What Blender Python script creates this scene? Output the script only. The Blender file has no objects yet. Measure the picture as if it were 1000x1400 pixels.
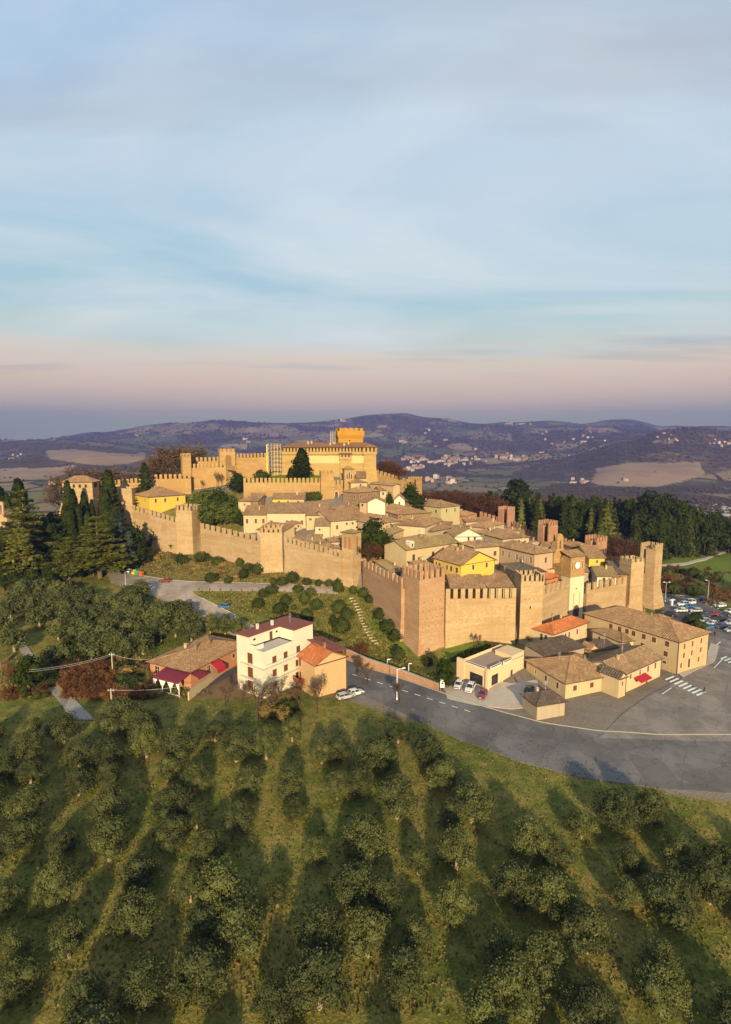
import bpy, math, random
import numpy as np
from mathutils import Vector, Matrix
from mathutils.bvhtree import BVHTree

scene = bpy.context.scene
COL = scene.collection
R = math.radians

# ------------------------------------------------------------------ camera, sky, sun, exposure
H, F, PITCH = 60.0, 780.0, math.atan(98.0 / 780.0)      # drone height, focal length in photo pixels, tilt
cam_data = bpy.data.cameras.new('camera')
cam = bpy.data.objects.new('camera', cam_data)
COL.objects.link(cam)
cam.location = (0, 0, H)
cam.rotation_euler = (math.pi / 2 - PITCH, 0, 0)
cam_data.sensor_fit = 'HORIZONTAL'
cam_data.sensor_width = 36
cam_data.lens = 36 * F / 1000
cam_data.clip_start = 0.5
cam_data.clip_end = 40000
scene.camera = cam

SUN_EL, SUN_AZ = R(15.5), R(5)        # low, behind the camera and a little to its right
scene.view_settings.view_transform = 'Standard'
scene.view_settings.look = 'None'
scene.view_settings.gamma = 1
scene.view_settings.use_curve_mapping = False
scene.view_settings.exposure = 0.72

world = bpy.data.worlds.new('World')
scene.world = world
world.use_nodes = True
wt = world.node_tree
wt.nodes.clear()
WN = wt.nodes.new
WL = wt.links.new


def wmath(op, a, b=None, c=None, clamp=False):
    n = WN('ShaderNodeMath'); n.operation = op; n.use_clamp = clamp
    for i, v in enumerate((a, b, c)):
        if v is None: continue
        if isinstance(v, (int, float)): n.inputs[i].default_value = v
        else: WL(v, n.inputs[i])
    return n.outputs[0]


def wmix(f, a, b):
    n = WN('ShaderNodeMix'); n.data_type = 'RGBA'
    for s, v in ((n.inputs[0], f), (n.inputs[6], a), (n.inputs[7], b)):
        if isinstance(v, (int, float)): s.default_value = v
        elif isinstance(v, tuple): s.default_value = (*v, 1)
        else: WL(v, s)
    return n.outputs[2]


sky = WN('ShaderNodeTexSky')
sky.sky_type = 'NISHITA'
sky.sun_disc = False
sky.sun_elevation = SUN_EL
sky.sun_rotation = math.pi - SUN_AZ
sky.altitude = 150
sky.dust_density = 1.6
tc = WN('ShaderNodeTexCoord')
sep = WN('ShaderNodeSeparateXYZ')
WL(tc.outputs['Generated'], sep.inputs[0])
ele = sep.outputs[2]
# the evening sky: grey-blue earth shadow, pink belt, pale turquoise above it
ramp = WN('ShaderNodeValToRGB')
ramp.color_ramp.interpolation = 'B_SPLINE'
els = ramp.color_ramp.elements
stops = [(0.00, (.35, .385, .23)), (.036, (.37, .38, .235)), (.048, (.48, .40, .27)), (.060, (.56, .42, .29)), (.098, (.63, .455, .30)),
         (.130, (.59, .485, .33)), (.165, (.39, .48, .42)), (.215, (.29, .44, .47)), (.40, (.28, .39, .51)), (.75, (.23, .34, .48)), (1.0, (.20, .31, .46))]
els[0].position, els[0].color = stops[0][0], (*stops[0][1], 1)
els[1].position, els[1].color = stops[-1][0], (*stops[-1][1], 1)
for p_, c_ in stops[1:-1]:
    e_ = els.new(p_); e_.color = (*c_, 1)
# wobble the belts with stretched noise so that they are streaky
mp = WN('ShaderNodeMapping'); mp.inputs['Scale'].default_value = (2.2, 2.2, 26)
WL(tc.outputs['Generated'], mp.inputs[0])
nz = WN('ShaderNodeTexNoise'); nz.inputs['Scale'].default_value = 1.0; nz.inputs['Detail'].default_value = 5; nz.inputs['Roughness'].default_value = .55
WL(mp.outputs[0], nz.inputs['Vector'])
wob = wmath('MULTIPLY_ADD', nz.outputs[0], .085, -.042)
wob = wmath('MULTIPLY', wob, wmath('MULTIPLY', ele, 12, clamp=True))
WL(wmath('ADD', ele, wob), ramp.inputs[0])
# thin cloud veils
# the veils lie on one high sheet, so that they thin out and flatten towards the horizon
inv = wmath('DIVIDE', 1.0, wmath('ADD', wmath('MAXIMUM', ele, 0.0), .085))
plane = WN('ShaderNodeCombineXYZ')
WL(wmath('MULTIPLY', sep.outputs[0], inv), plane.inputs[0]); WL(wmath('MULTIPLY', sep.outputs[1], inv), plane.inputs[1])
mp2 = WN('ShaderNodeMapping'); mp2.inputs['Scale'].default_value = (.38, .80, 1); mp2.inputs['Rotation'].default_value = (0, 0, .22)
WL(plane.outputs[0], mp2.inputs[0])
nz2 = WN('ShaderNodeTexNoise'); nz2.inputs['Scale'].default_value = 1.0; nz2.inputs['Detail'].default_value = 9; nz2.inputs['Roughness'].default_value = .55; nz2.inputs['Distortion'].default_value = .9
WL(mp2.outputs[0], nz2.inputs['Vector'])
veil = wmath('MULTIPLY', wmath('MULTIPLY_ADD', nz2.outputs[0], 3.2, -1.15, clamp=True), wmath('MULTIPLY_ADD', ele, 12, -1.15, clamp=True))
cloudcol = wmix(wmath('MULTIPLY', ele, 6, clamp=True), (.60, .50, .40), (.54, .57, .56))
painted = wmix(wmath('MULTIPLY', veil, .80), ramp.outputs[0], cloudcol)
# low grey cloud streaks above the belt
mp3 = WN('ShaderNodeMapping'); mp3.inputs['Scale'].default_value = (.22, .75, 1); mp3.inputs['Location'].default_value = (4.7, 1.3, .2); mp3.inputs['Rotation'].default_value = (0, 0, -.12)
WL(plane.outputs[0], mp3.inputs[0])
nz3 = WN('ShaderNodeTexNoise'); nz3.inputs['Scale'].default_value = 1.7; nz3.inputs['Detail'].default_value = 4
WL(mp3.outputs[0], nz3.inputs['Vector'])
band = wmath('MULTIPLY', wmath('MULTIPLY_ADD', nz3.outputs[0], 6, -3.45, clamp=True), wmath('MULTIPLY_ADD', ele, 20, -1.0, clamp=True))
painted = wmix(wmath('MULTIPLY', band, .6), painted, (.24, .265, .30))
scl = WN('ShaderNodeVectorMath'); scl.operation = 'SCALE'; scl.inputs[3].default_value = .10
WL(sky.outputs[0], scl.inputs[0])
final = wmix(.93, scl.outputs[0], painted)
bg = WN('ShaderNodeBackground')
WL(final, bg.inputs[0])
bg.inputs[1].default_value = 1.0
wo = WN('ShaderNodeOutputWorld')
WL(bg.outputs[0], wo.inputs[0])

sun_data = bpy.data.lights.new('sun', 'SUN')
sun_data.energy = 4.8
sun_data.angle = R(.5)
sun_data.color = (1.0, .78, .45)
sun = bpy.data.objects.new('sun', sun_data)
COL.objects.link(sun)
sdir = Vector((math.sin(SUN_AZ) * math.cos(SUN_EL), -math.cos(SUN_AZ) * math.cos(SUN_EL), math.sin(SUN_EL)))
sun.rotation_euler = sdir.to_track_quat('Z', 'Y').to_euler()
sun.location = sdir * 400

scene.render.engine = 'CYCLES'
scene.cycles.use_denoising = True
scene.cycles.max_bounces = 5
scene.cycles.diffuse_bounces = 3
scene.cycles.volume_bounces = 0
scene.cycles.transparent_max_bounces = 8
scene.cycles.use_adaptive_sampling = True

# ------------------------------------------------------------------ helpers
CP, SP = math.cos(PITCH), math.sin(PITCH)


def ray(u, v):
    a, b = (u - 500) / F, (700 - v) / F
    return Vector((a, b * SP + CP, b * CP - SP))


def PD(u, v, d):                     # the place seen at a photo pixel, d metres ahead of the drone
    r = ray(u, v)
    return Vector((0, 0, H)) + r * (d / r.y)


def PZ(u, v, z):                     # ... or at height z
    r = ray(u, v)
    return Vector((0, 0, H)) + r * ((z - H) / r.z)


def XD(u, d, z=0):                   # pixel column u at distance d, height z
    v = 700.0
    for _ in range(4):
        r = ray(u, v)
        y, zz = d, z - H
        cz = -SP * (zz) + CP * y
        up = CP * zz + SP * y
        v = 700 - F * up / cz
    return PD(u, v, d)


def pix(p):
    y, zz = p[1], p[2] - H
    cz = CP * y - SP * zz
    up = SP * y + CP * zz
    return 500 + F * p[0] / cz, 700 - F * up / cz


def tag(o, label=None, cat=None, group=None, kind=None):
    if label: o['label'] = label
    if cat: o['category'] = cat
    if group: o['group'] = group
    if kind: o['kind'] = kind
    return o


def empty(name, loc=(0, 0, 0), rz=0.0, label=None, cat=None, group=None):
    o = bpy.data.objects.new(name, None)
    o.empty_display_size = .5
    COL.objects.link(o)
    o.location = loc
    o.rotation_euler = (0, 0, rz)
    return tag(o, label, cat, group)


class MB:
    """collects faces for one mesh"""
    def __init__(s):
        s.v, s.f, s.m = [], [], []

    def face(s, pts, m=0):
        i = len(s.v)
        s.v.extend([tuple(p) for p in pts])
        s.f.append(tuple(range(i, i + len(pts))))
        s.m.append(m)

    def box(s, lo, hi, m=0, skip=''):
        x0, y0, z0 = lo; x1, y1, z1 = hi
        i = len(s.v)
        s.v.extend([(x0, y0, z0), (x1, y0, z0), (x1, y1, z0), (x0, y1, z0), (x0, y0, z1), (x1, y0, z1), (x1, y1, z1), (x0, y1, z1)])
        for k, q in (('b', (3, 2, 1, 0)), ('t', (4, 5, 6, 7)), ('f', (0, 1, 5, 4)), ('r', (1, 2, 6, 5)), ('k', (2, 3, 7, 6)), ('l', (3, 0, 4, 7))):
            if k in skip: continue
            s.f.append(tuple(i + a for a in q)); s.m.append(m)

    def obox(s, o, ex, ey, ez, m=0):
        o, ex, ey, ez = Vector(o), Vector(ex), Vector(ey), Vector(ez)
        c = [o, o + ex, o + ex + ey, o + ey]
        c += [p + ez for p in c]
        i = len(s.v)
        s.v.extend([tuple(p) for p in c])
        for q in ((3, 2, 1, 0), (4, 5, 6, 7), (0, 1, 5, 4), (1, 2, 6, 5), (2, 3, 7, 6), (3, 0, 4, 7)):
            s.f.append(tuple(i + a for a in q)); s.m.append(m)

    def prism(s, poly, z0, z1, m=0):       # vertical extrusion of a polygon in plan
        n = len(poly); i = len(s.v)
        s.v.extend([(p[0], p[1], z0) for p in poly]); s.v.extend([(p[0], p[1], z1) for p in poly])
        s.f.append(tuple(range(i + n - 1, i - 1, -1))); s.m.append(m)
        s.f.append(tuple(range(i + n, i + 2 * n))); s.m.append(m)
        for k in range(n):
            l = (k + 1) % n
            s.f.append((i + k, i + l, i + n + l, i + n + k)); s.m.append(m)

    def extr(s, pts, d, m=0):              # extrude any planar polygon by vector d
        n = len(pts); i = len(s.v); d = Vector(d)
        s.v.extend([tuple(p) for p in pts]); s.v.extend([tuple(Vector(p) + d) for p in pts])
        s.f.append(tuple(range(i + n - 1, i - 1, -1))); s.m.append(m)
        s.f.append(tuple(range(i + n, i + 2 * n))); s.m.append(m)
        for k in range(n):
            l = (k + 1) % n
            s.f.append((i + k, i + l, i + n + l, i + n + k)); s.m.append(m)

    def tube(s, a, b, ra, rb=None, n=6, m=0, cap=True):
        a, b = Vector(a), Vector(b)
        rb = ra if rb is None else rb
        d = (b - a)
        if d.length < 1e-6: return
        d.normalize()
        t = d.cross(Vector((0, 0, 1)))
        if t.length < .05: t = d.cross(Vector((1, 0, 0)))
        t.normalize(); w = d.cross(t)
        i = len(s.v)
        for c, r in ((a, ra), (b, rb)):
            for k in range(n):
                q = 2 * math.pi * k / n
                s.v.append(tuple(c + t * (r * math.cos(q)) + w * (r * math.sin(q))))
        for k in range(n):
            l = (k + 1) % n
            s.f.append((i + k, i + l, i + n + l, i + n + k)); s.m.append(m)
        if cap:
            s.f.append(tuple(range(i + n - 1, i - 1, -1))); s.m.append(m)
            s.f.append(tuple(range(i + n, i + 2 * n))); s.m.append(m)

    def lathe(s, c, prof, n=10, m=0):      # prof: (radius, z)
        i = len(s.v)
        for r, z in prof:
            for k in range(n):
                q = 2 * math.pi * k / n
                s.v.append((c[0] + r * math.cos(q), c[1] + r * math.sin(q), c[2] + z))
        for j in range(len(prof) - 1):
            for k in range(n):
                l = (k + 1) % n
                s.f.append((i + j * n + k, i + j * n + l, i + j * n + n + l, i + j * n + n + k)); s.m.append(m)
        e = i + (len(prof) - 1) * n
        s.f.append(tuple(range(e, e + n))); s.m.append(m)

    def loft(s, rings, m=0, cap=True):     # rings of equal length
        n = len(rings[0]); i = len(s.v)
        for r in rings: s.v.extend([tuple(p) for p in r])
        for j in range(len(rings) - 1):
            for k in range(n):
                l = (k + 1) % n
                s.f.append((i + j * n + k, i + j * n + l, i + j * n + n + l, i + j * n + n + k)); s.m.append(m)
        if cap:
            s.f.append(tuple(range(i + n - 1, i - 1, -1))); s.m.append(m)
            e = i + (len(rings) - 1) * n
            s.f.append(tuple(range(e, e + n))); s.m.append(m)

    def mesh(s, name, mats):
        me = bpy.data.meshes.new(name)
        me.from_pydata(s.v, [], s.f)
        mats = mats if isinstance(mats, (list, tuple)) else [mats]
        for x in mats: me.materials.append(x)
        if any(s.m): me.polygons.foreach_set('material_index', s.m)
        me.update()
        return me

    def build(s, name, mats, parent=None, smooth=False, loc=None, rz=0.0):
        me = s.mesh(name, mats)
        if smooth: me.polygons.foreach_set('use_smooth', [True] * len(me.polygons))
        return put(name, me, parent, loc, rz)


def put(name, me, parent=None, loc=None, rz=0.0):
    o = bpy.data.objects.new(name, me)
    COL.objects.link(o)
    if parent: o.parent = parent
    if loc is not None: o.location = loc
    if rz: o.rotation_euler = (0, 0, rz)
    return o


KIDS = {}


def children(o):
    return list(o.children)


def copy_tree(o, parent=None):
    c = o.copy()
    COL.objects.link(c)
    c.parent = parent
    for ch in children(o): copy_tree(ch, c)
    return c


# ------------------------------------------------------------------ materials
MATS = {}


class NT:
    def __init__(s, name):
        s.mat = bpy.data.materials.new(name)
        s.mat.use_nodes = True
        s.t = s.mat.node_tree
        s.t.nodes.clear()
        s.out = s.N('ShaderNodeOutputMaterial')

    def N(s, k, **kw):
        n = s.t.nodes.new(k)
        for a, b in kw.items(): setattr(n, a, b)
        return n

    def L(s, a, b): s.t.links.new(a, b)

    def setin(s, sock, v):
        if isinstance(v, (int, float)): sock.default_value = v
        elif isinstance(v, tuple):
            sock.default_value = (*v, 1) if len(v) == 3 and sock.type == 'RGBA' else v
        else: s.L(v, sock)

    def math(s, op, a, b=None, c=None, clamp=False):
        n = s.N('ShaderNodeMath', operation=op, use_clamp=clamp)
        for i, v in enumerate((a, b, c)):
            if v is not None: s.setin(n.inputs[i], v)
        return n.outputs[0]

    def mix(s, f, a, b, mode='MIX'):
        n = s.N('ShaderNodeMix', data_type='RGBA', blend_type=mode)
        s.setin(n.inputs[0], f); s.setin(n.inputs[6], a); s.setin(n.inputs[7], b)
        return n.outputs[2]

    def coord(s, which='Object', scale=(1, 1, 1), loc=(0, 0, 0), rot=(0, 0, 0)):
        if which == 'World':
            g = s.N('ShaderNodeNewGeometry').outputs['Position']
        else:
            g = s.N('ShaderNodeTexCoord').outputs[which]
        m = s.N('ShaderNodeMapping')
        m.inputs['Scale'].default_value = scale
        m.inputs['Location'].default_value = loc
        m.inputs['Rotation'].default_value = rot
        s.L(g, m.inputs[0])
        return m.outputs[0]

    def noise(s, vec, scale, detail=4, rough=.55, dist=0):
        n = s.N('ShaderNodeTexNoise')
        n.inputs['Scale'].default_value = scale; n.inputs['Detail'].default_value = detail
        n.inputs['Roughness'].default_value = rough; n.inputs['Distortion'].default_value = dist
        s.L(vec, n.inputs['Vector'])
        return n.outputs[0]

    def step(s, x, lo, hi):
        n = s.N('ShaderNodeMapRange', interpolation_type='SMOOTHSTEP')
        s.setin(n.inputs[0], x); n.inputs[1].default_value = lo; n.inputs[2].default_value = hi
        return n.outputs[0]

    def rnd(s): return s.N('ShaderNodeObjectInfo').outputs['Random']

    def bsdf(s, color, rough=.9, bump=None, bstr=.3, bdist=.05, metal=0.0, spec=.3, **kw):
        b = s.N('ShaderNodeBsdfPrincipled')
        s.setin(b.inputs['Base Color'], color)
        s.setin(b.inputs['Roughness'], rough)
        b.inputs['Metallic'].default_value = metal
        b.inputs['Specular IOR Level'].default_value = spec
        for k, v in kw.items(): s.setin(b.inputs[k], v)
        if bump is not None:
            bn = s.N('ShaderNodeBump')
            bn.inputs['Strength'].default_value = bstr; bn.inputs['Distance'].default_value = bdist
            s.L(bump, bn.inputs['Height']); s.L(bn.outputs[0], b.inputs['Normal'])
        s.L(b.outputs[0], s.out.inputs['Surface'])
        return s.mat


def plain(name, c, rough=.7, metal=0, var=.12, spec=.3, scale=1.5):
    if name in MATS: return MATS[name]
    t = NT(name)
    n = t.noise(t.coord(), scale, 3)
    col = t.mix(n, tuple(x * (1 - var) for x in c), tuple(min(1, x * (1 + var)) for x in c))
    MATS[name] = t.bsdf(col, rough, metal=metal, spec=spec)
    return MATS[name]


def masonry(name, c1, c2, patch, pale, patch_lo=.56, brick=True):
    """old brick and stone: horizontal courses, big repair patches, pale lime bands, weather streaks"""
    t = NT(name)
    co = t.coord('World')
    big = t.noise(co, .13, 5, .65, .5)
    bands = t.noise(t.coord('World', (.03, .03, .75)), 1, 4, .6)
    fine = t.noise(co, 2.2, 5, .65)
    col = t.mix(t.step(big, .40, .60), c1, c2)
    col = t.mix(t.math('MULTIPLY', t.step(bands, .5, .62), .75), col, pale)
    bands2 = t.noise(t.coord('World', (.045, .045, .5), (9, 4, 2.5)), 1, 3, .5)
    col = t.mix(t.math('MULTIPLY', t.step(bands2, .53, .63), .55), col, (c2[0] * .78, c2[1] * .68, c2[2] * .60))
    pm = t.noise(t.coord('World', (.11, .11, .17), (3.1, 7.7, 1.3)), 1, 5, .62, .6)
    col = t.mix(t.math('MULTIPLY', t.step(pm, patch_lo - .03, patch_lo + .05), .85), col, patch)
    pm2 = t.noise(t.coord('World', (.23, .23, .3), (13.1, 2.7, 4.3)), 1, 4, .6, .4)
    col = t.mix(t.math('MULTIPLY', t.step(pm2, .55, .62), .6), col, pale)
    st = t.noise(t.coord('World', (.9, .9, .06), (5, 5, 5)), 1, 4, .6)
    col = t.mix(t.math('MULTIPLY', t.step(st, .52, .72), .3), col, tuple(x * .62 for x in c2))
    col = t.mix(t.math('MULTIPLY_ADD', fine, 1.1, -.22, clamp=True), tuple(x * .55 for x in c2), col)
    sep_ = t.N('ShaderNodeSeparateXYZ'); t.L(t.coord('World', (1, 1, 1)), sep_.inputs[0])
    cmb = t.N('ShaderNodeCombineXYZ')
    t.L(t.math('ADD', sep_.outputs[0], t.math('MULTIPLY', sep_.outputs[1], .83)), cmb.inputs[0]); t.L(sep_.outputs[2], cmb.inputs[1])
    bt = t.N('ShaderNodeTexBrick')
    for k, v in (('Scale', 1.0), ('Mortar Size', .03), ('Brick Width', .62), ('Row Height', .22)): bt.inputs[k].default_value = v
    bt.inputs['Color1'].default_value = (1, 1, 1, 1); bt.inputs['Color2'].default_value = (.72, .66, .62, 1); bt.inputs['Mortar'].default_value = (.8, .8, .78, 1)
    t.L(cmb.outputs[0], bt.inputs['Vector'])
    col = t.mix(.22 if brick else .12, col, t.mix(1, col, bt.outputs[0], 'MULTIPLY'))
    MATS[name] = t.bsdf(col, .95, bump=t.math('ADD', fine, t.math('MULTIPLY', bt.outputs[1], -.25)), bstr=.6, bdist=.12, spec=.1)
    return MATS[name]


def tarmac(name, c, lo=.55):
    t = NT(name)
    co = t.coord('World')
    big = t.noise(co, .12, 5, .65); fine = t.noise(co, 3.5, 4, .7)
    col = t.mix(t.step(big, .36, .66), tuple(x * .78 for x in c), tuple(x * 1.2 for x in c))
    pt = t.N('ShaderNodeTexVoronoi', voronoi_dimensions='2D', feature='F1', distance='CHEBYCHEV'); pt.inputs['Scale'].default_value = .16; t.L(co, pt.inputs['Vector'])
    pc = t.N('ShaderNodeSeparateColor'); t.L(pt.outputs['Color'], pc.inputs[0])
    col = t.mix(t.math('MULTIPLY', t.step(pc.outputs[0], .78, .8), .45), col, tuple(x * lo for x in c))
    ed = t.N('ShaderNodeTexVoronoi', voronoi_dimensions='2D', feature='DISTANCE_TO_EDGE'); ed.inputs['Scale'].default_value = .22
    wv = t.N('ShaderNodeVectorMath', operation='ADD'); nn = t.N('ShaderNodeTexNoise'); nn.inputs['Scale'].default_value = .5; t.L(co, nn.inputs['Vector']); t.L(co, wv.inputs[0]); sc = t.N('ShaderNodeVectorMath', operation='SCALE'); sc.inputs[3].default_value = 3; t.L(nn.outputs['Color'], sc.inputs[0]); t.L(sc.outputs[0], wv.inputs[1]); t.L(wv.outputs[0], ed.inputs['Vector'])
    col = t.mix(t.math('MULTIPLY', t.step(ed.outputs['Distance'], .03, .012), .5), col, tuple(x * .45 for x in c))
    col = t.mix(t.math('MULTIPLY', t.step(fine, .5, .75), .35), col, tuple(x * .6 for x in c))
    MATS[name] = t.bsdf(col, .92, bump=fine, bstr=.25, bdist=.03, spec=.15)
    return MATS[name]


def plaster(name, c, stain=.35):
    if name in MATS: return MATS[name]
    t = NT(name)
    co = t.coord('World')
    a = t.noise(co, .35, 5, .6)
    col = t.mix(a, tuple(x * .86 for x in c), tuple(min(1, x * 1.08) for x in c))
    s = t.noise(t.coord('World', (1.6, 1.6, .12)), 1, 5, .6)
    col = t.mix(t.math('MULTIPLY', t.step(s, .5, .75), stain), col, tuple(x * .55 for x in c))
    p = t.noise(co, .8, 5, .7, .5)
    col = t.mix(t.math('MULTIPLY', t.step(p, .6, .66), stain * .9), col, (c[0] * .72, c[1] * .62, c[2] * .55))
    MATS[name] = t.bsdf(col, .92, bump=t.noise(co, 6, 3), bstr=.25, bdist=.03, spec=.12)
    return MATS[name]


def tiles(name, c1, c2, c3, moss=(.16, .17, .06), mossy=.3):
    """sun-bleached roman tiles: every tile its own tone, lichen patches"""
    t = NT(name)
    co = t.coord('World')
    v = t.N('ShaderNodeTexVoronoi'); v.inputs['Scale'].default_value = 2.3
    t.L(co, v.inputs['Vector'])
    cr = t.N('ShaderNodeSeparateColor'); t.L(v.outputs['Color'], cr.inputs[0])
    col = t.mix(t.step(cr.outputs[0], .2, .8), c1, c2)
    col = t.mix(t.math('MULTIPLY', t.step(cr.outputs[1], .72, .95), .75), col, c3)
    big = t.noise(co, .22, 5, .65)
    col = t.mix(t.math('MULTIPLY', t.step(big, .42, .7), .5), col, tuple(x * .6 for x in c1))
    ms = t.noise(t.coord('World', (.33, .33, .33), (4, 9, 2)), 1, 6, .7)
    col = t.mix(t.math('MULTIPLY', t.step(ms, .5, .68), mossy), col, moss)
    col = t.mix(t.math('MULTIPLY', t.rnd(), .35), col, t.mix(1, col, (.72, .66, .62), 'MULTIPLY'))
    dk = t.noise(co, 3.1, 3, .7)
    col = t.mix(t.math('MULTIPLY', t.step(dk, .55, .72), .55), col, tuple(x * .4 for x in c1))
    MATS[name] = t.bsdf(col, .93, bump=cr.outputs[2], bstr=.5, bdist=.08, spec=.1)
    return MATS[name]


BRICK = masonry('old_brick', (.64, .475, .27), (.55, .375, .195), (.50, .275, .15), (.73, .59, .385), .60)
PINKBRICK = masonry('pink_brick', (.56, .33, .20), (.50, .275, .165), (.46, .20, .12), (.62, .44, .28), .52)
WARMBRICK = masonry('warm_brick', (.58, .385, .165), (.52, .32, .125), (.50, .275, .11), (.66, .50, .26), .62)
KEEPBRICK = masonry('keep_brick', (.62, .34, .06), (.55, .28, .045), (.52, .26, .05), (.62, .38, .10), .66)
STONE = masonry('house_stone', (.40, .28, .16), (.33, .22, .12), (.36, .20, .11), (.47, .35, .22), .6)
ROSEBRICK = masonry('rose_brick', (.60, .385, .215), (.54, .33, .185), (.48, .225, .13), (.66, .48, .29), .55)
TILE = tiles('clay_tiles', (.265, .15, .075), (.345, .21, .11), (.43, .29, .16))
TILE2 = tiles('weathered_tiles', (.235, .142, .077), (.31, .195, .108), (.40, .27, .155), mossy=.45)
TILE3 = tiles('mossy_tiles', (.24, .165, .07), (.29, .20, .09), (.34, .25, .13), mossy=.6)
REDTILE = tiles('red_tiles', (.42, .13, .045), (.50, .17, .06), (.55, .25, .12), mossy=.06)
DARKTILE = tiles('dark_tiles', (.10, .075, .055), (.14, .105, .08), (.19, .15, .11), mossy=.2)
MAROON = plain('maroon_sheet', (.20, .055, .032), .55, var=.25)
CREAM = plaster('cream_plaster', (.47, .36, .205))
TAN = plaster('tan_plaster', (.45, .335, .19))
PALE = plaster('pale_plaster', (.50, .405, .25))
WHITEP = plaster('white_plaster', (.58, .52, .40), .2)
YELLOW = plaster('yellow_plaster', (.58, .41, .075), .25)
YELLOW2 = plaster('ochre_yellow_plaster', (.68, .47, .10), .2)
PINK = plaster('pink_plaster', (.42, .29, .19), .35)
CORAL = plaster('coral_plaster', (.42, .19, .10), .3)
ORANGE = plaster('orange_plaster', (.50, .33, .17), .2)
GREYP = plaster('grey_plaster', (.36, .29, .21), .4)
GREENP = plaster('pale_green_plaster', (.42, .36, .19), .3)
SHUT = plain('brown_shutter', (.13, .045, .025), .7, var=.25, scale=9)
SHUT2 = plain('red_shutter', (.23, .06, .03), .65, var=.2, scale=9)
DARKSH = plain('dark_shutter', (.07, .045, .03), .7, var=.3, scale=9)
GLASS = plain('dark_window_glass', (.02, .022, .026), .12, spec=.6)
FRAME = plain('window_stone', (.55, .45, .32), .85)
WOODD = plain('dark_timber', (.085, .05, .03), .8, var=.3, scale=4)
METAL = plain('grey_metal', (.35, .36, .37), .45, .6)
GALV = plain('galvanised', (.5, .5, .5), .5, .4)
WHITE = plain('white_paint', (.8, .8, .78), .5)
BLACK = plain('black_rubber_and_shade', (.018, .018, .018), .8)  # also fills holes and roofed gaps, painting their shade black
CONC = plain('concrete', (.40, .37, .33), .9, var=.2)

# ------------------------------------------------------------------ the lie of the land
def tps_fit(pts):
    P = np.array([(p[0], p[1]) for p in pts], float); z = np.array([p[2] for p in pts], float)
    n = len(P)
    d = np.linalg.norm(P[:, None] - P[None], axis=2)
    K = np.where(d > 0, d * d * np.log(d + 1e-9), 0) + np.eye(n) * 40.0
    A = np.zeros((n + 3, n + 3)); A[:n, :n] = K; A[:n, n] = 1; A[:n, n + 1:] = P; A[n, :n] = 1; A[n + 1:, :n] = P.T
    w = np.linalg.solve(A, np.concatenate([z, np.zeros(3)]))
    return P, w


def tps_eval(fit, X, Y):
    P, w = fit
    n = len(P)
    out = w[n] + w[n + 1] * X + w[n + 2] * Y
    for i in range(n):
        d2 = (X - P[i, 0]) ** 2 + (Y - P[i, 1]) ** 2
        out = out + w[i] * d2 * .5 * np.log(d2 + 1e-9)
    return out


out_pts = [PZ(*q) for q in (
    (925, 920, 0), (1000, 950, -.4), (880, 950, 0), (700, 950, 0), (600, 950, 0), (540, 940, 0), (500, 912, .6), (470, 897, 1.2),
    (573, 905, .6), (548, 880, 2.7), (611, 886, 2), (660, 881, 4.2), (640, 905, 1.2), (705, 885, 2), (757, 884, 2.2), (790, 845, 2.0), (857, 832, 0), (888, 832, 0), (930, 830, -.3), (1000, 855, -.6),
    (1000, 815, -1), (960, 765, -4), (910, 800, -1.5), (900, 770, -3), (820, 870, .6), (780, 905, .5),
    (480, 803, 11), (520, 840, 6.4), (435, 797, 11.2), (372, 792, 10.6), (420, 803, 9.6), (372, 801, 9.9), (330, 800, 9.8), (270, 802, 9.4),
    (490, 828, 8), (505, 860, 4.6), (515, 885, 2), (227, 797, 9.6), (150, 785, 10), (200, 812, 8.2), (265, 828, 6.6), (305, 832, 6.4), (340, 846, 4.8),
    (400, 828, 6.2), (360, 820, 7.4), (440, 850, 4.4), (400, 858, 3), (460, 878, 2),
    (258, 762, 12.4), (315, 769, 12.2), (183, 728, 14), (210, 745, 13), (190, 770, 11), (225, 778, 10.8), (300, 785, 10.6),
    (250, 842, 4.8), (150, 830, 7), (100, 868, 4), (50, 850, 5), (20, 900, 2.6), (100, 930, 1), (200, 885, 2.6), (0, 952, .8), (60, 942, 1),
    (205, 945, 1.5), (270, 948, 1), (340, 985, 1), (320, 870, 2.4),
    (100, 780, 10.5), (30, 765, 10), (80, 722, 15), (0, 728, 12), (0, 800, 7))]
out_pts += [XD(u, d, z) for u, d, z in (
    (100, 60, -4), (500, 60, -5), (900, 60, -6), (300, 95, -1), (500, 105, -1), (750, 100, -2), (1000, 105, -2), (-300, 60, -4), (1300, 60, -8), (-400, 130, 0), (1500, 140, -4),
    (-300, 220, 6), (1300, 230, -6), (700, 322, 3), (760, 300, 3), (830, 270, 0), (850, 345, -3), (960, 360, -9), (560, 350, 24), (620, 320, 16), (620, 370, 10), (450, 345, 24), (330, 335, 25), (220, 305, 26), (120, 285, 17), (60, 300, 8),
    (170, 262, 22), (700, 380, 0), (820, 420, -8), (500, 430, -6), (300, 420, -8), (100, 400, -12), (-200, 380, -14), (1250, 400, -16))]
FAR_U = [-500, -300, 0, 60, 150, 250, 300, 370, 440, 530, 600, 650, 700, 760, 850, 900, 940, 1000, 1060, 1300, 1500]
FAR_D = [600, 900, 1300, 1800, 2100, 2400, 3000, 3800, 4800, 6000, 7000]
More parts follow.
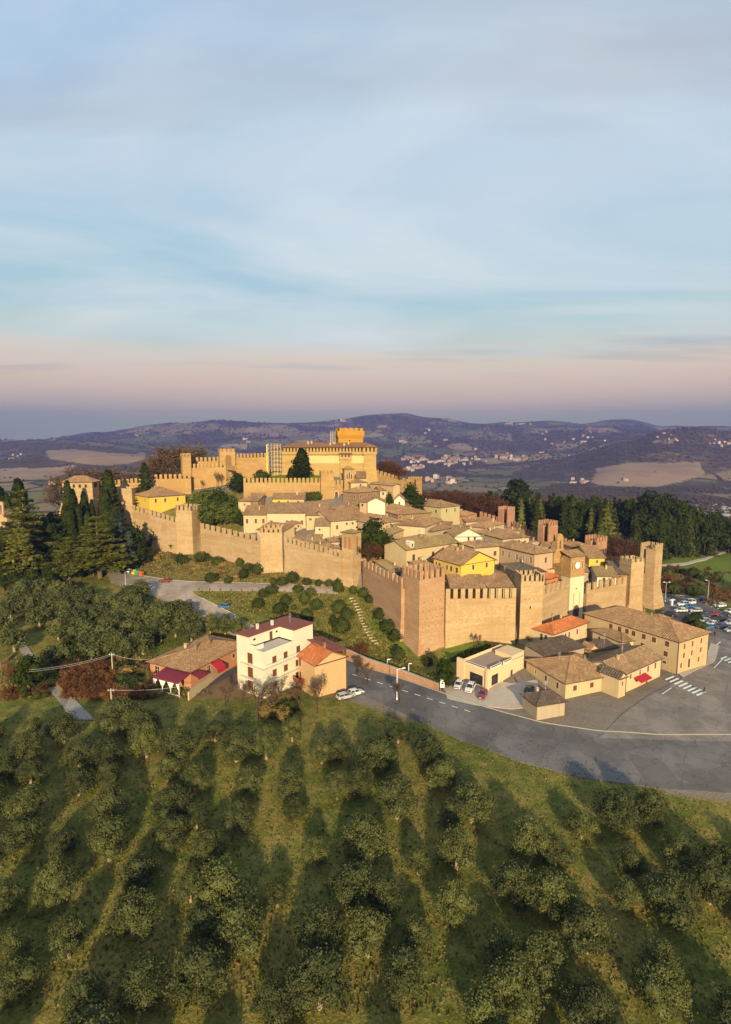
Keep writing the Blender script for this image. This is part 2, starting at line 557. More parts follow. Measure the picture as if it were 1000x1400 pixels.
FAR_V = [
    [735, 712, 680, 655, 645, 638, 622, 607, 606, 606, 612],
    [735, 712, 680, 655, 645, 636, 620, 606, 606, 606, 612],
    [728, 697, 666, 650, 640, 633, 618, 605, 606, 606, 612],
    [730, 697, 664, 646, 632, 624, 612, 604, 606, 604, 612],
    [735, 702, 668, 640, 622, 619, 614, 606, 600, 592, 600],
    [740, 715, 685, 648, 626, 630, 625, 612, 594, 579, 588],
    [742, 715, 687, 662, 650, 640, 628, 613, 592, 572, 582],
    [743, 716, 688, 664, 653, 644, 630, 613, 594, 577, 586],
    [744, 717, 689, 666, 656, 647, 631, 614, 594, 577, 586],
    [745, 717, 690, 667, 657, 648, 632, 615, 592, 570, 580],
    [745, 718, 690, 668, 658, 650, 633, 615, 592, 574, 584],
    [745, 719, 690, 668, 658, 650, 634, 616, 594, 581, 590],
    [746, 720, 690, 668, 658, 649, 632, 614, 593, 579, 588],
    [746, 720, 690, 668, 656, 644, 626, 612, 592, 577, 586],
    [747, 720, 690, 664, 636, 621, 602, 607, 592, 576, 584],
    [747, 718, 690, 664, 634, 612, 586, 603, 592, 580, 588],
    [747, 717, 690, 664, 634, 610, 583, 602, 592, 579, 588],
    [746, 716, 690, 666, 638, 615, 590, 600, 589, 576, 584],
    [744, 714, 690, 668, 642, 622, 602, 598, 587, 574, 582],
    [735, 712, 690, 668, 645, 628, 606, 598, 588, 576, 584],
    [735, 712, 690, 668, 645, 628, 606, 598, 588, 576, 584]]
FZ = np.array([[H + (ray(500, v).z / ray(500, v).y) * d for v, d in zip(row, FAR_D)] for row in FAR_V])
FX = np.array([(u - 500) / (F * .985) for u in FAR_U])
FLD = np.log(np.array(FAR_D))
for u_ in (-300, 0, 250, 500, 750, 1000, 1300):
    k_ = np.interp((u_ - 500) / (F * .985), FX, FZ[:, 0])
    out_pts.append(XD(u_, 600, float(k_)))
OUT = tps_fit(out_pts)
in_pts = [XD(u, d, z) for u, d, z in (
    (600, 160, 14.5), (573, 160, 15), (680, 163, 14), (700, 172, 14.5), (640, 168, 15.5), (750, 187, 11), (830, 202, 8.5), (880, 205, 7), (815, 235, 8), (750, 265, 10), (690, 290, 14), (620, 300, 20), (567, 322, 27),
    (500, 190, 15), (540, 172, 14.5), (372, 213, 19.5), (330, 222, 20), (258, 246, 22.5), (200, 256, 27), (230, 252, 28), (560, 195, 17.5), (600, 205, 17), (650, 200, 17), (480, 222, 23.5), (430, 222, 22.5), (400, 236, 25.5), (340, 240, 25), (480, 243, 31), (520, 243, 29),
    (400, 250, 31.5), (340, 252, 32), (560, 258, 25), (600, 255, 22), (300, 262, 33), (260, 268, 33), (400, 262, 39.5), (450, 272, 40.5), (350, 275, 40.5), (510, 285, 40.5), (300, 285, 38), (210, 278, 33), (440, 320, 41), (330, 318, 40))]
IN = tps_fit(in_pts)

# plan of the curtain wall: pixel column, distance of the outer face
WALL_PLAN = [(168, 259), (243, 238), (275, 234), (356, 209), (389, 203), (466, 187), (497, 184), (548, 156), (573, 149), (611, 152), (705, 155), (742, 158), (760, 172), (803, 178), (850, 190), (880, 195), (903, 200),
             (829, 232), (802, 231), (762, 250), (737, 252), (704, 284), (682, 286), (640, 304), (577, 330), (515, 330), (440, 335), (330, 330), (235, 298), (175, 282)]
WP = [XD(u, d, 15).xy for u, d in WALL_PLAN]
wpa = np.array([(p.x, p.y) for p in WP])


def inside_depth(X, Y):
    """signed distance to the curtain wall line, positive inside"""
    ins = np.zeros(X.shape, bool); dist = np.full(X.shape, 1e9)
    n = len(wpa)
    for i in range(n):
        x0, y0 = wpa[i]; x1, y1 = wpa[(i + 1) % n]
        c = ((y0 > Y) != (y1 > Y))
        with np.errstate(divide='ignore', invalid='ignore'):
            xx = (x1 - x0) * (Y - y0) / (y1 - y0 if y1 != y0 else 1e-9) + x0
        ins ^= c & (X < xx)
        ex, ey = x1 - x0, y1 - y0
        t = np.clip(((X - x0) * ex + (Y - y0) * ey) / (ex * ex + ey * ey), 0, 1)
        dist = np.minimum(dist, np.hypot(X - x0 - t * ex, Y - y0 - t * ey))
    return np.where(ins, dist, -dist)


def vnoise(X, Y, s, seed=0):
    """smooth value noise"""
    x, y = X / s, Y / s
    xi, yi = np.floor(x).astype(np.int64), np.floor(y).astype(np.int64)
    fx, fy = x - xi, y - yi
    fx, fy = fx * fx * (3 - 2 * fx), fy * fy * (3 - 2 * fy)

    def h(a, b):
        k = (a * 374761393 + b * 668265263 + seed * 982451653) & 0x7fffffff
        k = ((k ^ (k >> 13)) * 1274126177) & 0x7fffffff
        return ((k ^ (k >> 16)) & 0xffff) / 65535.0
    return (h(xi, yi) * (1 - fx) + h(xi + 1, yi) * fx) * (1 - fy) + (h(xi, yi + 1) * (1 - fx) + h(xi + 1, yi + 1) * fx) * fy


def sstep(x, a, b):
    t = np.clip((x - a) / (b - a), 0, 1)
    return t * t * (3 - 2 * t)


def far_height(X, Y):
    d = np.maximum(Y, 60.0)
    a = np.clip(X / d, FX[0], FX[-1])
    ld = np.clip(np.log(d), FLD[0], FLD[-1])
    iu = np.clip(np.searchsorted(FX, a) - 1, 0, len(FX) - 2); il = np.clip(np.searchsorted(FLD, ld) - 1, 0, len(FLD) - 2)
    fu = (a - FX[iu]) / (FX[iu + 1] - FX[iu]); fl = (ld - FLD[il]) / (FLD[il + 1] - FLD[il])
    fu = fu * fu * (3 - 2 * fu); fl = fl * fl * (3 - 2 * fl) * .5 + fl * .5
    z = (FZ[iu, il] * (1 - fu) + FZ[iu + 1, il] * fu) * (1 - fl) + (FZ[iu, il + 1] * (1 - fu) + FZ[iu + 1, il + 1] * fu) * fl
    amp = np.clip((d - 1700) / 3000, 0, 1)
    z = z + amp * ((vnoise(X, Y, 900, 1) - .5) * 85 + (vnoise(X, Y, 380, 2) - .5) * 46 + (vnoise(X, Y, 140, 3) - .5) * 13 + (vnoise(X, Y, 60, 5) - .5) * 5)
    return z


def height(X, Y):
    X = np.asarray(X, float); Y = np.asarray(Y, float)
    zo = tps_eval(OUT, X, np.clip(Y, 40, 640))
    zo = zo + (vnoise(X, Y, 14, 7) - .5) * .5 + (vnoise(X, Y, 5, 8) - .5) * .22
    zi = tps_eval(IN, X, Y)
    k = sstep(inside_depth(X, Y), 3.2, 5.2)
    z = zo * (1 - k) + zi * k
    f = sstep(Y, 430, 620)
    return z * (1 - f) + far_height(X, Y) * f


OC = Vector((0, -260))                 # the sheet fans out from a point behind the drone
ang = np.concatenate([np.linspace(-70, -34, 40)[:-1], np.linspace(-34, 34, 470), np.linspace(34, 70, 40)[1:]])
rad = np.concatenate([np.linspace(230, 300, 24)[:-1], np.linspace(300, 640, 210)[:-1], np.linspace(640, 1100, 60)[:-1], np.geomspace(1100, 7200, 230)[:-1], np.array([7200, 9000, 14000, 30000])])
AA, RR = np.meshgrid(np.radians(ang), rad)
GX, GY = OC.x + RR * np.sin(AA), OC.y + RR * np.cos(AA)
GZ = height(GX, np.minimum(GY, 6990))
GZ = np.where(GY > 6990, np.maximum(GZ - (GY - 6990) * .01, -60), GZ)
nr, na = GX.shape
verts = np.stack([GX, GY, GZ], -1).reshape(-1, 3)
idx = np.arange(nr * na).reshape(nr, na)
quads = np.stack([idx[:-1, :-1], idx[:-1, 1:], idx[1:, 1:], idx[1:, :-1]], -1).reshape(-1, 4)
me = bpy.data.meshes.new('terrain')
me.vertices.add(len(verts)); me.vertices.foreach_set('co', verts.ravel())
me.loops.add(quads.size); me.loops.foreach_set('vertex_index', quads[:, ::-1].ravel().astype(np.int32))
me.polygons.add(len(quads)); me.polygons.foreach_set('loop_start', np.arange(0, quads.size, 4, dtype=np.int32))
me.polygons.foreach_set('use_smooth', np.ones(len(quads), bool))
me.update(calc_edges=True)
terrain = put('terrain', me)
terrain['kind'] = 'structure'
BVH = BVHTree.FromPolygons([tuple(v) for v in verts[: na * 330]], [tuple(q) for q in quads[: (na - 1) * 329]])


def gz(x, y):
    h = BVH.ray_cast(Vector((x, y, 900)), Vector((0, 0, -1)))
    return h[0].z if h[0] is not None else float(height(x, y))


def G(u, v):                          # the ground seen at a photo pixel
    h = BVH.ray_cast(Vector((0, 0, H)), ray(u, v))
    return h[0] if h[0] is not None else PD(u, v, 600)


def GD(u, d):                         # the ground at pixel column u, distance d
    p = XD(u, d, 0)
    p = XD(u, d, gz(p.x, p.y))
    return Vector((p.x, p.y, gz(p.x, p.y)))


# what grows or lies where: R dark scrub and woodland, G bare tilled earth, B lush grass, A paved or trodden earth
VX, VY = GX.ravel(), GY.ravel()
EPS = 1e-6


def poly_mask(pix_poly, soft=0):
    """vertices whose place falls inside a plot of land whose corners are given as seen in the photo"""
    zz = verts[:, 2] - H
    cz = CP * VY - SP * zz
    up = SP * VY + CP * zz
    cz = np.where(cz < 1, 1, cz)
    pu, pv = 500 + F * VX / cz, 700 - F * up / cz
    ins = np.zeros(len(VX), bool)
    n = len(pix_poly)
    jit = (vnoise(VX, VY, 45, 31) - .5) * 3
    pu, pv = pu + jit, pv + jit * .5
    for i in range(n):
        x0, y0 = pix_poly[i]; x1, y1 = pix_poly[(i + 1) % n]
        c = ((y0 > pv) != (y1 > pv))
        ins ^= c & (pu < (x1 - x0) * (pv - y0) / ((y1 - y0) or 1e-9) + x0)
    return ins


cov = np.zeros((len(verts), 4), np.float32)
farv = VY > 700
wood = sstep(vnoise(VX, VY, 420, 11) * .5 + vnoise(VX, VY, 170, 12) * .35 + vnoise(VX, VY, 70, 13) * .2, .47, .56)
cov[:, 0] = np.where(VY > 1250, wood * .9, 0)
m_ = (VY > 1500)
for poly in (((62, 616), (100, 614), (150, 619), (196, 621), (194, 630), (150, 637), (112, 634), (68, 627)), ((178, 622), (198, 618), (197, 629), (172, 630)),
             ((0, 640), (60, 640), (105, 636), (90, 648), (50, 662), (0, 676)),
             ((810, 660), (818, 641), (862, 632), (900, 634), (957, 632), (963, 650), (900, 666), (820, 664)),
             ((205, 585), (250, 578), (300, 580), (300, 588), (220, 592)), ((300, 585), (400, 583), (425, 594), (350, 600), (310, 595)), ((540, 597), (580, 596), (590, 606), (545, 608)),
             ((800, 587), (840, 584), (846, 590), (800, 593)), ((640, 590), (700, 592), (700, 602), (640, 600)), ((895, 602), (922, 600), (920, 606), (893, 606)), ((760, 607), (800, 604), (805, 614), (765, 616)), ((640, 618), (690, 616), (700, 622), (650, 625))):
    k = poly_mask(poly) & m_
    cov[k, 1] = np.where(VY[k] > 3300, .42, 1.0); cov[k, 0] = 0
k = poly_mask(((700, 645), (800, 618), (905, 590), (950, 590), (1010, 605), (1010, 640), (965, 650), (957, 632), (862, 632), (818, 641), (808, 658), (700, 660))) & (VY > 1700) & (VY < 3400)
cov[k, 0] = np.maximum(cov[k, 0], .85)
k = poly_mask(((0, 604), (70, 604), (160, 612), (62, 616), (66, 628), (110, 636), (0, 640))) & (VY > 1700)
cov[k, 0] = np.maximum(cov[k, 0], .9)
ind = inside_depth(VX, VY)
near = VY < 620
cov[near & (ind > 3), 3] = 1
k = near & (poly_mask(((300, 655), (318, 649), (383, 646), (383, 656), (335, 658))) | poly_mask(((330, 640), (440, 640), (440, 662), (330, 662))))
cov[k, 3] = 0; cov[k, 2] = 1
k = near & poly_mask(((150, 655), (262, 662), (262, 672), (332, 672), (332, 735), (150, 715)))
cov[k, 3] = 0
for poly in (((604, 900), (612, 884), (655, 879), (694, 884), (690, 893), (640, 902), (620, 912)), ((905, 770), (1000, 745), (1000, 800), (930, 790)), ((540, 800), (500, 850), (540, 905), (560, 900))):
    cov[near & poly_mask(poly), 2] = 1
for poly in (((470, 895), (540, 925), (640, 955), (560, 985), (470, 955)), ((720, 870), (830, 850), (920, 850), (1000, 840), (1100, 880), (1100, 1120), (900, 1080), (760, 1040), (640, 965), (650, 930), (700, 920))):
    cov[near & poly_mask(poly), 3] = 1
for poly in (((80, 945), (95, 915), (150, 905), (160, 930), (150, 955)), ((270, 955), (290, 930), (340, 890), (345, 955)), ((430, 950), (440, 920), (475, 905), (475, 955))):
    cov[near & poly_mask(poly), 1] = 1
att = me.color_attributes.new('cover', 'FLOAT_COLOR', 'POINT')
att.data.foreach_set('color', cov.ravel())

t = NT('terrain_cover')
va = t.N('ShaderNodeVertexColor', layer_name='cover')
sc_ = t.N('ShaderNodeSeparateColor'); t.L(va.outputs['Color'], sc_.inputs[0])
woodm, bare, lush, paved = sc_.outputs[0], sc_.outputs[1], sc_.outputs[2], va.outputs['Alpha']
co = t.coord('World')
sx = t.N('ShaderNodeSeparateXYZ'); t.L(co, sx.inputs[0])
farm = t.step(sx.outputs[1], 520, 800)
n1 = t.noise(co, .06, 5, .6); n2 = t.noise(co, .45, 6, .7); n3 = t.noise(co, 2.6, 4, .7)
grass = t.mix(t.step(n1, .38, .62), (.125, .15, .024), (.25, .21, .048))
grass = t.mix(t.math('MULTIPLY', t.step(n2, .45, .65), .7), grass, (.25, .19, .06))
grass = t.mix(t.math('MULTIPLY', t.step(n2, .58, .36), .55), grass, (.062, .072, .018))
grass = t.mix(t.math('MULTIPLY', t.step(n3, .6, .4), .5), grass, (.05, .05, .016))
grass = t.mix(lush, grass, t.mix(n2, (.085, .14, .018), (.18, .20, .035)))
earth = t.mix(n2, (.15, .085, .045), (.24, .15, .085))
grass = t.mix(bare, grass, earth)
trod = t.mix(t.noise(co, .3, 5, .7), (.15, .125, .10), (.25, .21, .165))
grass = t.mix(paved, grass, trod)
# far country: a patchwork of plots, hedges between them, woods
wv = t.N('ShaderNodeVectorMath', operation='ADD')
t.L(co, wv.inputs[0])
nn = t.N('ShaderNodeTexNoise'); nn.inputs['Scale'].default_value = .004; t.L(co, nn.inputs['Vector'])
ws = t.N('ShaderNodeVectorMath', operation='SCALE'); ws.inputs[3].default_value = 160; t.L(nn.outputs['Color'], ws.inputs[0]); t.L(ws.outputs[0], wv.inputs[1])
mpx = t.N('ShaderNodeMapping'); mpx.inputs['Scale'].default_value = (.0062, .0040, 0); t.L(wv.outputs[0], mpx.inputs[0])
vo = t.N('ShaderNodeTexVoronoi', voronoi_dimensions='2D'); vo.inputs['Scale'].default_value = 1; t.L(mpx.outputs[0], vo.inputs['Vector'])
ve = t.N('ShaderNodeTexVoronoi', voronoi_dimensions='2D', feature='DISTANCE_TO_EDGE'); ve.inputs['Scale'].default_value = 1; t.L(mpx.outputs[0], ve.inputs['Vector'])
vc = t.N('ShaderNodeSeparateColor'); t.L(vo.outputs['Color'], vc.inputs[0])
cr = t.N('ShaderNodeValToRGB'); cr.color_ramp.interpolation = 'CONSTANT'
e = cr.color_ramp.elements
e[0].position, e[0].color = 0, (.19, .155, .06, 1)
e[1].position, e[1].color = .86, (.40, .28, .15, 1)
for p_, c_ in ((.16, (.11, .125, .045)), (.34, (.25, .175, .085)), (.5, (.15, .155, .055)), (.62, (.32, .225, .12)), (.74, (.085, .10, .04))):
    x = e.new(p_); x.color = (*c_, 1)
t.L(vc.outputs[0], cr.inputs[0])
fields = t.mix(t.math('MULTIPLY', t.noise(co, .012, 6, .65), .6), cr.outputs[0], (.19, .145, .07))
fields = t.mix(t.step(ve.outputs['Distance'], .05, .02), fields, (.035, .038, .018))
spk = t.noise(co, .035, 4, .7)
fields = t.mix(t.math('MULTIPLY', t.step(spk, .58, .66), .8), fields, (.04, .042, .02))
woods = t.mix(t.noise(co, .03, 5, .7), (.025, .027, .015), (.11, .065, .042))
fields = t.mix(t.math('MULTIPLY', woodm, t.step(t.noise(co, .02, 5, .7), .25, .5)), fields, woods)
tilled = t.mix(t.noise(t.coord('World', (.004, .011, .004), (0, 0, 0), (0, 0, .5)), 1, 6, .6), (.25, .155, .09), (.38, .265, .16))
tilled = t.mix(t.math('MULTIPLY', t.step(t.noise(co, .006, 3), .5, .62), .5), tilled, (.21, .15, .09))
fields = t.mix(bare, fields, tilled)
col = t.mix(farm, grass, fields)
t.bsdf(col, .97, bump=t.math('MULTIPLY', t.math('ADD', n3, n2), t.math('SUBTRACT', 1, farm)), bstr=.7, bdist=.35, spec=.05)
me.materials.append(t.mat)

# ------------------------------------------------------------------ fortification
def merlon_mesh(w, h, t, mat, notch=True):
    """swallow-tailed merlon, x along the wall, y into it"""
    mb = MB()
    if notch:
        pts = [(0, 0, 0), (w, 0, 0), (w, 0, h), (w * .80, 0, h), (w * .5, 0, h * .76), (w * .2, 0, h), (0, 0, h)]
    else:
        pts = [(0, 0, 0), (w, 0, 0), (w, 0, h), (0, 0, h)]
    mb.extr(pts, (0, t, 0))
    return mb.mesh('merlon', mat)


MERL = {}


def merlons(parent, a, b, n, mat, w=None, h=1.55, t=.5, ends=True, notch=True):
    """n merlons between two local points of a parapet; y of a merlon points to the left of a->b"""
    a, b = Vector(a), Vector(b)
    d = b - a; L = math.hypot(d.x, d.y)
    pitch = L / (n - .42) if ends else L / n
    w = w or pitch * .58
    key = (round(w, 2), h, t, mat.name, notch)
    if key not in MERL: MERL[key] = merlon_mesh(w, h, t, mat, notch)
    rz = math.atan2(d.y, d.x)
    for i in range(n):
        s = (i * pitch + (0 if ends else pitch * .21)) / L
        p = a + d * s + Vector((0, 0, -.03))
        put('merlon', MERL[key], parent, p + Vector((0, 0, random.uniform(-.1, .05))), rz)


def facade(mb, O, ex, n, W, z0, z1, holes, depth=.18, m=0, top=None):
    """a wall plane with real openings; O at its foot corner, holes (s0, s1, za, zb)"""
    O, ex, n = Vector(O), Vector(ex), Vector(n)
    hs = [h for h in holes if h[0] > .02 and h[1] < W - .02 and h[2] > z0 + .02 and h[3] < z1 - .02]
    xs = sorted({0, W, *[h[0] for h in hs], *[h[1] for h in hs]})
    P = lambda s, z, k=0: O + ex * s + Vector((0, 0, z)) - n * k
    for a, b in zip(xs[:-1], xs[1:]):
        if b - a < 1e-4: continue
        col = sorted([h for h in hs if h[0] < b - 1e-4 and h[1] > a + 1e-4], key=lambda h: h[2])
        z = z0
        for h in col:
            if h[2] > z: mb.face([P(a, z), P(b, z), P(b, h[2]), P(a, h[2])], m)
            z = max(z, h[3])
        if z < z1: mb.face([P(a, z), P(b, z), P(b, z1), P(a, z1)], m)
    for s0, s1, za, zb in hs:
        mb.face([P(s0, za), P(s0, zb), P(s0, zb, depth), P(s0, za, depth)], m)
        mb.face([P(s1, za), P(s1, zb), P(s1, zb, depth), P(s1, za, depth)], m)
        mb.face([P(s0, zb), P(s1, zb), P(s1, zb, depth), P(s0, zb, depth)], m)
        mb.face([P(s0, za), P(s1, za), P(s1, za, depth), P(s0, za, depth)], m)
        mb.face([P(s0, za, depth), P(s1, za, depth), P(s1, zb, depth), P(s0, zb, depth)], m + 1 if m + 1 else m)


def curtain(label, a, b, n, mat=None, thick=2.6, batter=.5, course=True, mh=2.2, name='curtain_wall', base=None, inner=True, notch=False, t_in=None, holes=True):
    """stretch of town wall: a, b = (column, row of the merlons' feet, distance) at each end"""
    mat = mat or BRICK
    A, B = PD(*a), PD(*b)
    d = Vector((B.x - A.x, B.y - A.y, 0)); L = d.length; ex = d / L
    inn = Vector((-ex.y, ex.x, 0))                         # towards the inside of the town (left of a->b)
    low = min(gz(*(A + d * s - inn * 1.0).xy) for s in np.linspace(0, 1, 9)) - 1.5 if base is None else base
    o = empty(name, (A.x, A.y, low), math.atan2(ex.y, ex.x), label, 'wall')
    o['kind'] = 'thing'
    za, zb = A.z - low, B.z - low
    mb = MB()
    k = 8
    rings = []
    for s in np.linspace(0, 1, k + 1):
        zt = za + (zb - za) * s - 1.0; x = L * s
        rings.append([(x, -batter, 0), (x, 0, zt * .55), (x, 0, zt - .3), (x, 0, zt + 1.0), (x, .55, zt + 1.0), (x, .55, zt - .1), (x, thick, zt - .1), (x, thick, 0)])
    mb.loft(rings)
    if course:
        for s0, s1 in zip(np.linspace(0, 1, k + 1)[:-1], np.linspace(0, 1, k + 1)[1:]):
            zt0, zt1 = za + (zb - za) * s0 - 1.05, za + (zb - za) * s1 - 1.05
            mb.extr([(L * s0, -.1, zt0 - .28), (L * s1, -.1, zt1 - .28), (L * s1, -.1, zt1), (L * s0, -.1, zt0)], (0, .12, 0))
    mb.build('masonry', mat, o)
    if holes:
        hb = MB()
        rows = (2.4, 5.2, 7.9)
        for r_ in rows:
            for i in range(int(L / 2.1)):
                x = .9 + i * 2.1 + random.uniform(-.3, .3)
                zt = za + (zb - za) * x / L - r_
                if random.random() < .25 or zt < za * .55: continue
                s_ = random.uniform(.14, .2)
                hb.box((x, -.006, zt), (x + s_, .05, zt + s_))  # black squares on the face, painting the shade inside holes
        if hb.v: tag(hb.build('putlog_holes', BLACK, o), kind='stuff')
    merlons(o, (0, 0, za), (L, 0, zb), n, mat, h=mh, notch=notch)
    return o


def tower_frame(uL, uC, uR, d):
    """yaw and side of a square tower from the columns of its three visible corners"""
    a, b = max(uC - uL, .01), max(uR - uC, .01)
    az = math.atan2((uC - 500) / F, 1)
    e = Vector((math.cos(az), -math.sin(az), 0)); r = Vector((math.sin(az), math.cos(az), 0))
    phi = math.atan2(a, b)
    s = math.hypot(a, b) * d / F / math.cos(az) * 1.0
    X = e * math.cos(phi) + r * math.sin(phi)
    return math.atan2(X.y, X.x), s


def tower(label, uL, uC, uR, d, vtop, vbase=None, mat=None, n=4, flare=1.0, flare_h=.28, holes=(), mh=2.0, ledge=True, openL=None, name='wall_tower', cat='tower', sides=None, notch=True, scar=True):
    """square crenellated tower; near vertical corner at (uC), parapet line at row vtop of that corner"""
    mat = mat or BRICK
    yaw, S = tower_frame(uL, uC, uR, d)
    C = PD(uC, vtop, d)
    if sides: S, D = sides
    else: D = S
    ex = Vector((math.cos(yaw), math.sin(yaw), 0)); ey = Vector((-ex.y, ex.x, 0))
    zb = min(gz(*(C + ex * a * S + ey * b * D - (ex + ey) * .8).xy) for a in (0, 1) for b in (0, 1)) - 1.2
    if vbase is not None: zb = min(zb, PD(uC, vbase, d).z - .8)
    o = empty(name, (C.x, C.y, zb), yaw, label, cat)
    Ht = C.z - zb
    fl = Ht * flare_h
    body = MB()
    W = .9
    if openL is None:
        sq = lambda k, z: [(-k, -k, z), (S + k, -k, z), (S + k, D + k, z), (-k, D + k, z)]
        if flare: body.loft([sq(flare, 0), sq(flare * .42, fl * .5), sq(.0, fl)], cap=True)
        hR, hL = [], []
        for face, fr, drop, w, h in holes:
            (hR if face == 'R' else hL).append((fr * S - w / 2, fr * S + w / 2, Ht - drop - h, Ht - drop))
        z1 = Ht
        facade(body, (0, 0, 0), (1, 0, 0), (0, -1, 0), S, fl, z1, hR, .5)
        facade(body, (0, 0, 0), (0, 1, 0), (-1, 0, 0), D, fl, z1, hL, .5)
        body.face([(S, 0, fl), (S, D, fl), (S, D, z1), (S, 0, z1)]); body.face([(S, D, fl), (0, D, fl), (0, D, z1), (S, D, z1)])
        # the wall head: parapet ring round a sunken platform
        for q in ((0, 0, S, .5), (0, D - .5, S, D), (0, .5, .5, D - .5), (S - .5, .5, S, D - .5)):
            body.face([(q[0], q[1], z1), (q[2], q[1], z1), (q[2], q[3], z1), (q[0], q[3], z1)])
        body.face([(.5, .5, z1 - 1), (S - .5, .5, z1 - 1), (S - .5, D - .5, z1 - 1), (.5, D - .5, z1 - 1)])
        for p, q in (((.5, .5), (S - .5, .5)), ((S - .5, .5), (S - .5, D - .5)), ((S - .5, D - .5), (.5, D - .5)), ((.5, D - .5), (.5, .5))):
            body.face([(*p, z1 - 1), (*q, z1 - 1), (*q, z1), (*p, z1)])
        if ledge:
            zl = z1 - 1.15
            body.box((-.12, -.12, zl - .3), (S + .12, .0, zl)); body.box((-.12, 0, zl - .3), (0, D + .12, zl))
            body.box((S, 0, zl - .3), (S + .12, D + .12, zl)); body.box((0, D, zl - .3), (S, D + .12, zl))
    else:                                                   # open-gorged: the side towards the town is a tall gap
        f0, f1, zf = openL
        zf = Ht * zf
        y0, y1 = D * f0, D * f1
        sq = [(0, 0), (S, 0), (S, D), (0, D), (0, y1), (W, y1), (W, D - W), (S - W, D - W), (S - W, W), (W, W), (W, y0), (0, y0)]
        body.prism(sq, zf, Ht)
        body.box((0, 0, 0), (S, D, zf - .002))
        if flare: body.loft([[(-flare, -flare, 0), (S + flare, -flare, 0), (S + flare, D + flare, 0), (-flare, D + flare, 0)], [(-.01, -.01, fl), (S + .01, -.01, fl), (S + .01, D + .01, fl), (-.01, D + .01, fl)]])
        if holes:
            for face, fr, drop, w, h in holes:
                if face == 'R': body.box((fr * S - w / 2, -.01, Ht - drop - h), (fr * S + w / 2, .3, Ht - drop), 1)  # black block on the wall paints the window's inner shade
    body.build('masonry', [mat, BLACK], o)  # black backs of the holes paint the shade inside them
    if openL is None:
        merlons(o, (0, 0, Ht), (S, 0, Ht), n, mat, h=mh, notch=notch)
        merlons(o, (S, 0, Ht), (S, D, Ht), n, mat, h=mh, notch=notch)
        merlons(o, (S, D, Ht), (0, D, Ht), n, mat, h=mh, notch=notch)
        merlons(o, (0, D, Ht), (0, 0, Ht), n, mat, h=mh, notch=notch)
    else:
        merlons(o, (0, 0, Ht), (S, 0, Ht), n, mat, h=mh, notch=notch)
        merlons(o, (S, 0, Ht), (S, D, Ht), n, mat, h=mh, notch=notch)
        merlons(o, (S, D, Ht), (0, D, Ht), n, mat, h=mh, notch=notch)
    return o, S, D, Ht


random.seed(4)
# front, left to right
tower('plain square brick bastion half hidden by cypresses at the left end of the town wall', 154, 180, 190, 257, 668, mat=BRICK, n=4, flare=.3, mh=.25, ledge=False, notch=False)
curtain('curtain wall with pale merlons below the yellow villa', (181, 697, 256), (243, 715, 240), 11)
tower('tan brick tower standing between the yellow villa and the big leafy trees', 242, 262, 274.5, 235, 698, 765, n=4, flare=1.0)
curtain('curtain wall with red bushes at its foot below the terrace of leafy trees', (274, 722, 235), (357, 741, 211), 11)
tower('broad tan tower with a recessed panel above the bend of the upper road', 356, 386, 389, 206, 728, 790, n=5, flare=.8)
curtain('tall tan curtain wall sloping down towards the slender belfry tower', (389, 741, 205), (467, 762, 189), 13)
T4H = [(f, fr, dr, .34, .34) for f, dr, k in (('R', 6.3, 3), ('R', 8.9, 4), ('R', 11.0, 5), ('R', 13.4, 4), ('R', 16.6, 5), ('R', 18.8, 6), ('L', 8.0, 2), ('L', 13, 2)) for fr in [(i + .5) / k + .02 for i in range(k)]]
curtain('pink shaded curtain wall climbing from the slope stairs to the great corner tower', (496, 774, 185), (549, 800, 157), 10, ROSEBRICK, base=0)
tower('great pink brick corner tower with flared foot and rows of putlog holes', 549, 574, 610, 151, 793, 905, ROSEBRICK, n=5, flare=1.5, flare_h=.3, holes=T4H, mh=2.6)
curtain('bright sunlit curtain wall with ten thick merlons over the grassy mound', (610, 819, 154), (706, 818, 157), 10, base=-1, mh=2.9)
tower('sunlit square tower between the grassy mound and the red tiled house', 704, 713, 742, 157, 795, 890, n=5, flare=.4, holes=[('R', .45, 7.2, .4, .8)] + [('R', .2 + .2 * i, 5.0, .25, .25) for i in range(4)])
curtain('short curtain wall dipping from the square tower to the clock tower', (742, 813, 163), (778, 803, 176), 6, base=-1, notch=True, mh=2.6)
curtain('curtain wall of small merlons to the right of the clock tower', (803, 808, 181), (857, 797, 192), 7, base=-1, notch=True, mh=2.6)
tower('low tower with a broken parapet beside the tall end tower', 850, 864, 879, 194, 769, 832, n=3, flare=.5, mh=1.2)
tower('tall pale end tower with an open dark back above the car park', 880, 897, 905, 199, 752, 836, n=4, flare=1.6, flare_h=.42, openL=(.62, .84, .6), mh=1.9)
# the far side of the ring, seen from inside
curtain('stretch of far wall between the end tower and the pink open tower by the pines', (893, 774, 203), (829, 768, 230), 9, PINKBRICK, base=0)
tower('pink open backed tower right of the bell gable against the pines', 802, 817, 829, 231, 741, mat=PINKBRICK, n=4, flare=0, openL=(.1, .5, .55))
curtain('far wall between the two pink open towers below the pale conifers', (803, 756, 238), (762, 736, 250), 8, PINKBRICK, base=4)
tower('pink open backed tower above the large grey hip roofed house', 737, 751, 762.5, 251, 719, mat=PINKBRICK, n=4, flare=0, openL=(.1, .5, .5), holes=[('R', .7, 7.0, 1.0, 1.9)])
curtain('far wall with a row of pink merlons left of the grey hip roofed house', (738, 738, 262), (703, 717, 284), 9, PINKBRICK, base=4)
tower('leftmost pink open backed tower rising over the roofs against red brown woods', 682, 695, 704, 285, 699, mat=PINKBRICK, n=4, flare=0, openL=(.1, .48, .45))
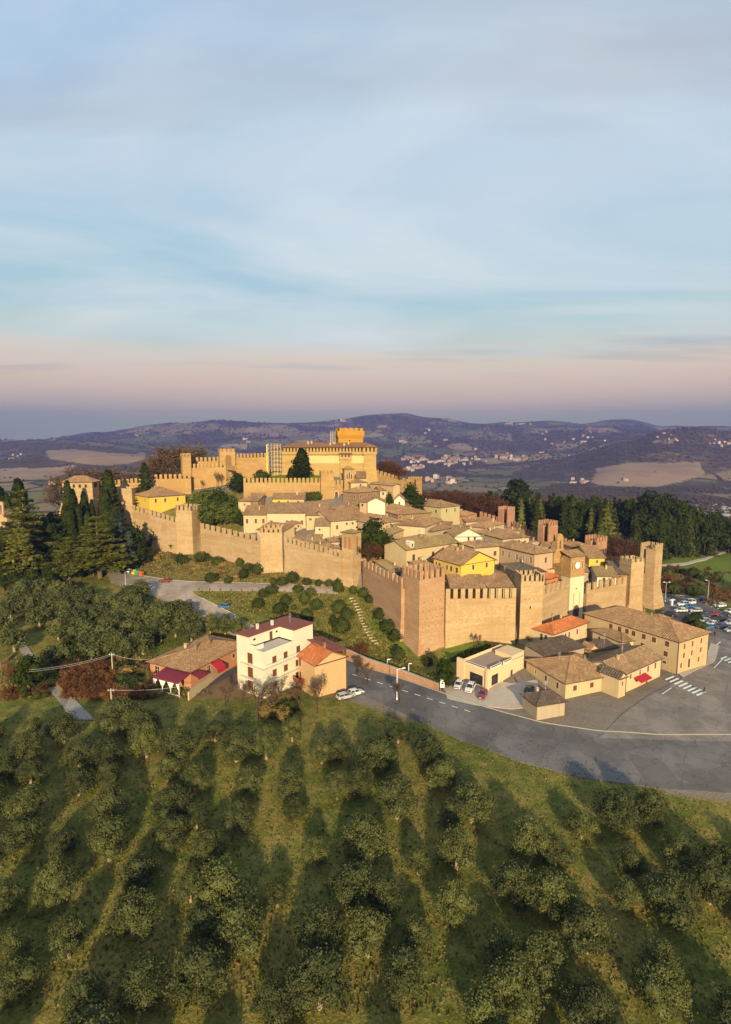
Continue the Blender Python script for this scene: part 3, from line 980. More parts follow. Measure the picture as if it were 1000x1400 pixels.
curtain('pink wall end stepping down beside the coral house', (683, 712, 290), (657, 704, 300), 5, PINKBRICK, base=8)
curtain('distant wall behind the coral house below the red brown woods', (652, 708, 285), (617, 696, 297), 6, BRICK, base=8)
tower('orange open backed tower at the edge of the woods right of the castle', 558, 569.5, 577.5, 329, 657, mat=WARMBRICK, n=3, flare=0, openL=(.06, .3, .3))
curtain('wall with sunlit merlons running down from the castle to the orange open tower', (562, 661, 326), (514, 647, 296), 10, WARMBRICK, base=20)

# ------------------------------------------------------------------ houses
def roof_slope(mb, A, B, up, ext=None, m=0, thick=.16, cor=.58, amp=.11):
    """one pitch of clay tiles: corrugated rows running from the eave A-B up the slope; ext(s) tells how far up a hip lets them run"""
    A, B, up = Vector(A), Vector(B), Vector(up)
    L = (B - A).length
    nrm = (B - A).cross(up).normalized()
    if nrm.z < 0: nrm = -nrm
    n = max(2, min(90, int(L / cor))) * 2
    ext = ext or (lambda s: 1.0)
    pb, pt = [], []
    i0 = len(mb.v)
    for k in range(n + 1):
        s = k / n
        h = nrm * (amp if k % 2 else 0.0)
        p = A + (B - A) * s
        e = max(0.0, min(1.0, ext(s)))
        sag = nrm * (-.06 * math.sin(math.pi * s))
        for q in (0, .5, 1):
            mb.v.append(tuple(p + up * (e * q) + h * (1 if e > .03 else 0) + (sag if q == .5 else Vector())))
    for k in range(n):
        for q in range(2):
            a = i0 + k * 3 + q
            mb.f.append((a, a + 3, a + 4, a + 1)); mb.m.append(m)
    # eave edge and underside
    dn = nrm * -thick
    mb.face([A, B, B + dn, A + dn], m + 1)
    poly = [A + dn, B + dn] + [A + (B - A) * s + up * max(0, min(1, ext(s))) + dn for s in (1, .75, .5, .25, 0)]
    mb.face(poly, m + 1)


def parse_wins(s):
    out = []
    for part in (s or '').split(';'):
        part = part.strip()
        if not part: continue
        face, rest = part.split(':'); fr, dim = rest.split('@')
        kind = 's'
        if dim[-1].isalpha(): kind = dim[-1]; dim = dim[:-1]
        drop, w, h = (float(x) for x in dim.split('x'))
        for f in fr.split(','): out.append((face, float(f.strip().lstrip('u')), drop, w, h, kind))
    return out


WCACHE = {}


def window_meshes(w, h, kind):
    """frame with sill, and what fills it: louvred shutters (s brown, r red, d dark), glass (g), door (o), arch-free opening (n)"""
    key = (round(w, 2), round(h, 2), kind)
    if key in WCACHE: return WCACHE[key]
    fr = MB(); t = .09
    y0, y1 = -.035, .10
    fr.box((-w / 2 - t, y0, -.02), (-w / 2, y1, h)); fr.box((w / 2, y0, -.02), (w / 2 + t, y1, h)); fr.box((-w / 2 - t, y0, h), (w / 2 + t, y1, h + t))
    if kind != 'o': fr.box((-w / 2 - .16, -.12, -.12), (w / 2 + .16, y1, -.02))
    fm = fr.mesh('window', FRAME)
    if kind in 'srd':
        p = MB(); hw = w / 2 - .02
        p.box((0, .0, .02), (hw, .05, h - .02))
        for k in range(5):
            z = .1 + (h - .25) * k / 5
            p.box((.05, -.02, z), (hw - .05, .0, z + (h - .25) / 9))
        inf = ('shutter', p.mesh('shutter', {'s': SHUT, 'r': SHUT2, 'd': DARKSH}[kind]), ((-w / 2 + .01, .03, 0), (.01, .03, 0)))
    elif kind == 'o':
        p = MB(); p.box((-w / 2 + .01, .03, 0), (w / 2 - .01, .09, h - .01)); p.box((-w / 2 + .12, .0, .12), (-.06, .03, h - .15)); p.box((.06, .0, .12), (w / 2 - .12, .03, h - .15))
        inf = ('door', p.mesh('door', WOODD), ((0, 0, 0),))
    else:
        p = MB(); p.box((-w / 2 + .005, .09, .0), (w / 2 - .005, .11, h - .005), 0)
        p.box((-.03, .06, 0), (.03, .088, h - .01), 1); p.box((-w / 2 + .01, .06, h * .55), (-.032, .088, h * .55 + .05), 1); p.box((.032, .06, h * .55), (w / 2 - .01, .088, h * .55 + .05), 1)
        inf = ('pane', p.mesh('pane', [GLASS, FRAME if kind == 'g' else WOODD]), ((0, 0, 0),))
    WCACHE[key] = (fm, inf)
    return WCACHE[key]


def add_window(parent, loc, rz, w, h, kind):
    fm, (nm, im, locs) = window_meshes(w, h, kind)
    f = put('window' if kind != 'o' else 'door_frame', fm, parent, loc, rz)
    for l in locs: put(nm, im, f, l)
    return f


def chimney(parent, p, h=1.0, s=.45, mat=None):
    mb = MB()
    mb.box((-s / 2, -s / 2, -.7), (s / 2, s / 2, h)); mb.box((-s / 2 - .06, -s / 2 - .06, h), (s / 2 + .06, s / 2 + .06, h + .1))
    mb.box((-s / 2, -s / 2, h + .1), (-s / 2 + .1, s / 2, h + .34)); mb.box((s / 2 - .1, -s / 2, h + .1), (s / 2, s / 2, h + .34)); mb.box((-s / 2 - .08, -s / 2 - .08, h + .34), (s / 2 + .08, s / 2 + .08, h + .42))
    return mb.build('chimney', mat or random.choice((STONE, CREAM, PALE)), parent, loc=p)


def house(name, label, C, Lp, Rp, d, roof='hip', pitch=20, wall=None, tile=None, wins='', chim=1, over=.42, base=None, cat='house', wallL=None, group=None, pipe=False, minh=2.2):
    wall = wall or CREAM; tile = tile or TILE
    c = PD(C[0], C[1], d); z = c.z
    Rv = PZ(Rp[0], Rp[1], z) - c if isinstance(Rp, tuple) else None
    Lv = PZ(Lp[0], Lp[1], z) - c if isinstance(Lp, tuple) else None
    if Rv is not None: Rv.z = 0
    if Lv is not None: Lv.z = 0
    if Rv is not None and (Lv is None or Rv.length >= Lv.length):
        ex = Rv.normalized(); ey = Vector((-ex.y, ex.x, 0))
        W = Rv.length; D = Lv.dot(ey) if Lv is not None else Lp
    else:
        ey = Lv.normalized(); ex = Vector((ey.y, -ey.x, 0))
        D = Lv.length; W = Rv.dot(ex) if Rv is not None else Rp
    W, D = max(W, 2.0), max(D, 2.0)
    yaw = math.atan2(ex.y, ex.x)
    g = min(gz(*(c + ex * W * a + ey * D * b).xy) for a in (0, .5, 1) for b in (0, .5, 1))
    if base is not None: g = min(g, base)
    g = min(g - .6, z - minh)
    o = empty(name, (c.x, c.y, g), yaw, label, cat, group)
    E = z - g
    ws = []
    for face, fr, drop, w, h, k in parse_wins(wins):
        if fr > 2:                                    # given as a photo column: find it along the facade
            a_, b_ = 0.0, 1.0
            vec = ex * W if face == 'R' else ey * D
            up_ = pix(c + vec)[0] > pix(c)[0]
            for _ in range(24):
                m_ = (a_ + b_) / 2
                if (pix(c + vec * m_)[0] < fr) == up_: a_ = m_
                else: b_ = m_
            fr = (a_ + b_) / 2
        ws.append((face, fr, drop, w, h, k))
    hR, hL = [], []
    for face, fr, drop, w, h, k in ws:
        (hR if face == 'R' else hL).append((fr * (W if face == 'R' else D) - w / 2, fr * (W if face == 'R' else D) + w / 2, E - drop - h, E - drop))
    mb = MB()
    facade(mb, (0, 0, 0), (1, 0, 0), (0, -1, 0), W, 0, E, hR, .12)
    facade(mb, (0, 0, 0), (0, 1, 0), (-1, 0, 0), D, 0, E, hL, .12)
    mb.face([(W, 0, 0), (W, D, 0), (W, D, E), (W, 0, E)]); mb.face([(0, D, 0), (W, D, 0), (W, D, E), (0, D, E)])
    tp = math.tan(R(pitch)); e = over
    rb = MB()
    if roof == 'x':                                   # ridge parallel to the right-hand facade
        hgt = D / 2 * tp
        for x in (0, W): mb.face([(x, 0, E), (x, D, E), (x, D / 2, E + hgt)])
        up = (D / 2 + e)
        roof_slope(rb, (-e, -e, E - e * tp + .1), (W + e, -e, E - e * tp + .1), (0, up, up * tp))
        roof_slope(rb, (W + e, D + e, E - e * tp + .1), (-e, D + e, E - e * tp + .1), (0, -up, up * tp))
        rb.tube((-e, D / 2, E + hgt + .12), (W + e, D / 2, E + hgt + .12), .14, n=5)
    elif roof == 'y':
        hgt = W / 2 * tp
        for y in (0, D): mb.face([(0, y, E), (W, y, E), (W / 2, y, E + hgt)])
        up = (W / 2 + e)
        roof_slope(rb, (-e, D + e, E - e * tp + .1), (-e, -e, E - e * tp + .1), (up, 0, up * tp))
        roof_slope(rb, (W + e, -e, E - e * tp + .1), (W + e, D + e, E - e * tp + .1), (-up, 0, up * tp))
        rb.tube((W / 2, -e, E + hgt + .12), (W / 2, D + e, E + hgt + .12), .14, n=5)
    elif roof == 'hip':
        x0, y0, x1, y1 = -e, -e, W + e, D + e
        ww, dd = x1 - x0, y1 - y0
        run = min(ww, dd) / 2; z0 = E - e * tp + .1
        u_ = run * tp
        fx = lambda s: min(1, s * ww / run, (1 - s) * ww / run)
        fy = lambda s: min(1, s * dd / run, (1 - s) * dd / run)
        roof_slope(rb, (x0, y0, z0), (x1, y0, z0), (0, run, u_), fx)
        roof_slope(rb, (x1, y0, z0), (x1, y1, z0), (-run, 0, u_), fy)
        roof_slope(rb, (x1, y1, z0), (x0, y1, z0), (0, -run, u_), fx)
        roof_slope(rb, (x0, y1, z0), (x0, y0, z0), (run, 0, u_), fy)
        zr = z0 + u_ + .03
        if ww >= dd: a, b = (x0 + run, (y0 + y1) / 2, zr), (x1 - run, (y0 + y1) / 2, zr)
        else: a, b = ((x0 + x1) / 2, y0 + run, zr), ((x0 + x1) / 2, y1 - run, zr)
        rb.tube(a, b, .14, n=5)
        for cx, cy in ((x0, y0), (x1, y0), (x1, y1), (x0, y1)):
            q = a if (Vector(a).xy - Vector((cx, cy))).length < (Vector(b).xy - Vector((cx, cy))).length else b
            rb.tube((cx, cy, z0 + .03), q, .13, n=5)
        hgt = u_
    elif roof == 'shed':                              # rises away from the right-hand facade
        hgt = D * tp
        for x in (0, W): mb.face([(x, 0, E), (x, D, E), (x, D, E + hgt)])
        mb.face([(0, D, E), (W, D, E), (W, D, E + hgt), (0, D, E + hgt)])
        roof_slope(rb, (-e, -e, E - e * tp + .1), (W + e, -e, E - e * tp + .1), (0, D + 2 * e, (D + 2 * e) * tp))
    elif roof == 'shedx':                             # rises to the right, seen as a raking wall top
        hgt = W * tp
        for y in (0, D): mb.face([(0, y, E), (W, y, E), (W, y, E + hgt)])
        mb.face([(W, 0, E), (W, D, E), (W, D, E + hgt), (W, 0, E + hgt)])
        roof_slope(rb, (-e, D + e, E - e * tp + .1), (-e, -e, E - e * tp + .1), (W + 2 * e, 0, (W + 2 * e) * tp))
    mb.build('wall', [wall], o)
    rf = rb.build('roof', [tile, WOODD], o)
    for face, fr, drop, w, h, k in ws:
        if face == 'R': add_window(o, (fr * W, 0, E - drop - h), 0, w, h, k)
        else: add_window(o, (0, fr * D, E - drop - h), -math.pi / 2, w, h, k)
    for _ in range(chim):
        fx_, fy_ = random.uniform(.25, .8), random.uniform(.3, .75)
        if roof == 'x': zz = E + (D / 2 - abs(fy_ - .5) * D) * tp
        elif roof == 'y': zz = E + (W / 2 - abs(fx_ - .5) * W) * tp
        elif roof == 'shed': zz = E + fy_ * D * tp
        elif roof == 'shedx': zz = E + fx_ * W * tp
        else: zz = E + min(min(fx_, 1 - fx_) * W, min(fy_, 1 - fy_) * D) * tp
        chimney(rf, (fx_ * W, fy_ * D, zz + .1), random.uniform(.6, 1.1))
    if pipe:
        pb = MB(); pb.tube((-.09, -.09, 0), (-.09, -.09, E - .1), .06, n=6); pb.build('drain_pipe', WOODD, o)
    o['W'], o['D'], o['E'] = W, D, E
    return o


random.seed(11)
house('villa', 'bright yellow villa with brown hip roof on a terrace above the left wall', (204, 679), (181, 675), (259, 676.5), 250, 'hip', 22, YELLOW, TILE, 'L:.25,.75@1.2x.9x1.5s;R:.17,.43,.78@1.2x.9x1.7s', 2, .7, minh=6)
# inside the walls, upper row to lower row
house('house', 'small cream house under the lower castle wall with red shuttered windows', (352, 685), (361, 680), (326, 685), 243, 'hip', 22, CREAM, TILE, '', 0) if False else None
house('house', 'small cream hip roofed house beside the leafy trees, below the lower castle wall', (326, 685.5), 8.0, (352, 685.5), 244, 'hip', 20, CREAM, TILE2, 'R:.33,.72@.9x.9x1.0r', 1)
house('outhouse', 'narrow brown gabled outhouse on the right of the small hip roofed house', (353, 685), 6.0, (362, 683), 243, 'shedx', 22, STONE, TILE2, 'R:.35@1x.7x1.3s', 0)
house('house', 'house with one bright lemon half wall and a pyramid roof', (373, 682), 9.0, (397.6, 682), 241, 'x', 24, YELLOW, TILE2, 'R:.35,.85@.8x.9x1.3s', 0)
house('house', 'pale pinkish half of the pyramid roofed pair, right of the lemon wall', (398, 682), 9.0, (416, 682), 241, 'x', 24, PINK, TILE2, 'R:.55@.8x.9x1.3d', 1)
house('row_house', 'cream row house with three dark windows right of the leafy trees', (333, 704), 9.0, (364.6, 704), 231, 'shed', 17, CREAM, TILE, 'R:.15,.53,.86@1.6x1.0x1.9s', 1)
house('row_house', 'long pale row house with four brown windows behind the broad wall tower', (365.2, 701.5), 10.0, (418, 701.5), 230, 'shed', 17, PALE, TILE2, 'R:.11,.52,.7,.9@3.0x1.1x1.9s', 2)
house('house', 'low roofed cream house joined to the right end of the pale row house', (419, 704.5), 12.0, (447, 704.5), 228, 'shed', 18, CREAM, TILE, 'R:.2,.62@1.2x1.0x.9d', 1)
house('cottage', 'tiny cream cottage with a small window in front of the long blank roofed house', (431, 719), 5.0, (451, 719), 217, 'shed', 22, PALE, TILE2, 'R:.3@1.0x.8x.8d', 0)
house('house', 'long cream house with a broad brown roof and one rust red shutter behind the belfry', (452, 713), (443, 704), (531, 707), 219, 'x', 17, PALE, TILE, 'R:.11@1.6x1.0x1.7r;R:.27,.37@1.0x.9x.8d', 1)
house('house', 'stone town house with many upper windows under a hip roof near the campanile', (489, 673.5), (470, 671.5), (518, 671), 243, 'hip', 22, STONE, TILE, 'L:.2,.5,.85@1.2x.8x1.6d;R:.15,.3,.5,.8@1.0x.8x1.5d;L:.3,.7@4.4x.8x1.2d', 2)
house('house', 'little white fronted house with one dark window in front of the stone town house', (492, 686), 9.0, (501, 686.5), 233, 'x', 20, PINK, TILE, 'R:.4@.7x1.0x1.2d', 0)
house('house', 'white gable ended house beside the long brown roof with four small windows', (502, 687), 10.0, (527, 687), 233, 'y', 26, WHITEP, TILE2, '', 1)
house('house', 'long low brown roofed house with a broken row of small dark windows', (545, 703.5), (503, 693), (581, 699), 224, 'hip', 15, STONE, TILE, 'L:.22,.38,.62@.6x.8x1.3s;R:.05,.4@.6x.9x1.2s', 2)
house('house', 'high pale green house with a broad hip roof before the woods', (603, 694), (562, 689), (618.5, 690), 247, 'hip', 20, GREENP, TILE2, 'L:.15,.55,.8@1.2x1.0x1.5d;R:.3,.75@.8x.8x1.7d', 2)
house('house', 'tan house with a brown roof and a long sunlit raking side wall', (581, 720.5), (552, 713), (604, 712), 208, 'hip', 16, PALE, TILE, '', 1)
house('house', 'tan house with a mossy roof beside the dark round tree', (533, 731), (522, 726), (557, 722), 200, 'hip', 18, CREAM, TILE3, 'R:.75@1.2x.9x.9d', 1)
house('house', 'coral house with a small square roof against the far wall', (633, 706), (619, 703), (650, 702), 262, 'hip', 20, CORAL, TILE, 'L:.5@1.0x.9x1.4d;R:.5@1.2x.9x1.4g', 1)
house('house', 'small white house with steep gable and two windows, right of the stair of roofs', (622, 733.5), 12.0, (660, 733), 199, 'y', 28, WHITEP, TILE2, 'R:.5,.72@.3x.7x1.3d', 1)
house('house', 'low roofs between the white gable and the coral house', (590, 727), (578, 722), (620, 721), 210, 'hip', 15, GREYP, TILE2, '', 2)
house('house', 'brown roofed house with a cream end wall below the leftmost pink tower', (688, 737), (650, 727), (707, 730), 202, 'hip', 17, CREAM, TILE2, 'R:.6@.7x.8x1.5d', 2)
house('house', 'cream house with a shallow roof and skylights behind the yellow house', (650, 749), (628, 742), (678, 744.5), 184, 'hip', 16, CREAM, TILE, 'L:.5@1.2x.9x1.3s;R:.15,.8@1.6x1.2x1.6s', 1)
house('townhouse', 'big grey hip roofed town house with tall windows above the square wall tower', (731.5, 757), (677, 744.5), (759, 754), 174, 'hip', 22, PINK, TILE2, 'L:.08,.42,.78,.92@1.4x.9x1.9g;L:.25,.62@1.4x.9x1.9g;R:.6@1.6x.9x1.9d;L:.12,.9@5.6x.9x1.6d', 2, .6, minh=8)
house('house', 'ochre house with a small dormer on its mossy roof behind the pink curtain wall', (556, 752), (532, 744), (628, 741.5), 182, 'x', 20, CREAM, TILE3, 'R:.13,.49@1.8x1.2x2.1d', 0, minh=6)
house('house', 'vivid yellow house with a wide gable facing the square wall tower', (631, 772), (596, 761.5), (677, 765), 167, 'y', 24, YELLOW, TILE, 'L:.15,.35,.78@1.3x1.1x1.6s;R:.35,.75@.6x.9x1.5s;L:.5,.9@1.3x.8x1.5d', 2, .6, minh=6)
house('house', 'small house with mossy roof and a white end wall behind the pink curtain wall', (536, 782), (513, 767), (553, 780), 173, 'hip', 18, WHITEP, TILE3, 'R:.5@.5x1.4x1.2d', 1)
house('house', 'brown roofed house just behind the ten thick merlons', (618, 806), 8.0, (664, 806), 160, 'shed', 16, CORAL, TILE, '', 0)
house('house', 'dark hip roofed house between the vivid yellow house and the square wall tower', (690, 799), (650, 782), (706, 790), 164, 'hip', 20, GREYP, TILE2, 'L:.8@.7x1.0x1.4d', 1)
house('house', 'white fronted house with a mossy gable roof just right of the clock tower', (817, 788), (803, 778), (837, 784), 190, 'x', 22, WHITEP, TILE3, 'R:.35,.8@.5x1.0x1.6d', 1)
house('house', 'dark grey roofed house with a red wall left of the low broken tower', (839, 785), (823, 771), (852, 780), 196, 'x', 18, CORAL, DARKTILE, '', 0)
house('house', 'yellow gabled house below the pink open tower beside the bell gable', (806, 763), (781, 752), (819, 759), 208, 'x', 22, YELLOW, TILE, 'R:.5@.8x.7x1.2s', 1)
house('house', 'brown roofed house left of the long cream house inside the sloping wall', (393, 740), (388, 734), (421, 737), 212, 'hip', 18, CREAM, TILE2, '', 1)
house('house', 'low house with scattered chimney pots inside the sloping wall', (424, 742), (418, 735), (441, 736), 209, 'hip', 18, GREYP, TILE3, '', 2)
house('house', 'small dark roofed house with skylight left of the belfry, inside the sloping wall', (447, 751), (437, 744), (466, 749), 200, 'hip', 18, CREAM, TILE2, '', 1)
house('house', 'round fronted cottage roof under the castle turret', (480, 660), (470, 657), (500, 659), 258, 'hip', 20, CREAM, TILE, 'R:.6@.6x.8x1.1d', 1)
house('house', 'upper tan cottage with a square window between the campanile and the castle wall', (488, 654), 8.0, (500, 654), 264, 'shed', 18, TAN, TILE2, 'R:.3@1.6x1.0x1.3s', 0)
house('house', 'cottage with a wide brown roof below the right end of the castle', (507, 661), (500, 659), (538, 664), 262, 'x', 18, TAN, TILE, 'R:.4@1.0x1.0x1.3d', 1)
house('house', 'cream cottage with dark windows at the foot of the castle wall', (520, 671), (512, 669), (535, 671), 252, 'x', 20, PALE, TILE, 'R:.3,.75@.7x.9x1.2d', 1)
house('house', 'tiny white gabled house by the dark cypress below the orange open tower', (539, 683.5), (538, 679), (553, 682), 245, 'y', 40, WHITEP, TILE2, 'R:.5@.8x.7x1.2d', 0)
house('house', 'long low roof running behind the tiny white gabled house', (556, 692), (548, 688), (585, 689), 250, 'hip', 14, TAN, TILE2, 'R:.3,.7@.7x.8x1.0d', 2)
house('house', 'low brown roof between the long cream house and the mossy tan house', (505, 733), (497, 727), (528, 728), 207, 'hip', 15, GREYP, TILE2, '', 2)
house('house', 'dark roof in front of the big grey town house', (706, 783), (684, 771), (735, 776), 168, 'hip', 15, GREYP, DARKTILE, '', 1)
house('house', 'low pink walled house under the clock tower flank', (748, 792), 6.0, (764, 788), 172, 'shed', 15, CORAL, REDTILE, '', 0)

house('house', 'low brown roof between the tiny cream cottage and the belfry', (452, 741), (446, 736), (474, 738), 207, 'hip', 15, CREAM, TILE, '', 1)
house('house', 'small house with a sagging roof between the two broad wall towers', (352, 724), 7.0, (386, 728), 217, 'shed', 16, CREAM, TILE2, '', 1)
house('house', 'brown roofed house wedged below the little white fronted house', (470, 698), (462, 694), (500, 695), 234, 'hip', 15, TAN, TILE, '', 2)
house('house', 'long brown roof in the row between the town house and the long low house', (508, 716), (498, 711), (552, 712), 213, 'hip', 15, TAN, TILE, 'R:.3,.6@.6x.8x1.0d', 2)
house('house', 'low roofed house between the ochre house and the raking wall house', (566, 741), (552, 735), (600, 735), 194, 'hip', 14, CREAM, TILE, '', 1)
house('house', 'roof with a stepped ridge left of the yellow house, above the corner tower', (586, 778), (560, 768), (600, 774), 170, 'hip', 16, TAN, TILE, '', 1)
house('house', 'reddish roofed house behind the merlons left of the square wall tower', (668, 803), 6.0, (702, 802), 161, 'shed', 16, TAN, TILE, '', 0)
house('house', 'tan house behind the short curtain wall left of the clock tower', (742, 778), (728, 772), (757, 776), 177, 'hip', 15, TAN, TILE2, '', 1)
house('house', 'brown roof between the pink open tower and the yellow gabled house', (783, 748), (766, 742), (800, 744), 222, 'hip', 15, TAN, TILE, '', 1)
house('house', 'broad roof in front of the leftmost pink open tower', (664, 722), (650, 716), (690, 716), 222, 'hip', 15, TAN, TILE, '', 2)

# lean-tos and small roofs wedged into the gaps of the town
taken = []
for q in [q for q in bpy.data.objects if 'W' in q.keys()]:
    a_ = q.rotation_euler.z; X_, Y_ = Vector((math.cos(a_), math.sin(a_))), Vector((-math.sin(a_), math.cos(a_)))
    c_ = q.location.xy + X_ * q['W'] / 2 + Y_ * q['D'] / 2
    taken.append((c_.x, c_.y, q['W'] / 2, q['D'] / 2, a_))


def blocked(x, y, r):
    for cx, cy, hw, hd, a_ in taken:
        dx, dy = x - cx, y - cy
        lx, ly = dx * math.cos(a_) + dy * math.sin(a_), -dx * math.sin(a_) + dy * math.cos(a_)
        if abs(lx) < hw + r and abs(ly) < hd + r: return True
    return False


made = 0
for _ in range(4000):
    if made >= 46: break
    u = random.uniform(385, 830); d = random.uniform(165, 262)
    p = XD(u, d, 20)
    if float(inside_depth(np.array([p.x]), np.array([p.y]))[0]) < 9: continue
    if u < 480 and d < 200: continue
    if u < 500 and d > 246: continue
    if 495 < u < 525 and d < 204: continue
    if blocked(p.x, p.y, 2.0): continue
    g_ = gz(p.x, p.y); w_, l_ = random.uniform(4.5, 7), random.uniform(4, 6.5)
    if (H - (g_ + 5)) / d < .07: continue
    a_ = random.choice((R(20), R(-25), R(35), R(-10)))
    hgt = random.uniform(2.6, 4.6)
    cpt = Vector((p.x, p.y, g_ + hgt))
    cu, cv = pix(cpt)
    ru, rv = pix(cpt + Vector((math.cos(a_) * w_, math.sin(a_) * w_, 0)))
    house('outhouse', 'small tiled outhouse wedged between the houses of the walled town', (cu, cv), l_, (ru, rv), d, random.choice(('hip', 'shed', 'x', 'y')), random.uniform(13, 22), random.choice((CREAM, TAN, TAN, GREYP, PALE, STONE)), random.choice((TILE, TILE, TILE2, TILE3)), random.choice(('', 'R:.5@.7x.8x1.1d', 'R:.3,.7@.6x.8x1.0s')), random.choice((0, 1, 1)), .3, group='small outhouses between the town houses')
    taken.append((p.x + math.cos(a_) * w_ / 2, p.y + l_ / 2, w_ / 2, l_ / 2, a_)); made += 1

# dormer on the ochre house
och = [o for o in bpy.data.objects if o.get('label', '').startswith('ochre house')][0]
mb = MB(); mb.prism([(0, 0), (1.5, 0), (1.5, 2.6), (0, 2.6)], 0, 1.9); mb.extr([(-.15, -.15, 1.9), (1.65, -.15, 1.9), (.75, -.15, 2.5)], (0, 2.9, 0))
dm = mb.build('dormer', WHITEP, och, loc=(och['W'] * .1, .7, och['E'] + .1))
mb = MB(); mb.box((.45, -.03, .5), (1.05, .0, 1.6)); mb.build('pane', GLASS, dm)
# skylights on the cream house
sk = [o for o in bpy.data.objects if o.get('label', '').startswith('cream house with a shallow')][0]
for fx in (.3, .6, .8):
    mb = MB(); tp = math.tan(R(16)); y = sk['D'] * .25
    mb.obox((sk['W'] * fx, y, sk['E'] + y * tp + .2), (.9, 0, 0), (0, 1.2, 1.2 * tp), (0, -.02, .08)); mb.build('skylight', plain('skylight_glass', (.10, .12, .17), .15, spec=.6), sk)

# ------------------------------------------------------------------ clock tower, belfries, castle
def arch_pts(w, h, n=8):
    r = w / 2
    return [(-r, 0), (r, 0)] + [(r * math.cos(math.pi * k / n), h - r + r * math.sin(math.pi * k / n)) for k in range(n + 1)]


def arch_recess(mb, x, z, w, h, depth, m=0, y=0.0, flip=1):
    """flat arched panel on the plane y; dark ones paint the shade of a recess"""
    pts = [(x + a, y - .012, z + b) for a, b in arch_pts(w, h)]
    mb.extr(pts, (0, .05, 0), m)


def arch_ring(mb, x, z, w, h, t, out, m=0, n=8, y=0.0):
    a = arch_pts(w, h, n)[1:]; b = arch_pts(w + 2 * t, h + t, n)[1:]
    a = a[:1] + a[1:] + [(-w / 2, 0)]; b = b[:1] + b[1:] + [(-w / 2 - t, 0)]
    for k in range(len(a) - 1):
        mb.extr([(x + a[k][0], y - out, z + a[k][1]), (x + b[k][0], y - out, z + b[k][1]), (x + b[k + 1][0], y - out, z + b[k + 1][1]), (x + a[k + 1][0], y - out, z + a[k + 1][1])], (0, out + .02, 0), m)


LIME = plaster('lime_render', (.62, .52, .33), .35)
yaw, S = tower_frame(757, 781.5, 804, 178)
C = PD(781.5, 762, 178)
zb = PD(790, 846, 178).z - 1.5
ct = empty('clock_tower', (C.x, C.y, zb), yaw, 'gate tower with a white clock face, pale rendered front and brick flank', 'tower')
Ht = C.z - zb
Wd, Dp = S * .78, S * .9
vz = lambda v: PD(781.5, v, 178).z - zb
mb = MB()
mb.box((0, 0, vz(787)), (Wd, Dp * .5, Ht)); mb.box((-.12, -.14, vz(790)), (Wd + .12, Dp * .5 + .02, vz(787.2)))
mb.box((.0, .002, 0), (Wd, Dp * .5, vz(790.2)), 1)
mb.box((-.1, Dp * .5 + .005, 0), (Wd - .3, Dp * 1.45, vz(764)))
mb.build('masonry', [WARMBRICK, LIME], ct)
mb = MB()
roof_slope(mb, (-.5, -.5, Ht + .02), (Wd + .5, -.5, Ht + .02), (0, Dp * .5 + 1, 1.4)); mb.build('roof', [TILE, WOODD], ct)
mb = MB(); zc = vz(774)
mb.tube((Wd * .46, .0, zc), (Wd * .46, -.16, zc), 1.12, n=28)
cf = mb.build('clock_face', plain('enamel_white', (.82, .82, .78), .4, var=.03), ct)
mb = MB()
for k in range(12):
    q = k * math.pi / 6; r0 = .82
    mb.obox((Wd * .46 + math.sin(q) * r0 - .035, -.185, zc + math.cos(q) * r0 - .035), (.07, 0, 0), (0, .03, 0), (0, 0, .07))
for q, l in ((R(285), .6), (R(185), .85)):
    a = Vector((math.sin(q), 0, math.cos(q))); w = Vector((a.z, 0, -a.x)) * .05
    c0 = Vector((Wd * .46, -.2, zc))
    mb.obox(c0 - w - a * .1, w * 2, (0, .03, 0), a * (l + .1))
mb.build('clock_hand', BLACK, cf)
mb = MB()
for k in range(24):
    q0, q1 = k * math.pi / 12, (k + 1) * math.pi / 12
    P = lambda r, q: (Wd * .46 + math.sin(q) * r, -.2, zc + math.cos(q) * r)
    mb.extr([P(1.1, q0), P(1.26, q0), P(1.26, q1), P(1.1, q1)], (0, .19, 0))
mb.build('clock_rim', plain('dark_bronze', (.16, .11, .06), .6), cf)
for fx in (.12, .83):
    mb = MB(); arch_ring(mb, 0, 0, .62, 2.5, .1, .06)
    w = mb.build('window', FRAME, ct, loc=(Wd * fx, 0, vz(779)))
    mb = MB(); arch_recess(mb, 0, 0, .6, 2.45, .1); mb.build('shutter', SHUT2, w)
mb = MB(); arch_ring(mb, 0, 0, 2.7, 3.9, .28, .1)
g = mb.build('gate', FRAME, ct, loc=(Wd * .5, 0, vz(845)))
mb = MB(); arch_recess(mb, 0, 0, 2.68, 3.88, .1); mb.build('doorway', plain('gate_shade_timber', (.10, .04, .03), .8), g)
mb = MB(); mb.box((Wd * .42, -.02, vz(807)), (Wd * .42 + .6, .01, vz(805.4))); mb.box((Wd * .28, -.05, vz(838)), (Wd * .28 + .12, .0, vz(812))); mb.box((Wd * .70, -.05, vz(838)), (Wd * .70 + .12, .0, vz(812)))
mb.build('drawbridge_slot', WOODD, ct)

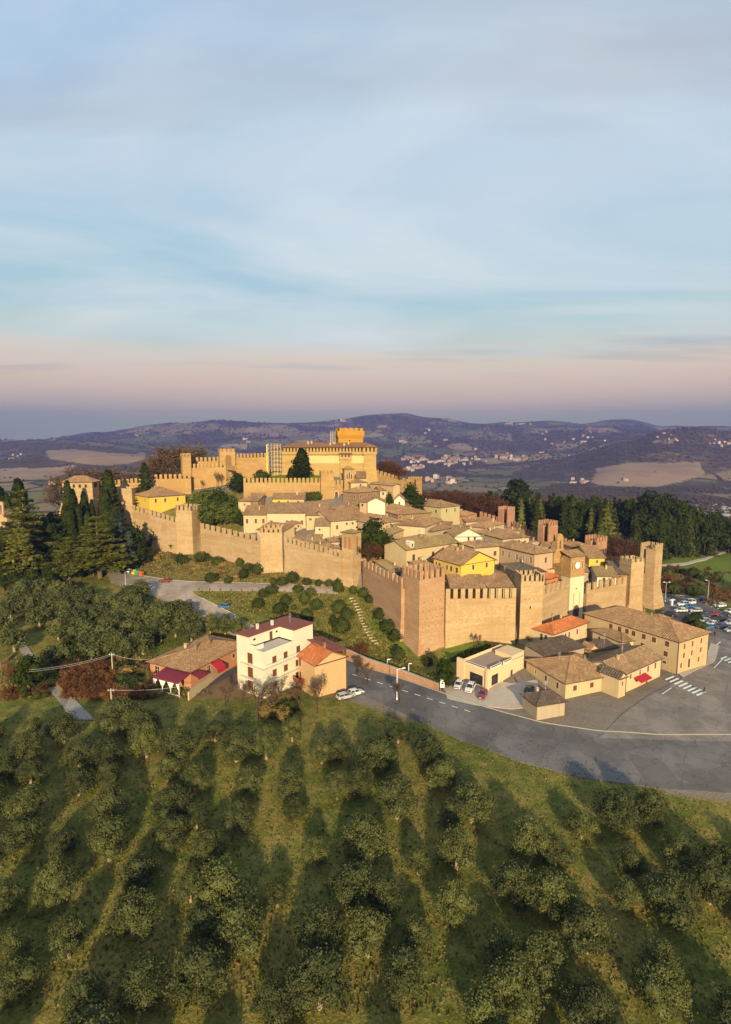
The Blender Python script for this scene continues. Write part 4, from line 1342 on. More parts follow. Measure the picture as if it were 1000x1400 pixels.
# bell gable left of the clock
C2 = PD(766, 757, 182)
bg_ = empty('bell_gable', (C2.x, C2.y, C2.z - 3), yaw, 'roofless brick bell gable with one arched opening and stepped shoulders', 'bell gable')
mb = MB()
n = 10
w, hh = 2.7, 6.4
out = [(-2.7, 0), (2.7, 0), (2.7, 2.6), (1.9, 4.2), (1.35, 4.6), (1.35, 8.2), (.8, 9.2), (.3, 9.6), (-.3, 9.6), (-.8, 9.2), (-1.35, 8.2), (-1.35, 4.6), (-1.9, 4.2), (-2.7, 2.6)]
left = [(-.42, 4.7), (-.42, 6.9), (-.3, 7.2), (0, 7.35), (.3, 7.2), (.42, 6.9), (.42, 4.7)]
def strip(a, b):
    for k in range(len(a) - 1): mb.extr([(a[k][0], 0, a[k][1]), (a[k + 1][0], 0, a[k + 1][1]), (b[k + 1][0], 0, b[k + 1][1]), (b[k][0], 0, b[k][1])], (0, .9, 0))
mb.extr([(-2.7, 0, 0), (2.7, 0, 0), (2.7, 0, 2.6), (1.9, 0, 4.2), (1.35, 0, 4.6), (-1.35, 0, 4.6), (-1.9, 0, 4.2), (-2.7, 0, 2.6)], (0, .9, 0))
mb.box((-1.35, 0, 4.602), (-.42, .9, 6.9)); mb.box((.42, 0, 4.602), (1.35, .9, 6.9))
strip([(-1.35, 6.9), (-1.35, 8.2), (-.8, 9.2), (0, 9.6), (.8, 9.2), (1.35, 8.2), (1.35, 6.9)], [(-.42, 6.9), (-.42, 6.95), (-.3, 7.2), (0, 7.35), (.3, 7.2), (.42, 6.95), (.42, 6.9)])
mb.build('masonry', WARMBRICK, bg_)
mb = MB(); mb.lathe((0, .45, 5.6), [(.3, 0), (.26, .15), (.16, .45), (.05, .55)], 8); mb.build('bell', plain('bronze', (.12, .09, .04), .5, .7), bg_)

# slender belfry at the bend of the wall
yaw, S = tower_frame(466.5, 482.5, 495, 187)
C = PD(482.5, 729.5, 187); zb = PD(482, 808, 187).z - 1
bt = empty('belfry_tower', (C.x, C.y, zb), yaw, 'slender square belfry with tall arched openings and a low tiled roof', 'tower')
Ht = C.z - zb; S *= .96
mb = MB()
sq = lambda k, z: [(-k, -k, z), (S + k, -k, z), (S + k, S + k, z), (-k, S + k, z)]
mb.loft([sq(.9, 0), sq(0, Ht * .28), sq(0, Ht)])
mb.box((-.1, -.1, Ht * .60), (S + .1, 0, Ht * .62)); mb.box((-.1, 0, Ht * .60), (0, S + .1, Ht * .62)); mb.box((-.14, -.14, Ht - .4), (S + .14, 0, Ht)); mb.box((-.14, 0, Ht - .4), (0, S + .14, Ht))
mb.build('masonry', BRICK, bt)
mb = MB(); zr = Ht + .05; e = .5
for A, B, up in (((-e, -e), (S + e, -e), (0, 1)), ((S + e, -e), (S + e, S + e), (-1, 0)), ((S + e, S + e), (-e, S + e), (0, -1)), ((-e, S + e), (-e, -e), (1, 0))):
    r_ = S / 2 + e
    roof_slope(mb, (*A, zr), (*B, zr), (up[0] * r_, up[1] * r_, 1.0), lambda s: min(1, s * 2, 2 - 2 * s))
mb.build('roof', [TILE3, WOODD], bt)
for rz, fr in ((0, (.5,)), (-math.pi / 2, (.28, .68))):
    for f_ in fr:
        mb = MB(); arch_ring(mb, 0, 0, 1.0, 4.0, .18, .08)
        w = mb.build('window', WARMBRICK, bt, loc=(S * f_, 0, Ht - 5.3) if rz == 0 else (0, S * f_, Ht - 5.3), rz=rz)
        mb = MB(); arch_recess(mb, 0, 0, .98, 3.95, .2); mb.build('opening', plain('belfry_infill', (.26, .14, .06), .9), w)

# campanile by the castle
yaw, S = tower_frame(468.5, 471, 484, 262)
C = PD(471, 641.5, 262); zb = PD(475, 676, 262).z - 2
cp = empty('campanile', (C.x, C.y, zb), yaw, 'small campanile with a triple arched window below the castle keep', 'tower')
Ht = C.z - zb
mb = MB(); mb.box((0, 0, 0), (S, S, Ht)); mb.box((-.12, -.12, Ht - .5), (S + .12, 0, Ht - .1)); mb.build('masonry', WARMBRICK, cp)
mb = MB(); e = .4
for A, B, up in (((-e, -e), (S + e, -e), (0, 1)), ((S + e, -e), (S + e, S + e), (-1, 0)), ((S + e, S + e), (-e, S + e), (0, -1)), ((-e, S + e), (-e, -e), (1, 0))):
    r_ = S / 2 + e
    roof_slope(mb, (*A, Ht), (*B, Ht), (up[0] * r_, up[1] * r_, 1.5), lambda s: min(1, s * 2, 2 - 2 * s))
mb.build('roof', [TILE, WOODD], cp)
for f_, h_ in ((.3, 2.2), (.52, 3.0), (.74, 2.2)):
    mb = MB(); arch_ring(mb, 0, 0, .62, h_, .12, .05); w = mb.build('window', FRAME, cp, loc=(S * f_, 0, Ht - 4.3))
    mb = MB(); arch_recess(mb, 0, 0, .6, h_ - .03, .1); mb.build('opening', BLACK, w)  # black panel paints the shade of the arched opening

# ---- castle
ROCCA = masonry('castle_brick', (.60, .43, .18), (.54, .36, .13), (.46, .27, .09), (.66, .51, .26), .60)
CW = plaster('castle_lime', (.57, .42, .20), .4)
L0, R0 = PD(385, 617.5, 280), PD(499, 617.5, 280)
zb = PD(440, 668, 280).z
cz = L0.z - zb; cwid = (R0 - L0).length
castle = empty('castle', (L0.x, L0.y, zb), 0, 'great brick castle block with covered battlements and a long tiled roof', 'castle')
mb = MB(); DEP = 34
mb.loft([[(-1.2, -1.0, 0), (cwid, -1.0, 0), (cwid, DEP, 0), (-1.2, DEP, 0)], [(0, 0, cz * .42), (cwid, 0, cz * .42), (cwid, DEP, cz * .42), (0, DEP, cz * .42)]], cap=False)
hs = [(cwid * .53 - .9, cwid * .53 + .9, cz - 4.2, cz - 1.9), (cwid * .2 - .4, cwid * .2 + .4, cz - 8.6, cz - 7.4), (cwid * .78 - .4, cwid * .78 + .4, cz - 5, cz - 3.6), (cwid * .12 - .35, cwid * .12 + .35, cz - 5.5, cz - 4.2)]
facade(mb, (0, 0, 0), (1, 0, 0), (0, -1, 0), cwid, cz * .42, cz, hs, .4)
mb.face([(0, 0, cz * .42), (0, DEP, cz * .42), (0, DEP, cz), (0, 0, cz)]); mb.face([(cwid, 0, 0), (cwid, DEP, 0), (cwid, DEP, cz), (cwid, 0, cz)])
mb.box((.3, 1.3, cz - .02), (cwid - .1, DEP - .6, cz + 2.3), 1)  # black box paints the covered walk's shade between the merlons
mb.build('masonry', [ROCCA, BLACK], castle)  # black window backs paint their inner shade too
mb = MB(); n_ = 26
mb.box((cwid * .33, -.05, cz - 5.6), (cwid - .2, -.0, cz - 2.0)); mb.build('limewashed_band', CW, castle)
mb = MB()
mb.box((-.45, -.55, cz - 1.15), (cwid, -.0, cz))
for k in range(56):
    x = cwid * k / 56 + .15
    mb.extr([(x, -.55, cz - 1.15), (x, -.02, cz - 1.9), (x, -.02, cz - 1.15)], (.42, 0, 0))
tag(mb.build('corbel_table', ROCCA, castle), kind='stuff')
merlons(castle, (-.45, -.55, cz), (cwid - .2, -.55, cz), 26, ROCCA, h=2.1, t=.6, notch=False)
mb = MB()
roof_slope(mb, (-1.2, -1.3, cz + 2.1), (cwid + 6.5, -1.3, cz + 2.1), (0, 14, 2.3), lambda s: min(1, s * (cwid + 7.7) / 6, (1 - s) * (cwid + 7.7) / 6), cor=.8)
roof_slope(mb, (-1.2, DEP, cz + 2.1), (-1.2, -1.3, cz + 2.1), (6, 0, 2.3), lambda s: min(1, s * DEP / 14, (1 - s) * DEP / 14), cor=.8)
roof_slope(mb, (cwid + 6.5, -1.3, cz + 2.1), (cwid + 6.5, DEP, cz + 2.1), (-6, 0, 2.3), lambda s: min(1, s * DEP / 14, (1 - s) * DEP / 14), cor=.8)
mb.face([(4.8, 12.6, cz + 4.38), (cwid + .5, 12.6, cz + 4.38), (cwid + .5, DEP, cz + 4.3), (4.8, DEP, cz + 4.3)])
CTILE = tiles('castle_tiles', (.27, .13, .055), (.33, .17, .08), (.40, .25, .13), mossy=.1)
rf = mb.build('roof', [CTILE, WOODD], castle)
for x, y in ((cwid * .30, 9), (cwid * .34, 10), (cwid * .58, 5), (cwid * .62, 9), (cwid * .75, 4), (cwid * .8, 8)):
    chimney(rf, (x, y, cz + 2.1 + y * .17), 1.0, .7, PALE)
# right corner tower of the block
mb = MB()
a, b = PD(498, 617, 279).x - L0.x, PD(514.5, 617, 279).x - L0.x
w = b - a
sq = lambda k, z, q=-1.6: [(a - k, q - k, z), (b + k, q - k, z), (b + k, q + w + k, z), (a - k, q + w + k, z)]
mb.loft([sq(1.5, 0), sq(.5, cz * .3), sq(.0, cz * .62), sq(.0, cz - 1.7), sq(.45, cz - .9), sq(.45, cz)])
mb.box((a + .6, -.6, cz + .002), (b - .6, 4, cz + 2.2), 1)  # black core paints shade into the gaps under the tower roof
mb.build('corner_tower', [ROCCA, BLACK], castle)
merlons(castle, (a - .45, -2.05, cz), (b + .45, -2.05, cz), 4, ROCCA, h=2.1, t=.6, notch=False)
merlons(castle, (b + .45, -2.05, cz), (b + .45, w - 1.2, cz), 4, ROCCA, h=2.1, t=.6, notch=False)
mb = MB()
for A, B, up in (((a - .9, -2.6), (b + .9, -2.6), (0, 1)), ((b + .9, -2.6), (b + .9, w), (-1, 0)), ((a - .9, w), (a - .9, -2.6), (1, 0))):
    roof_slope(mb, (*A, cz + 2.15), (*B, cz + 2.15), (up[0] * (w / 2 + .9), up[1] * (w / 2 + .9), 1.5), lambda s: min(1, s * 2, 2 - 2 * s))
mb.build('roof', [CTILE, WOODD], castle)
# hanging turret on the front
mb = MB(); x0, x1 = PD(464.5, 630, 278).x - L0.x, PD(481, 630, 278).x - L0.x
zt = PD(470, 622, 278).z - zb
mb.box((x0, -3.2, zt - 2.2), (x1, -.1, zt - .9)); mb.box((x0 + .3, -2.9, 0), (x0 + 1.3, -.1, zt - 2.2)); mb.box((x1 - 1.3, -2.9, 0), (x1 - .3, -.1, zt - 2.2)); mb.box((x0 + 1.3, -2.4, 0), (x1 - 1.3, -.1, zt - 2.2))
mb.box((x0 + .4, -2.6, zt - .9), (x1 - .4, -.12, zt + .2), 1)  # black fill paints the dark beneath the turret roof
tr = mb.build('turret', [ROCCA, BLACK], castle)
merlons(castle, (x0, -3.2, zt - .9), (x1, -3.2, zt - .9), 4, ROCCA, h=1.2, t=.5, notch=False)
mb = MB(); roof_slope(mb, (x0 - .3, -3.5, zt + .35), (x1 + .3, -3.5, zt + .35), (0, 3.5, .8)); mb.build('roof', [CTILE, WOODD], tr)
# round left tower, wrapped in scaffolding
mb = MB(); ca, cb = PD(369, 617, 281).x - L0.x, PD(386, 617, 281).x - L0.x
mb.lathe(((ca + cb) / 2, 4.2, 0), [((cb - ca) / 2 + .8, 0), ((cb - ca) / 2, cz * .4), ((cb - ca) / 2, cz - .8), ((cb - ca) / 2 + .4, cz), ((cb - ca) / 2 + .4, cz + 1.2)], 16); mb.build('round_tower', ROCCA, castle)
mb = MB(); mb.lathe(((ca + cb) / 2, 4.2, cz + 1.2), [((cb - ca) / 2 + .9, .0), (.2, 2.6)], 16); mb.build('roof', CTILE, castle)

# keep
ko, KS, KD, KH = tower('tall orange brick keep with flared battlements rising behind the castle roof', 458.5, 463, 496.5, 292, 589, 640, KEEPBRICK, n=5, flare=0, mh=1.5, ledge=False, name='castle_keep', notch=False, holes=[('R', .45, 4.6, .7, .7), ('R', .7, 6.5, .5, .5)])
mb = MB(); mb.loft([[(-.0, -.01, KH - 4), (KS, -.01, KH - 4), (KS, KD, KH - 4), (0, KD, KH - 4)], [(-.6, -.7, KH - 2.2), (KS + .6, -.7, KH - 2.2), (KS + .6, KD, KH - 2.2), (-.6, KD, KH - 2.2)], [(-.6, -.7, KH - .05), (KS + .6, -.7, KH - .05), (KS + .6, KD, KH - .05), (-.6, KD, KH - .05)]])
mb.build('battered_head', KEEPBRICK, ko)


def scaffold(label, u0, u1, v0, v1, d, levels, bays, depth=1.4, net=False):
    a, b = PD(u0, v1, d), PD(u1, v0, d)
    o = empty('scaffold', (a.x, a.y, a.z), 0, label, 'scaffold')
    W, Hh = b.x - a.x, b.z - a.z
    for i in range(bays + 1):
        for y in (0, -depth):
            mb = MB(); mb.tube((W * i / bays, y, 0), (W * i / bays, y, Hh + .8), .055, n=5); mb.build('standard', GALV, o)
    for j in range(1, levels + 1):
        z = Hh * j / levels
        mb = MB(); mb.box((-.2, -depth - .2, z - .14), (W + .2, .2, z)); mb.build('platform', plain('scaffold_board', (.26, .22, .17), .8), o)
        mb = MB(); mb.tube((-.2, -depth - .05, z + 1), (W + .2, -depth - .05, z + 1), .07, n=5); mb.build('guard_rail', METAL, o)
        mb = MB(); mb.tube((0, -depth, z - Hh / levels), (W / bays, -depth, z), .06, n=5); mb.build('brace', GALV, o)
    if net:
        mb = MB(); mb.box((-.7, -depth - .1, 0), (-.35, .2, Hh + .5)); mb.build('debris_chute', plain('yellow_plastic', (.72, .60, .05), .5), o)
    return o


scaffold('grey scaffolding with planks and a yellow chute around the left castle tower', 368, 384, 609, 645, 274, 6, 4, 1.6, True)
scaffold('small grey scaffolding clinging to the left edge of the orange keep', 452.5, 458.5, 592, 607, 289, 4, 2, 1.4)

# castle outworks
curtain('lower castle wall with twenty merlons below the big dark tree', (333, 660, 256), (440, 660, 255), 19, WARMBRICK, base=25, notch=False)
tower('square plain tower at the right end of the lower castle wall', 437, 439, 456.5, 252, 647, mat=WARMBRICK, n=4, flare=.3, mh=1.1, ledge=False, notch=False)
curtain('short crenellated wall with a dark doorway between the plain tower and the campanile', (456, 663, 256), (469, 663, 258), 3, WARMBRICK, base=25)
mb = MB(); p = PD(458, 682, 255); dw = empty('doorway', (p.x, p.y - .3, p.z), 0, 'tall dark doorway at the foot of the plain castle tower', 'doorway'); arch_ring(mb, .8, 0, 1.4, 3.4, .25, .12); mb.build('frame', FRAME, dw)
mb = MB(); arch_recess(mb, .8, 0, 1.38, 3.35, .1); mb.build('panel', WOODD, dw)
curtain('upper castle wall between the arched gate tower and the scaffolded tower', (319, 626, 291), (369, 625, 286), 11, WARMBRICK, base=36, holes=False)
gt, GS, GD_, GH = tower('castle gate tower with a tall arch in its inner face', 298.5, 300, 320.5, 286, 617.5, mat=WARMBRICK, n=4, flare=0, mh=1.5, ledge=False, notch=False)
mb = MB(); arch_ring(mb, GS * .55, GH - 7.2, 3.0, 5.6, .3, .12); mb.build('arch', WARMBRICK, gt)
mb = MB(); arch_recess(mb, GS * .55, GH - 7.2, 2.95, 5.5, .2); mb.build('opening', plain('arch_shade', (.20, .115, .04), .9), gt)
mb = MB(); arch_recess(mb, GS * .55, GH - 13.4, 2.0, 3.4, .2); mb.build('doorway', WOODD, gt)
curtain('rear castle wall with pale merlons left of the arched gate tower', (268, 631, 296), (300, 630, 294), 6, WARMBRICK, base=34, holes=False)
curtain('front castle wall with bare creepers hanging on it, left of the arched gate', (259, 640, 281), (309, 639, 282), 10, WARMBRICK, base=28)
curtain('buttressing wall that drops forward from the castle gate tower', (309, 642, 281), (322, 660, 272), 1, WARMBRICK, base=28, course=False)
tower('narrow castle turret with swallow tailed corners at the left end of the castle wall', 247, 249, 260, 278, 624, mat=WARMBRICK, n=3, flare=0, mh=1.6, ledge=False)
curtain('castle wall with pale merlons behind the yellow villa', (205, 655, 272), (261, 654, 274), 9, WARMBRICK, base=24)
curtain('left castle wall beside the pointed fir behind the yellow villa', (138, 664, 271), (205, 658, 272), 12, WARMBRICK, base=20)

# roofed bastion far left
yaw, S = tower_frame(91, 126, 138, 262)
C = PD(126, 659, 262); zb = gz(C.x, C.y) - 3
zb = min(zb, PD(85, 715, 262).z)
bs = empty('bastion', (C.x, C.y, zb), yaw, 'roofed tan bastion with splayed foot and three dark windows at far left', 'tower')
Ht = C.z - zb; D = S; S_ = S * .62; D = S * .95
mb = MB()
sq = lambda k, z: [(-k, -k, z), (S_ + k, -k, z), (S_ + k, D + k, z), (-k, D + k, z)]
mb.loft([sq(4.2, 0), sq(0.05, Ht * .72)], cap=False)
facade(mb, (0, 0, 0), (0, 1, 0), (-1, 0, 0), D, Ht * .72, Ht, [(D * f - .5, D * f + .5, Ht - 2.6, Ht - 1.1) for f in (.22, .42, .62)], .5, 0)
facade(mb, (0, 0, 0), (1, 0, 0), (0, -1, 0), S_, Ht * .72, Ht, [(S_ * .25, S_ * .75, Ht - 2.8, Ht - .7)], .6, 0)
mb.face([(S_, 0, Ht * .7), (S_, D, Ht * .7), (S_, D, Ht), (S_, 0, Ht)]); mb.face([(S_, D, Ht * .7), (0, D, Ht * .7), (0, D, Ht), (S_, D, Ht)])
mb.build('masonry', [BRICK], bs)
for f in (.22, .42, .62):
    mb = MB(); mb.box((-.48, .05, .02), (.48, .45, 1.48)); mb.build('opening', BLACK, bs, loc=(0, D * f, Ht - 2.6), rz=-math.pi / 2)  # black fill paints the shade inside each window
mb = MB(); mb.box((S_ * .25 + .02, .05, Ht - 2.78), (S_ * .75 - .02, .5, Ht - .72)); mb.build('opening', BLACK, bs)  # black fill again, painted shade of the wide opening
mb = MB(); e = .7; run = S_ / 2 + e; dd = D + 2 * e; ww = S_ + 2 * e
fy = lambda s: min(1, s * dd / run, (1 - s) * dd / run); fx = lambda s: min(1, s * ww / run, (1 - s) * ww / run)
roof_slope(mb, (-e, -e, Ht), (S_ + e, -e, Ht), (0, run, 2.8), fx); roof_slope(mb, (S_ + e, -e, Ht), (S_ + e, D + e, Ht), (-run, 0, 2.8), fy)
roof_slope(mb, (S_ + e, D + e, Ht), (-e, D + e, Ht), (0, -run, 2.8), fx); roof_slope(mb, (-e, D + e, Ht), (-e, -e, Ht), (run, 0, 2.8), fy)
mb.build('roof', [TILE, WOODD], bs)

# chapel at the left edge
p = PD(-4, 712, 225)
chp = empty('chapel', (p.x, p.y, gz(p.x, p.y) - .5), R(-12), 'small chapel with an open bell gable at the left edge above the dark trees', 'chapel')
e_ = PD(0, 705, 225).z - chp.location.z
mb = MB(); mb.box((-5, 0, 0), (4.6, 9, e_)); mb.extr([(-5, 0, e_), (4.6, 0, e_), (-.2, 0, e_ + 1.8)], (0, 9, 0)); mb.build('wall', PINK, chp)
mb = MB(); up = 5.2; tp = .37
roof_slope(mb, (5.0, -.4, e_ - .1), (5.0, 9.4, e_ - .1), (-up, 0, up * tp)); roof_slope(mb, (-5.4, 9.4, e_ - .1), (-5.4, -.4, e_ - .1), (up, 0, up * tp)); mb.build('roof', [TILE2, WOODD], chp)
mb = MB(); z0 = e_ + .9
mb.box((1.2, -.15, e_ - 1), (1.9, .5, z0 + 3.4)); mb.box((2.7, -.15, e_ - 1), (3.4, .5, z0 + 3.4)); mb.box((1.2, -.15, z0 + 3.4), (3.4, .5, z0 + 4.2)); mb.box((1.9, -.1, e_ - 1), (2.7, .45, z0 + .2)); mb.extr([(1.0, -.25, z0 + 4.2), (3.6, -.25, z0 + 4.2), (2.3, -.25, z0 + 4.8)], (0, .85, 0))
mb.build('bell_cote', PINK, chp)

# ------------------------------------------------------------------ roads, yards and retaining walls
ASPH = tarmac('asphalt', (.13, .122, .118))
ASPH2 = tarmac('worn_asphalt', (.29, .235, .19), .75)
PAVE = plain('pale_paving', (.40, .34, .27), .9, var=.2, scale=.8)
MARK = plain('road_paint', (.68, .68, .64), .8, var=.2, scale=6)
KERB = plain('kerb_stone', (.33, .285, .22), .9, var=.2, scale=2)


def resample(pts, n):
    pts = [Vector(p) for p in pts]
    ln = [0]
    for a, b in zip(pts[:-1], pts[1:]): ln.append(ln[-1] + (b - a).length)
    out = []
    for i in range(n):
        s = ln[-1] * i / (n - 1)
        k = max(0, min(len(pts) - 2, int(np.searchsorted(ln, s)) - 1))
        f = (s - ln[k]) / max(1e-6, ln[k + 1] - ln[k])
        out.append(pts[k].lerp(pts[k + 1], min(1, f)))
    return out


def strip(name, e1, e2, mat, lift=.10, kind='structure', step=1.3, kerb=None):
    """a paved surface between two edges given as photo pixels, draped on the ground"""
    a = [G(*p) for p in e1]; b = [G(*p) for p in e2]
    la = sum((q - p).length for p, q in zip(a[:-1], a[1:])); n = max(4, int(la / step))
    a, b = resample(a, n), resample(b, n)
    w = max((p - q).length for p, q in zip(a, b)); m = max(2, int(w / step))
    v = []
    for p, q in zip(a, b):
        for k in range(m + 1):
            r = p.lerp(q, k / m)
            v.append((r.x, r.y, gz(r.x, r.y) + lift))
    mb = MB(); mb.v = v
    for i in range(n - 1):
        for k in range(m):
            s = i * (m + 1) + k
            mb.f.append((s, s + 1, s + m + 2, s + m + 1)); mb.m.append(0)
    # skirts
    for k in (0, m):
        for i in range(n - 1):
            p, q = v[i * (m + 1) + k], v[(i + 1) * (m + 1) + k]
            mb.face([p, q, (q[0], q[1], q[2] - .5), (p[0], p[1], p[2] - .5)])
    o = mb.build(name, mat, smooth=False)
    o['kind'] = kind
    for side in (kerb or ''):
        c = a if side == 'a' else b
        kb = MB()
        for p, q in zip(c[:-1], c[1:]):
            d = (q - p).xy.normalized() * .14; nx, ny = -d.y, d.x
            z0, z1 = gz(p.x, p.y), gz(q.x, q.y)
            kb.loft([[(p.x + nx, p.y + ny, z0 - .2), (p.x - nx, p.y - ny, z0 - .2), (p.x - nx, p.y - ny, z0 + .22), (p.x + nx, p.y + ny, z0 + .22)], [(q.x + nx, q.y + ny, z1 - .2), (q.x - nx, q.y - ny, z1 - .2), (q.x - nx, q.y - ny, z1 + .22), (q.x + nx, q.y + ny, z1 + .22)]])
        k_ = kb.build('kerb', KERB); k_['kind'] = 'structure'
    return o


strip('road', ((141, 773), (165, 779), (185, 786), (230, 793), (270, 796), (330, 797), (400, 799), (457, 801)), ((152, 797), (172, 803), (192, 809), (225, 812), (262, 808), (330, 808), (400, 809), (463, 812)), ASPH2, .10, kerb='a')
strip('road', ((262, 808.3), (268, 815), (285, 823), (305, 834), (325, 845), (345, 856), (400, 873), (440, 884), (476, 900)), ((193, 809), (225, 822), (250, 835), (275, 848), (300, 860), (330, 874), (385, 893), (430, 908), (462, 925)), ASPH2, .105, kerb='a')
strip('road', ((474, 902), (500, 913), (530, 922), (560, 932), (600, 946), (660, 966), (740, 988), (820, 1000), (900, 1005), (1000, 1005), (1100, 1000)), ((445, 918), (470, 938), (500, 953), (530, 966), (570, 985), (630, 1012), (710, 1042), (800, 1065), (900, 1078), (1000, 1085), (1100, 1085)), ASPH, .10, kerb='a')
strip('car_park', ((903, 812), (938, 815), (975, 832), (1010, 850), (1090, 885)), ((906, 838), (930, 853), (955, 868), (990, 888), (1090, 925)), ASPH, .10, kerb='a')
strip('square', ((966, 869), (968, 900), (935, 927), (885, 953), (850, 978), (820, 1010)), ((1090, 893), (1090, 915), (1090, 940), (1090, 970), (1090, 990), (1090, 1020)), tarmac('square_asphalt', (.20, .172, .15), .7), .12)
strip('pavement', ((926, 921), (965, 901), (972, 880)), ((934, 927), (978, 905), (984, 884)), PAVE, .2)
strip('path', ((905, 772), (935, 770), (965, 763), (1005, 748), (1060, 735)), ((905, 774), (935, 773), (966, 766), (1006, 751), (1060, 738)), PAVE, .25)
strip('path', ((25, 885), (33, 900), (42, 915), (55, 930), (75, 952), (100, 985)), ((36, 882), (46, 897), (58, 913), (74, 930), (98, 952), (130, 985)), plain('gravel_path', (.26, .23, .20), .95, var=.25, scale=.8), .15)
strip('forecourt', ((606, 935), (640, 925), (700, 935), (735, 930)), ((612, 956), (650, 965), (700, 970), (740, 965)), PAVE, .12)


def mark(pts, lift=.17):
    """painted marking: a quad given by photo pixels"""
    mb = MB(); q = [G(*p) for p in pts]
    n = 6
    for i in range(n):
        a, b = q[0].lerp(q[1], i / n), q[0].lerp(q[1], (i + 1) / n); c, d = q[3].lerp(q[2], (i + 1) / n), q[3].lerp(q[2], i / n)
        mb.face([(p.x, p.y, gz(p.x, p.y) + lift) for p in (a, b, c, d)])
    o = mb.build('road_marking', MARK); o['kind'] = 'structure'
    return o


for i in range(8):
    u, v = 911 + i * 6.1, 928.5 + i * 3.05
    mark(((u - 2, v + 1.2), (u + 9.5, v - 3.6), (u + 12.3, v - 2.2), (u + .6, v + 2.8)), .19)
for i in range(4):
    u, v = 986 + i * 5, 900 + i * 2.6
    mark(((u - 1, v + 1.2), (u + 7, v - 2), (u + 9, v - .8), (u + 1, v + 2.4)), .19)
for a, b in (((976, 914), (990, 899)), ((905, 950), (918, 941)), ((965, 893), (985, 878)), ((985, 884), (998, 889))):
    mark((a, b, (b[0] + 1.2, b[1] + .6), (a[0] + 1.2, a[1] + .6)), .19)
for u in range(482, 640, 17): mark(((u, 922.5 + (u - 482) * .318), (u + 8, 925 + (u - 482) * .318), (u + 8, 925.7 + (u - 482) * .318), (u, 923.2 + (u - 482) * .318)), .17)
for i in range(5): mark(((180 + i * 5.5, 803.5 + i * 1.2), (189 + i * 5.5, 797.5 + i * 1.2), (190.2 + i * 5.5, 798 + i * 1.2), (181.2 + i * 5.5, 804 + i * 1.2)))
for i in range(9): mark(((921 + i * 7.2, 829 + i * 3.4), (928 + i * 7.2, 826 + i * 3.4), (928.8 + i * 7.2, 826.5 + i * 3.4), (921.8 + i * 7.2, 829.5 + i * 3.4)))
for i in range(8): mark(((950 + i * 7, 820 + i * 3.5), (957 + i * 7, 817.5 + i * 3.5), (957.8 + i * 7, 818 + i * 3.5), (950.8 + i * 7, 820.5 + i * 3.5)))
mark(((186, 803.5), (208, 800), (208, 801), (188, 804.5)))
mark(((277, 818), (322, 841), (322, 841.8), (276, 818.6)))


def poly_wall(label, pts, h, t, mat, cap=None, name='retaining_wall', h2=None, cat='wall'):
    P = [G(*p) for p in pts]
    o = empty(name, P[0], 0, label, cat); o['kind'] = 'thing'
    mb, cb = MB(), MB()
    ra, rc = [], []
    P = resample(P, max(len(pts), int(sum((b - a).length for a, b in zip(P[:-1], P[1:])) / 3)))
    for i, p in enumerate(P):
        a, b = P[max(0, i - 1)], P[min(len(P) - 1, i + 1)]
        d = (b - a).xy.normalized(); nx, ny = -d.y * t / 2, d.x * t / 2
        z = gz(p.x, p.y); hh = h + (h2 - h) * i / (len(P) - 1) if h2 else h
        q = p - P[0] if False else Vector((p.x - o.location.x, p.y - o.location.y, z - o.location.z))
        ra.append([(q.x + nx, q.y + ny, q.z - 1), (q.x - nx, q.y - ny, q.z - 1), (q.x - nx, q.y - ny, q.z + hh), (q.x + nx, q.y + ny, q.z + hh)])
        rc.append([(q.x + nx * 1.35, q.y + ny * 1.35, q.z + hh + .003), (q.x - nx * 1.35, q.y - ny * 1.35, q.z + hh + .003), (q.x - nx * 1.35, q.y - ny * 1.35, q.z + hh + .14), (q.x + nx * 1.35, q.y + ny * 1.35, q.z + hh + .14)])
    mb.loft(ra); mb.build('masonry', mat, o)
    if cap: cb.loft(rc); cb.build('coping', cap, o)
    return o


poly_wall('long pink brick retaining wall beside the lower road below the slope', ((474, 900.5), (500, 911.5), (530, 920.5), (560, 930), (600, 944)), 2.6, .5, PINKBRICK, KERB, h2=1.6)
poly_wall('pale garden wall in front of the restaurant terrace', ((258, 958), (285, 936), (312, 914), (337, 896)), 1.9, .35, CREAM, KERB, 'garden_wall')
poly_wall('low stone edging wall of the olive garden path at lower left', ((60, 920), (80, 940), (98, 958)), .7, .35, STONE, None, 'garden_wall')
poly_wall('small rough wall at the left edge of the olive garden', ((0, 912), (10, 906), (18, 898)), 1.0, .4, STONE, None, 'garden_wall')

# slope stairs, every tread a slab
p0, p1 = G(481, 818), G(513, 880)
st = empty('slope_stairs', p0, 0, 'flight of pale stone steps running down the grassy slope by the pink wall', 'stairs')
dv = (p1 - p0).xy.normalized()
sm = MB(); sm.box((-.85, -.2, -.3), (.85, .2, .12)); smesh = sm.mesh('step', plain('step_stone', (.42, .36, .25), .9, var=.2))
for i in range(17):
    f = i / 16
    p = G(481 + 32 * f + 1.6 * math.sin(f * 7), 818 + 62 * f)
    put('step', smesh, st, (p.x - p0.x, p.y - p0.y, gz(p.x, p.y) - p0.z + .06), math.atan2(dv.y, dv.x) + math.pi / 2 + random.uniform(-.08, .08))


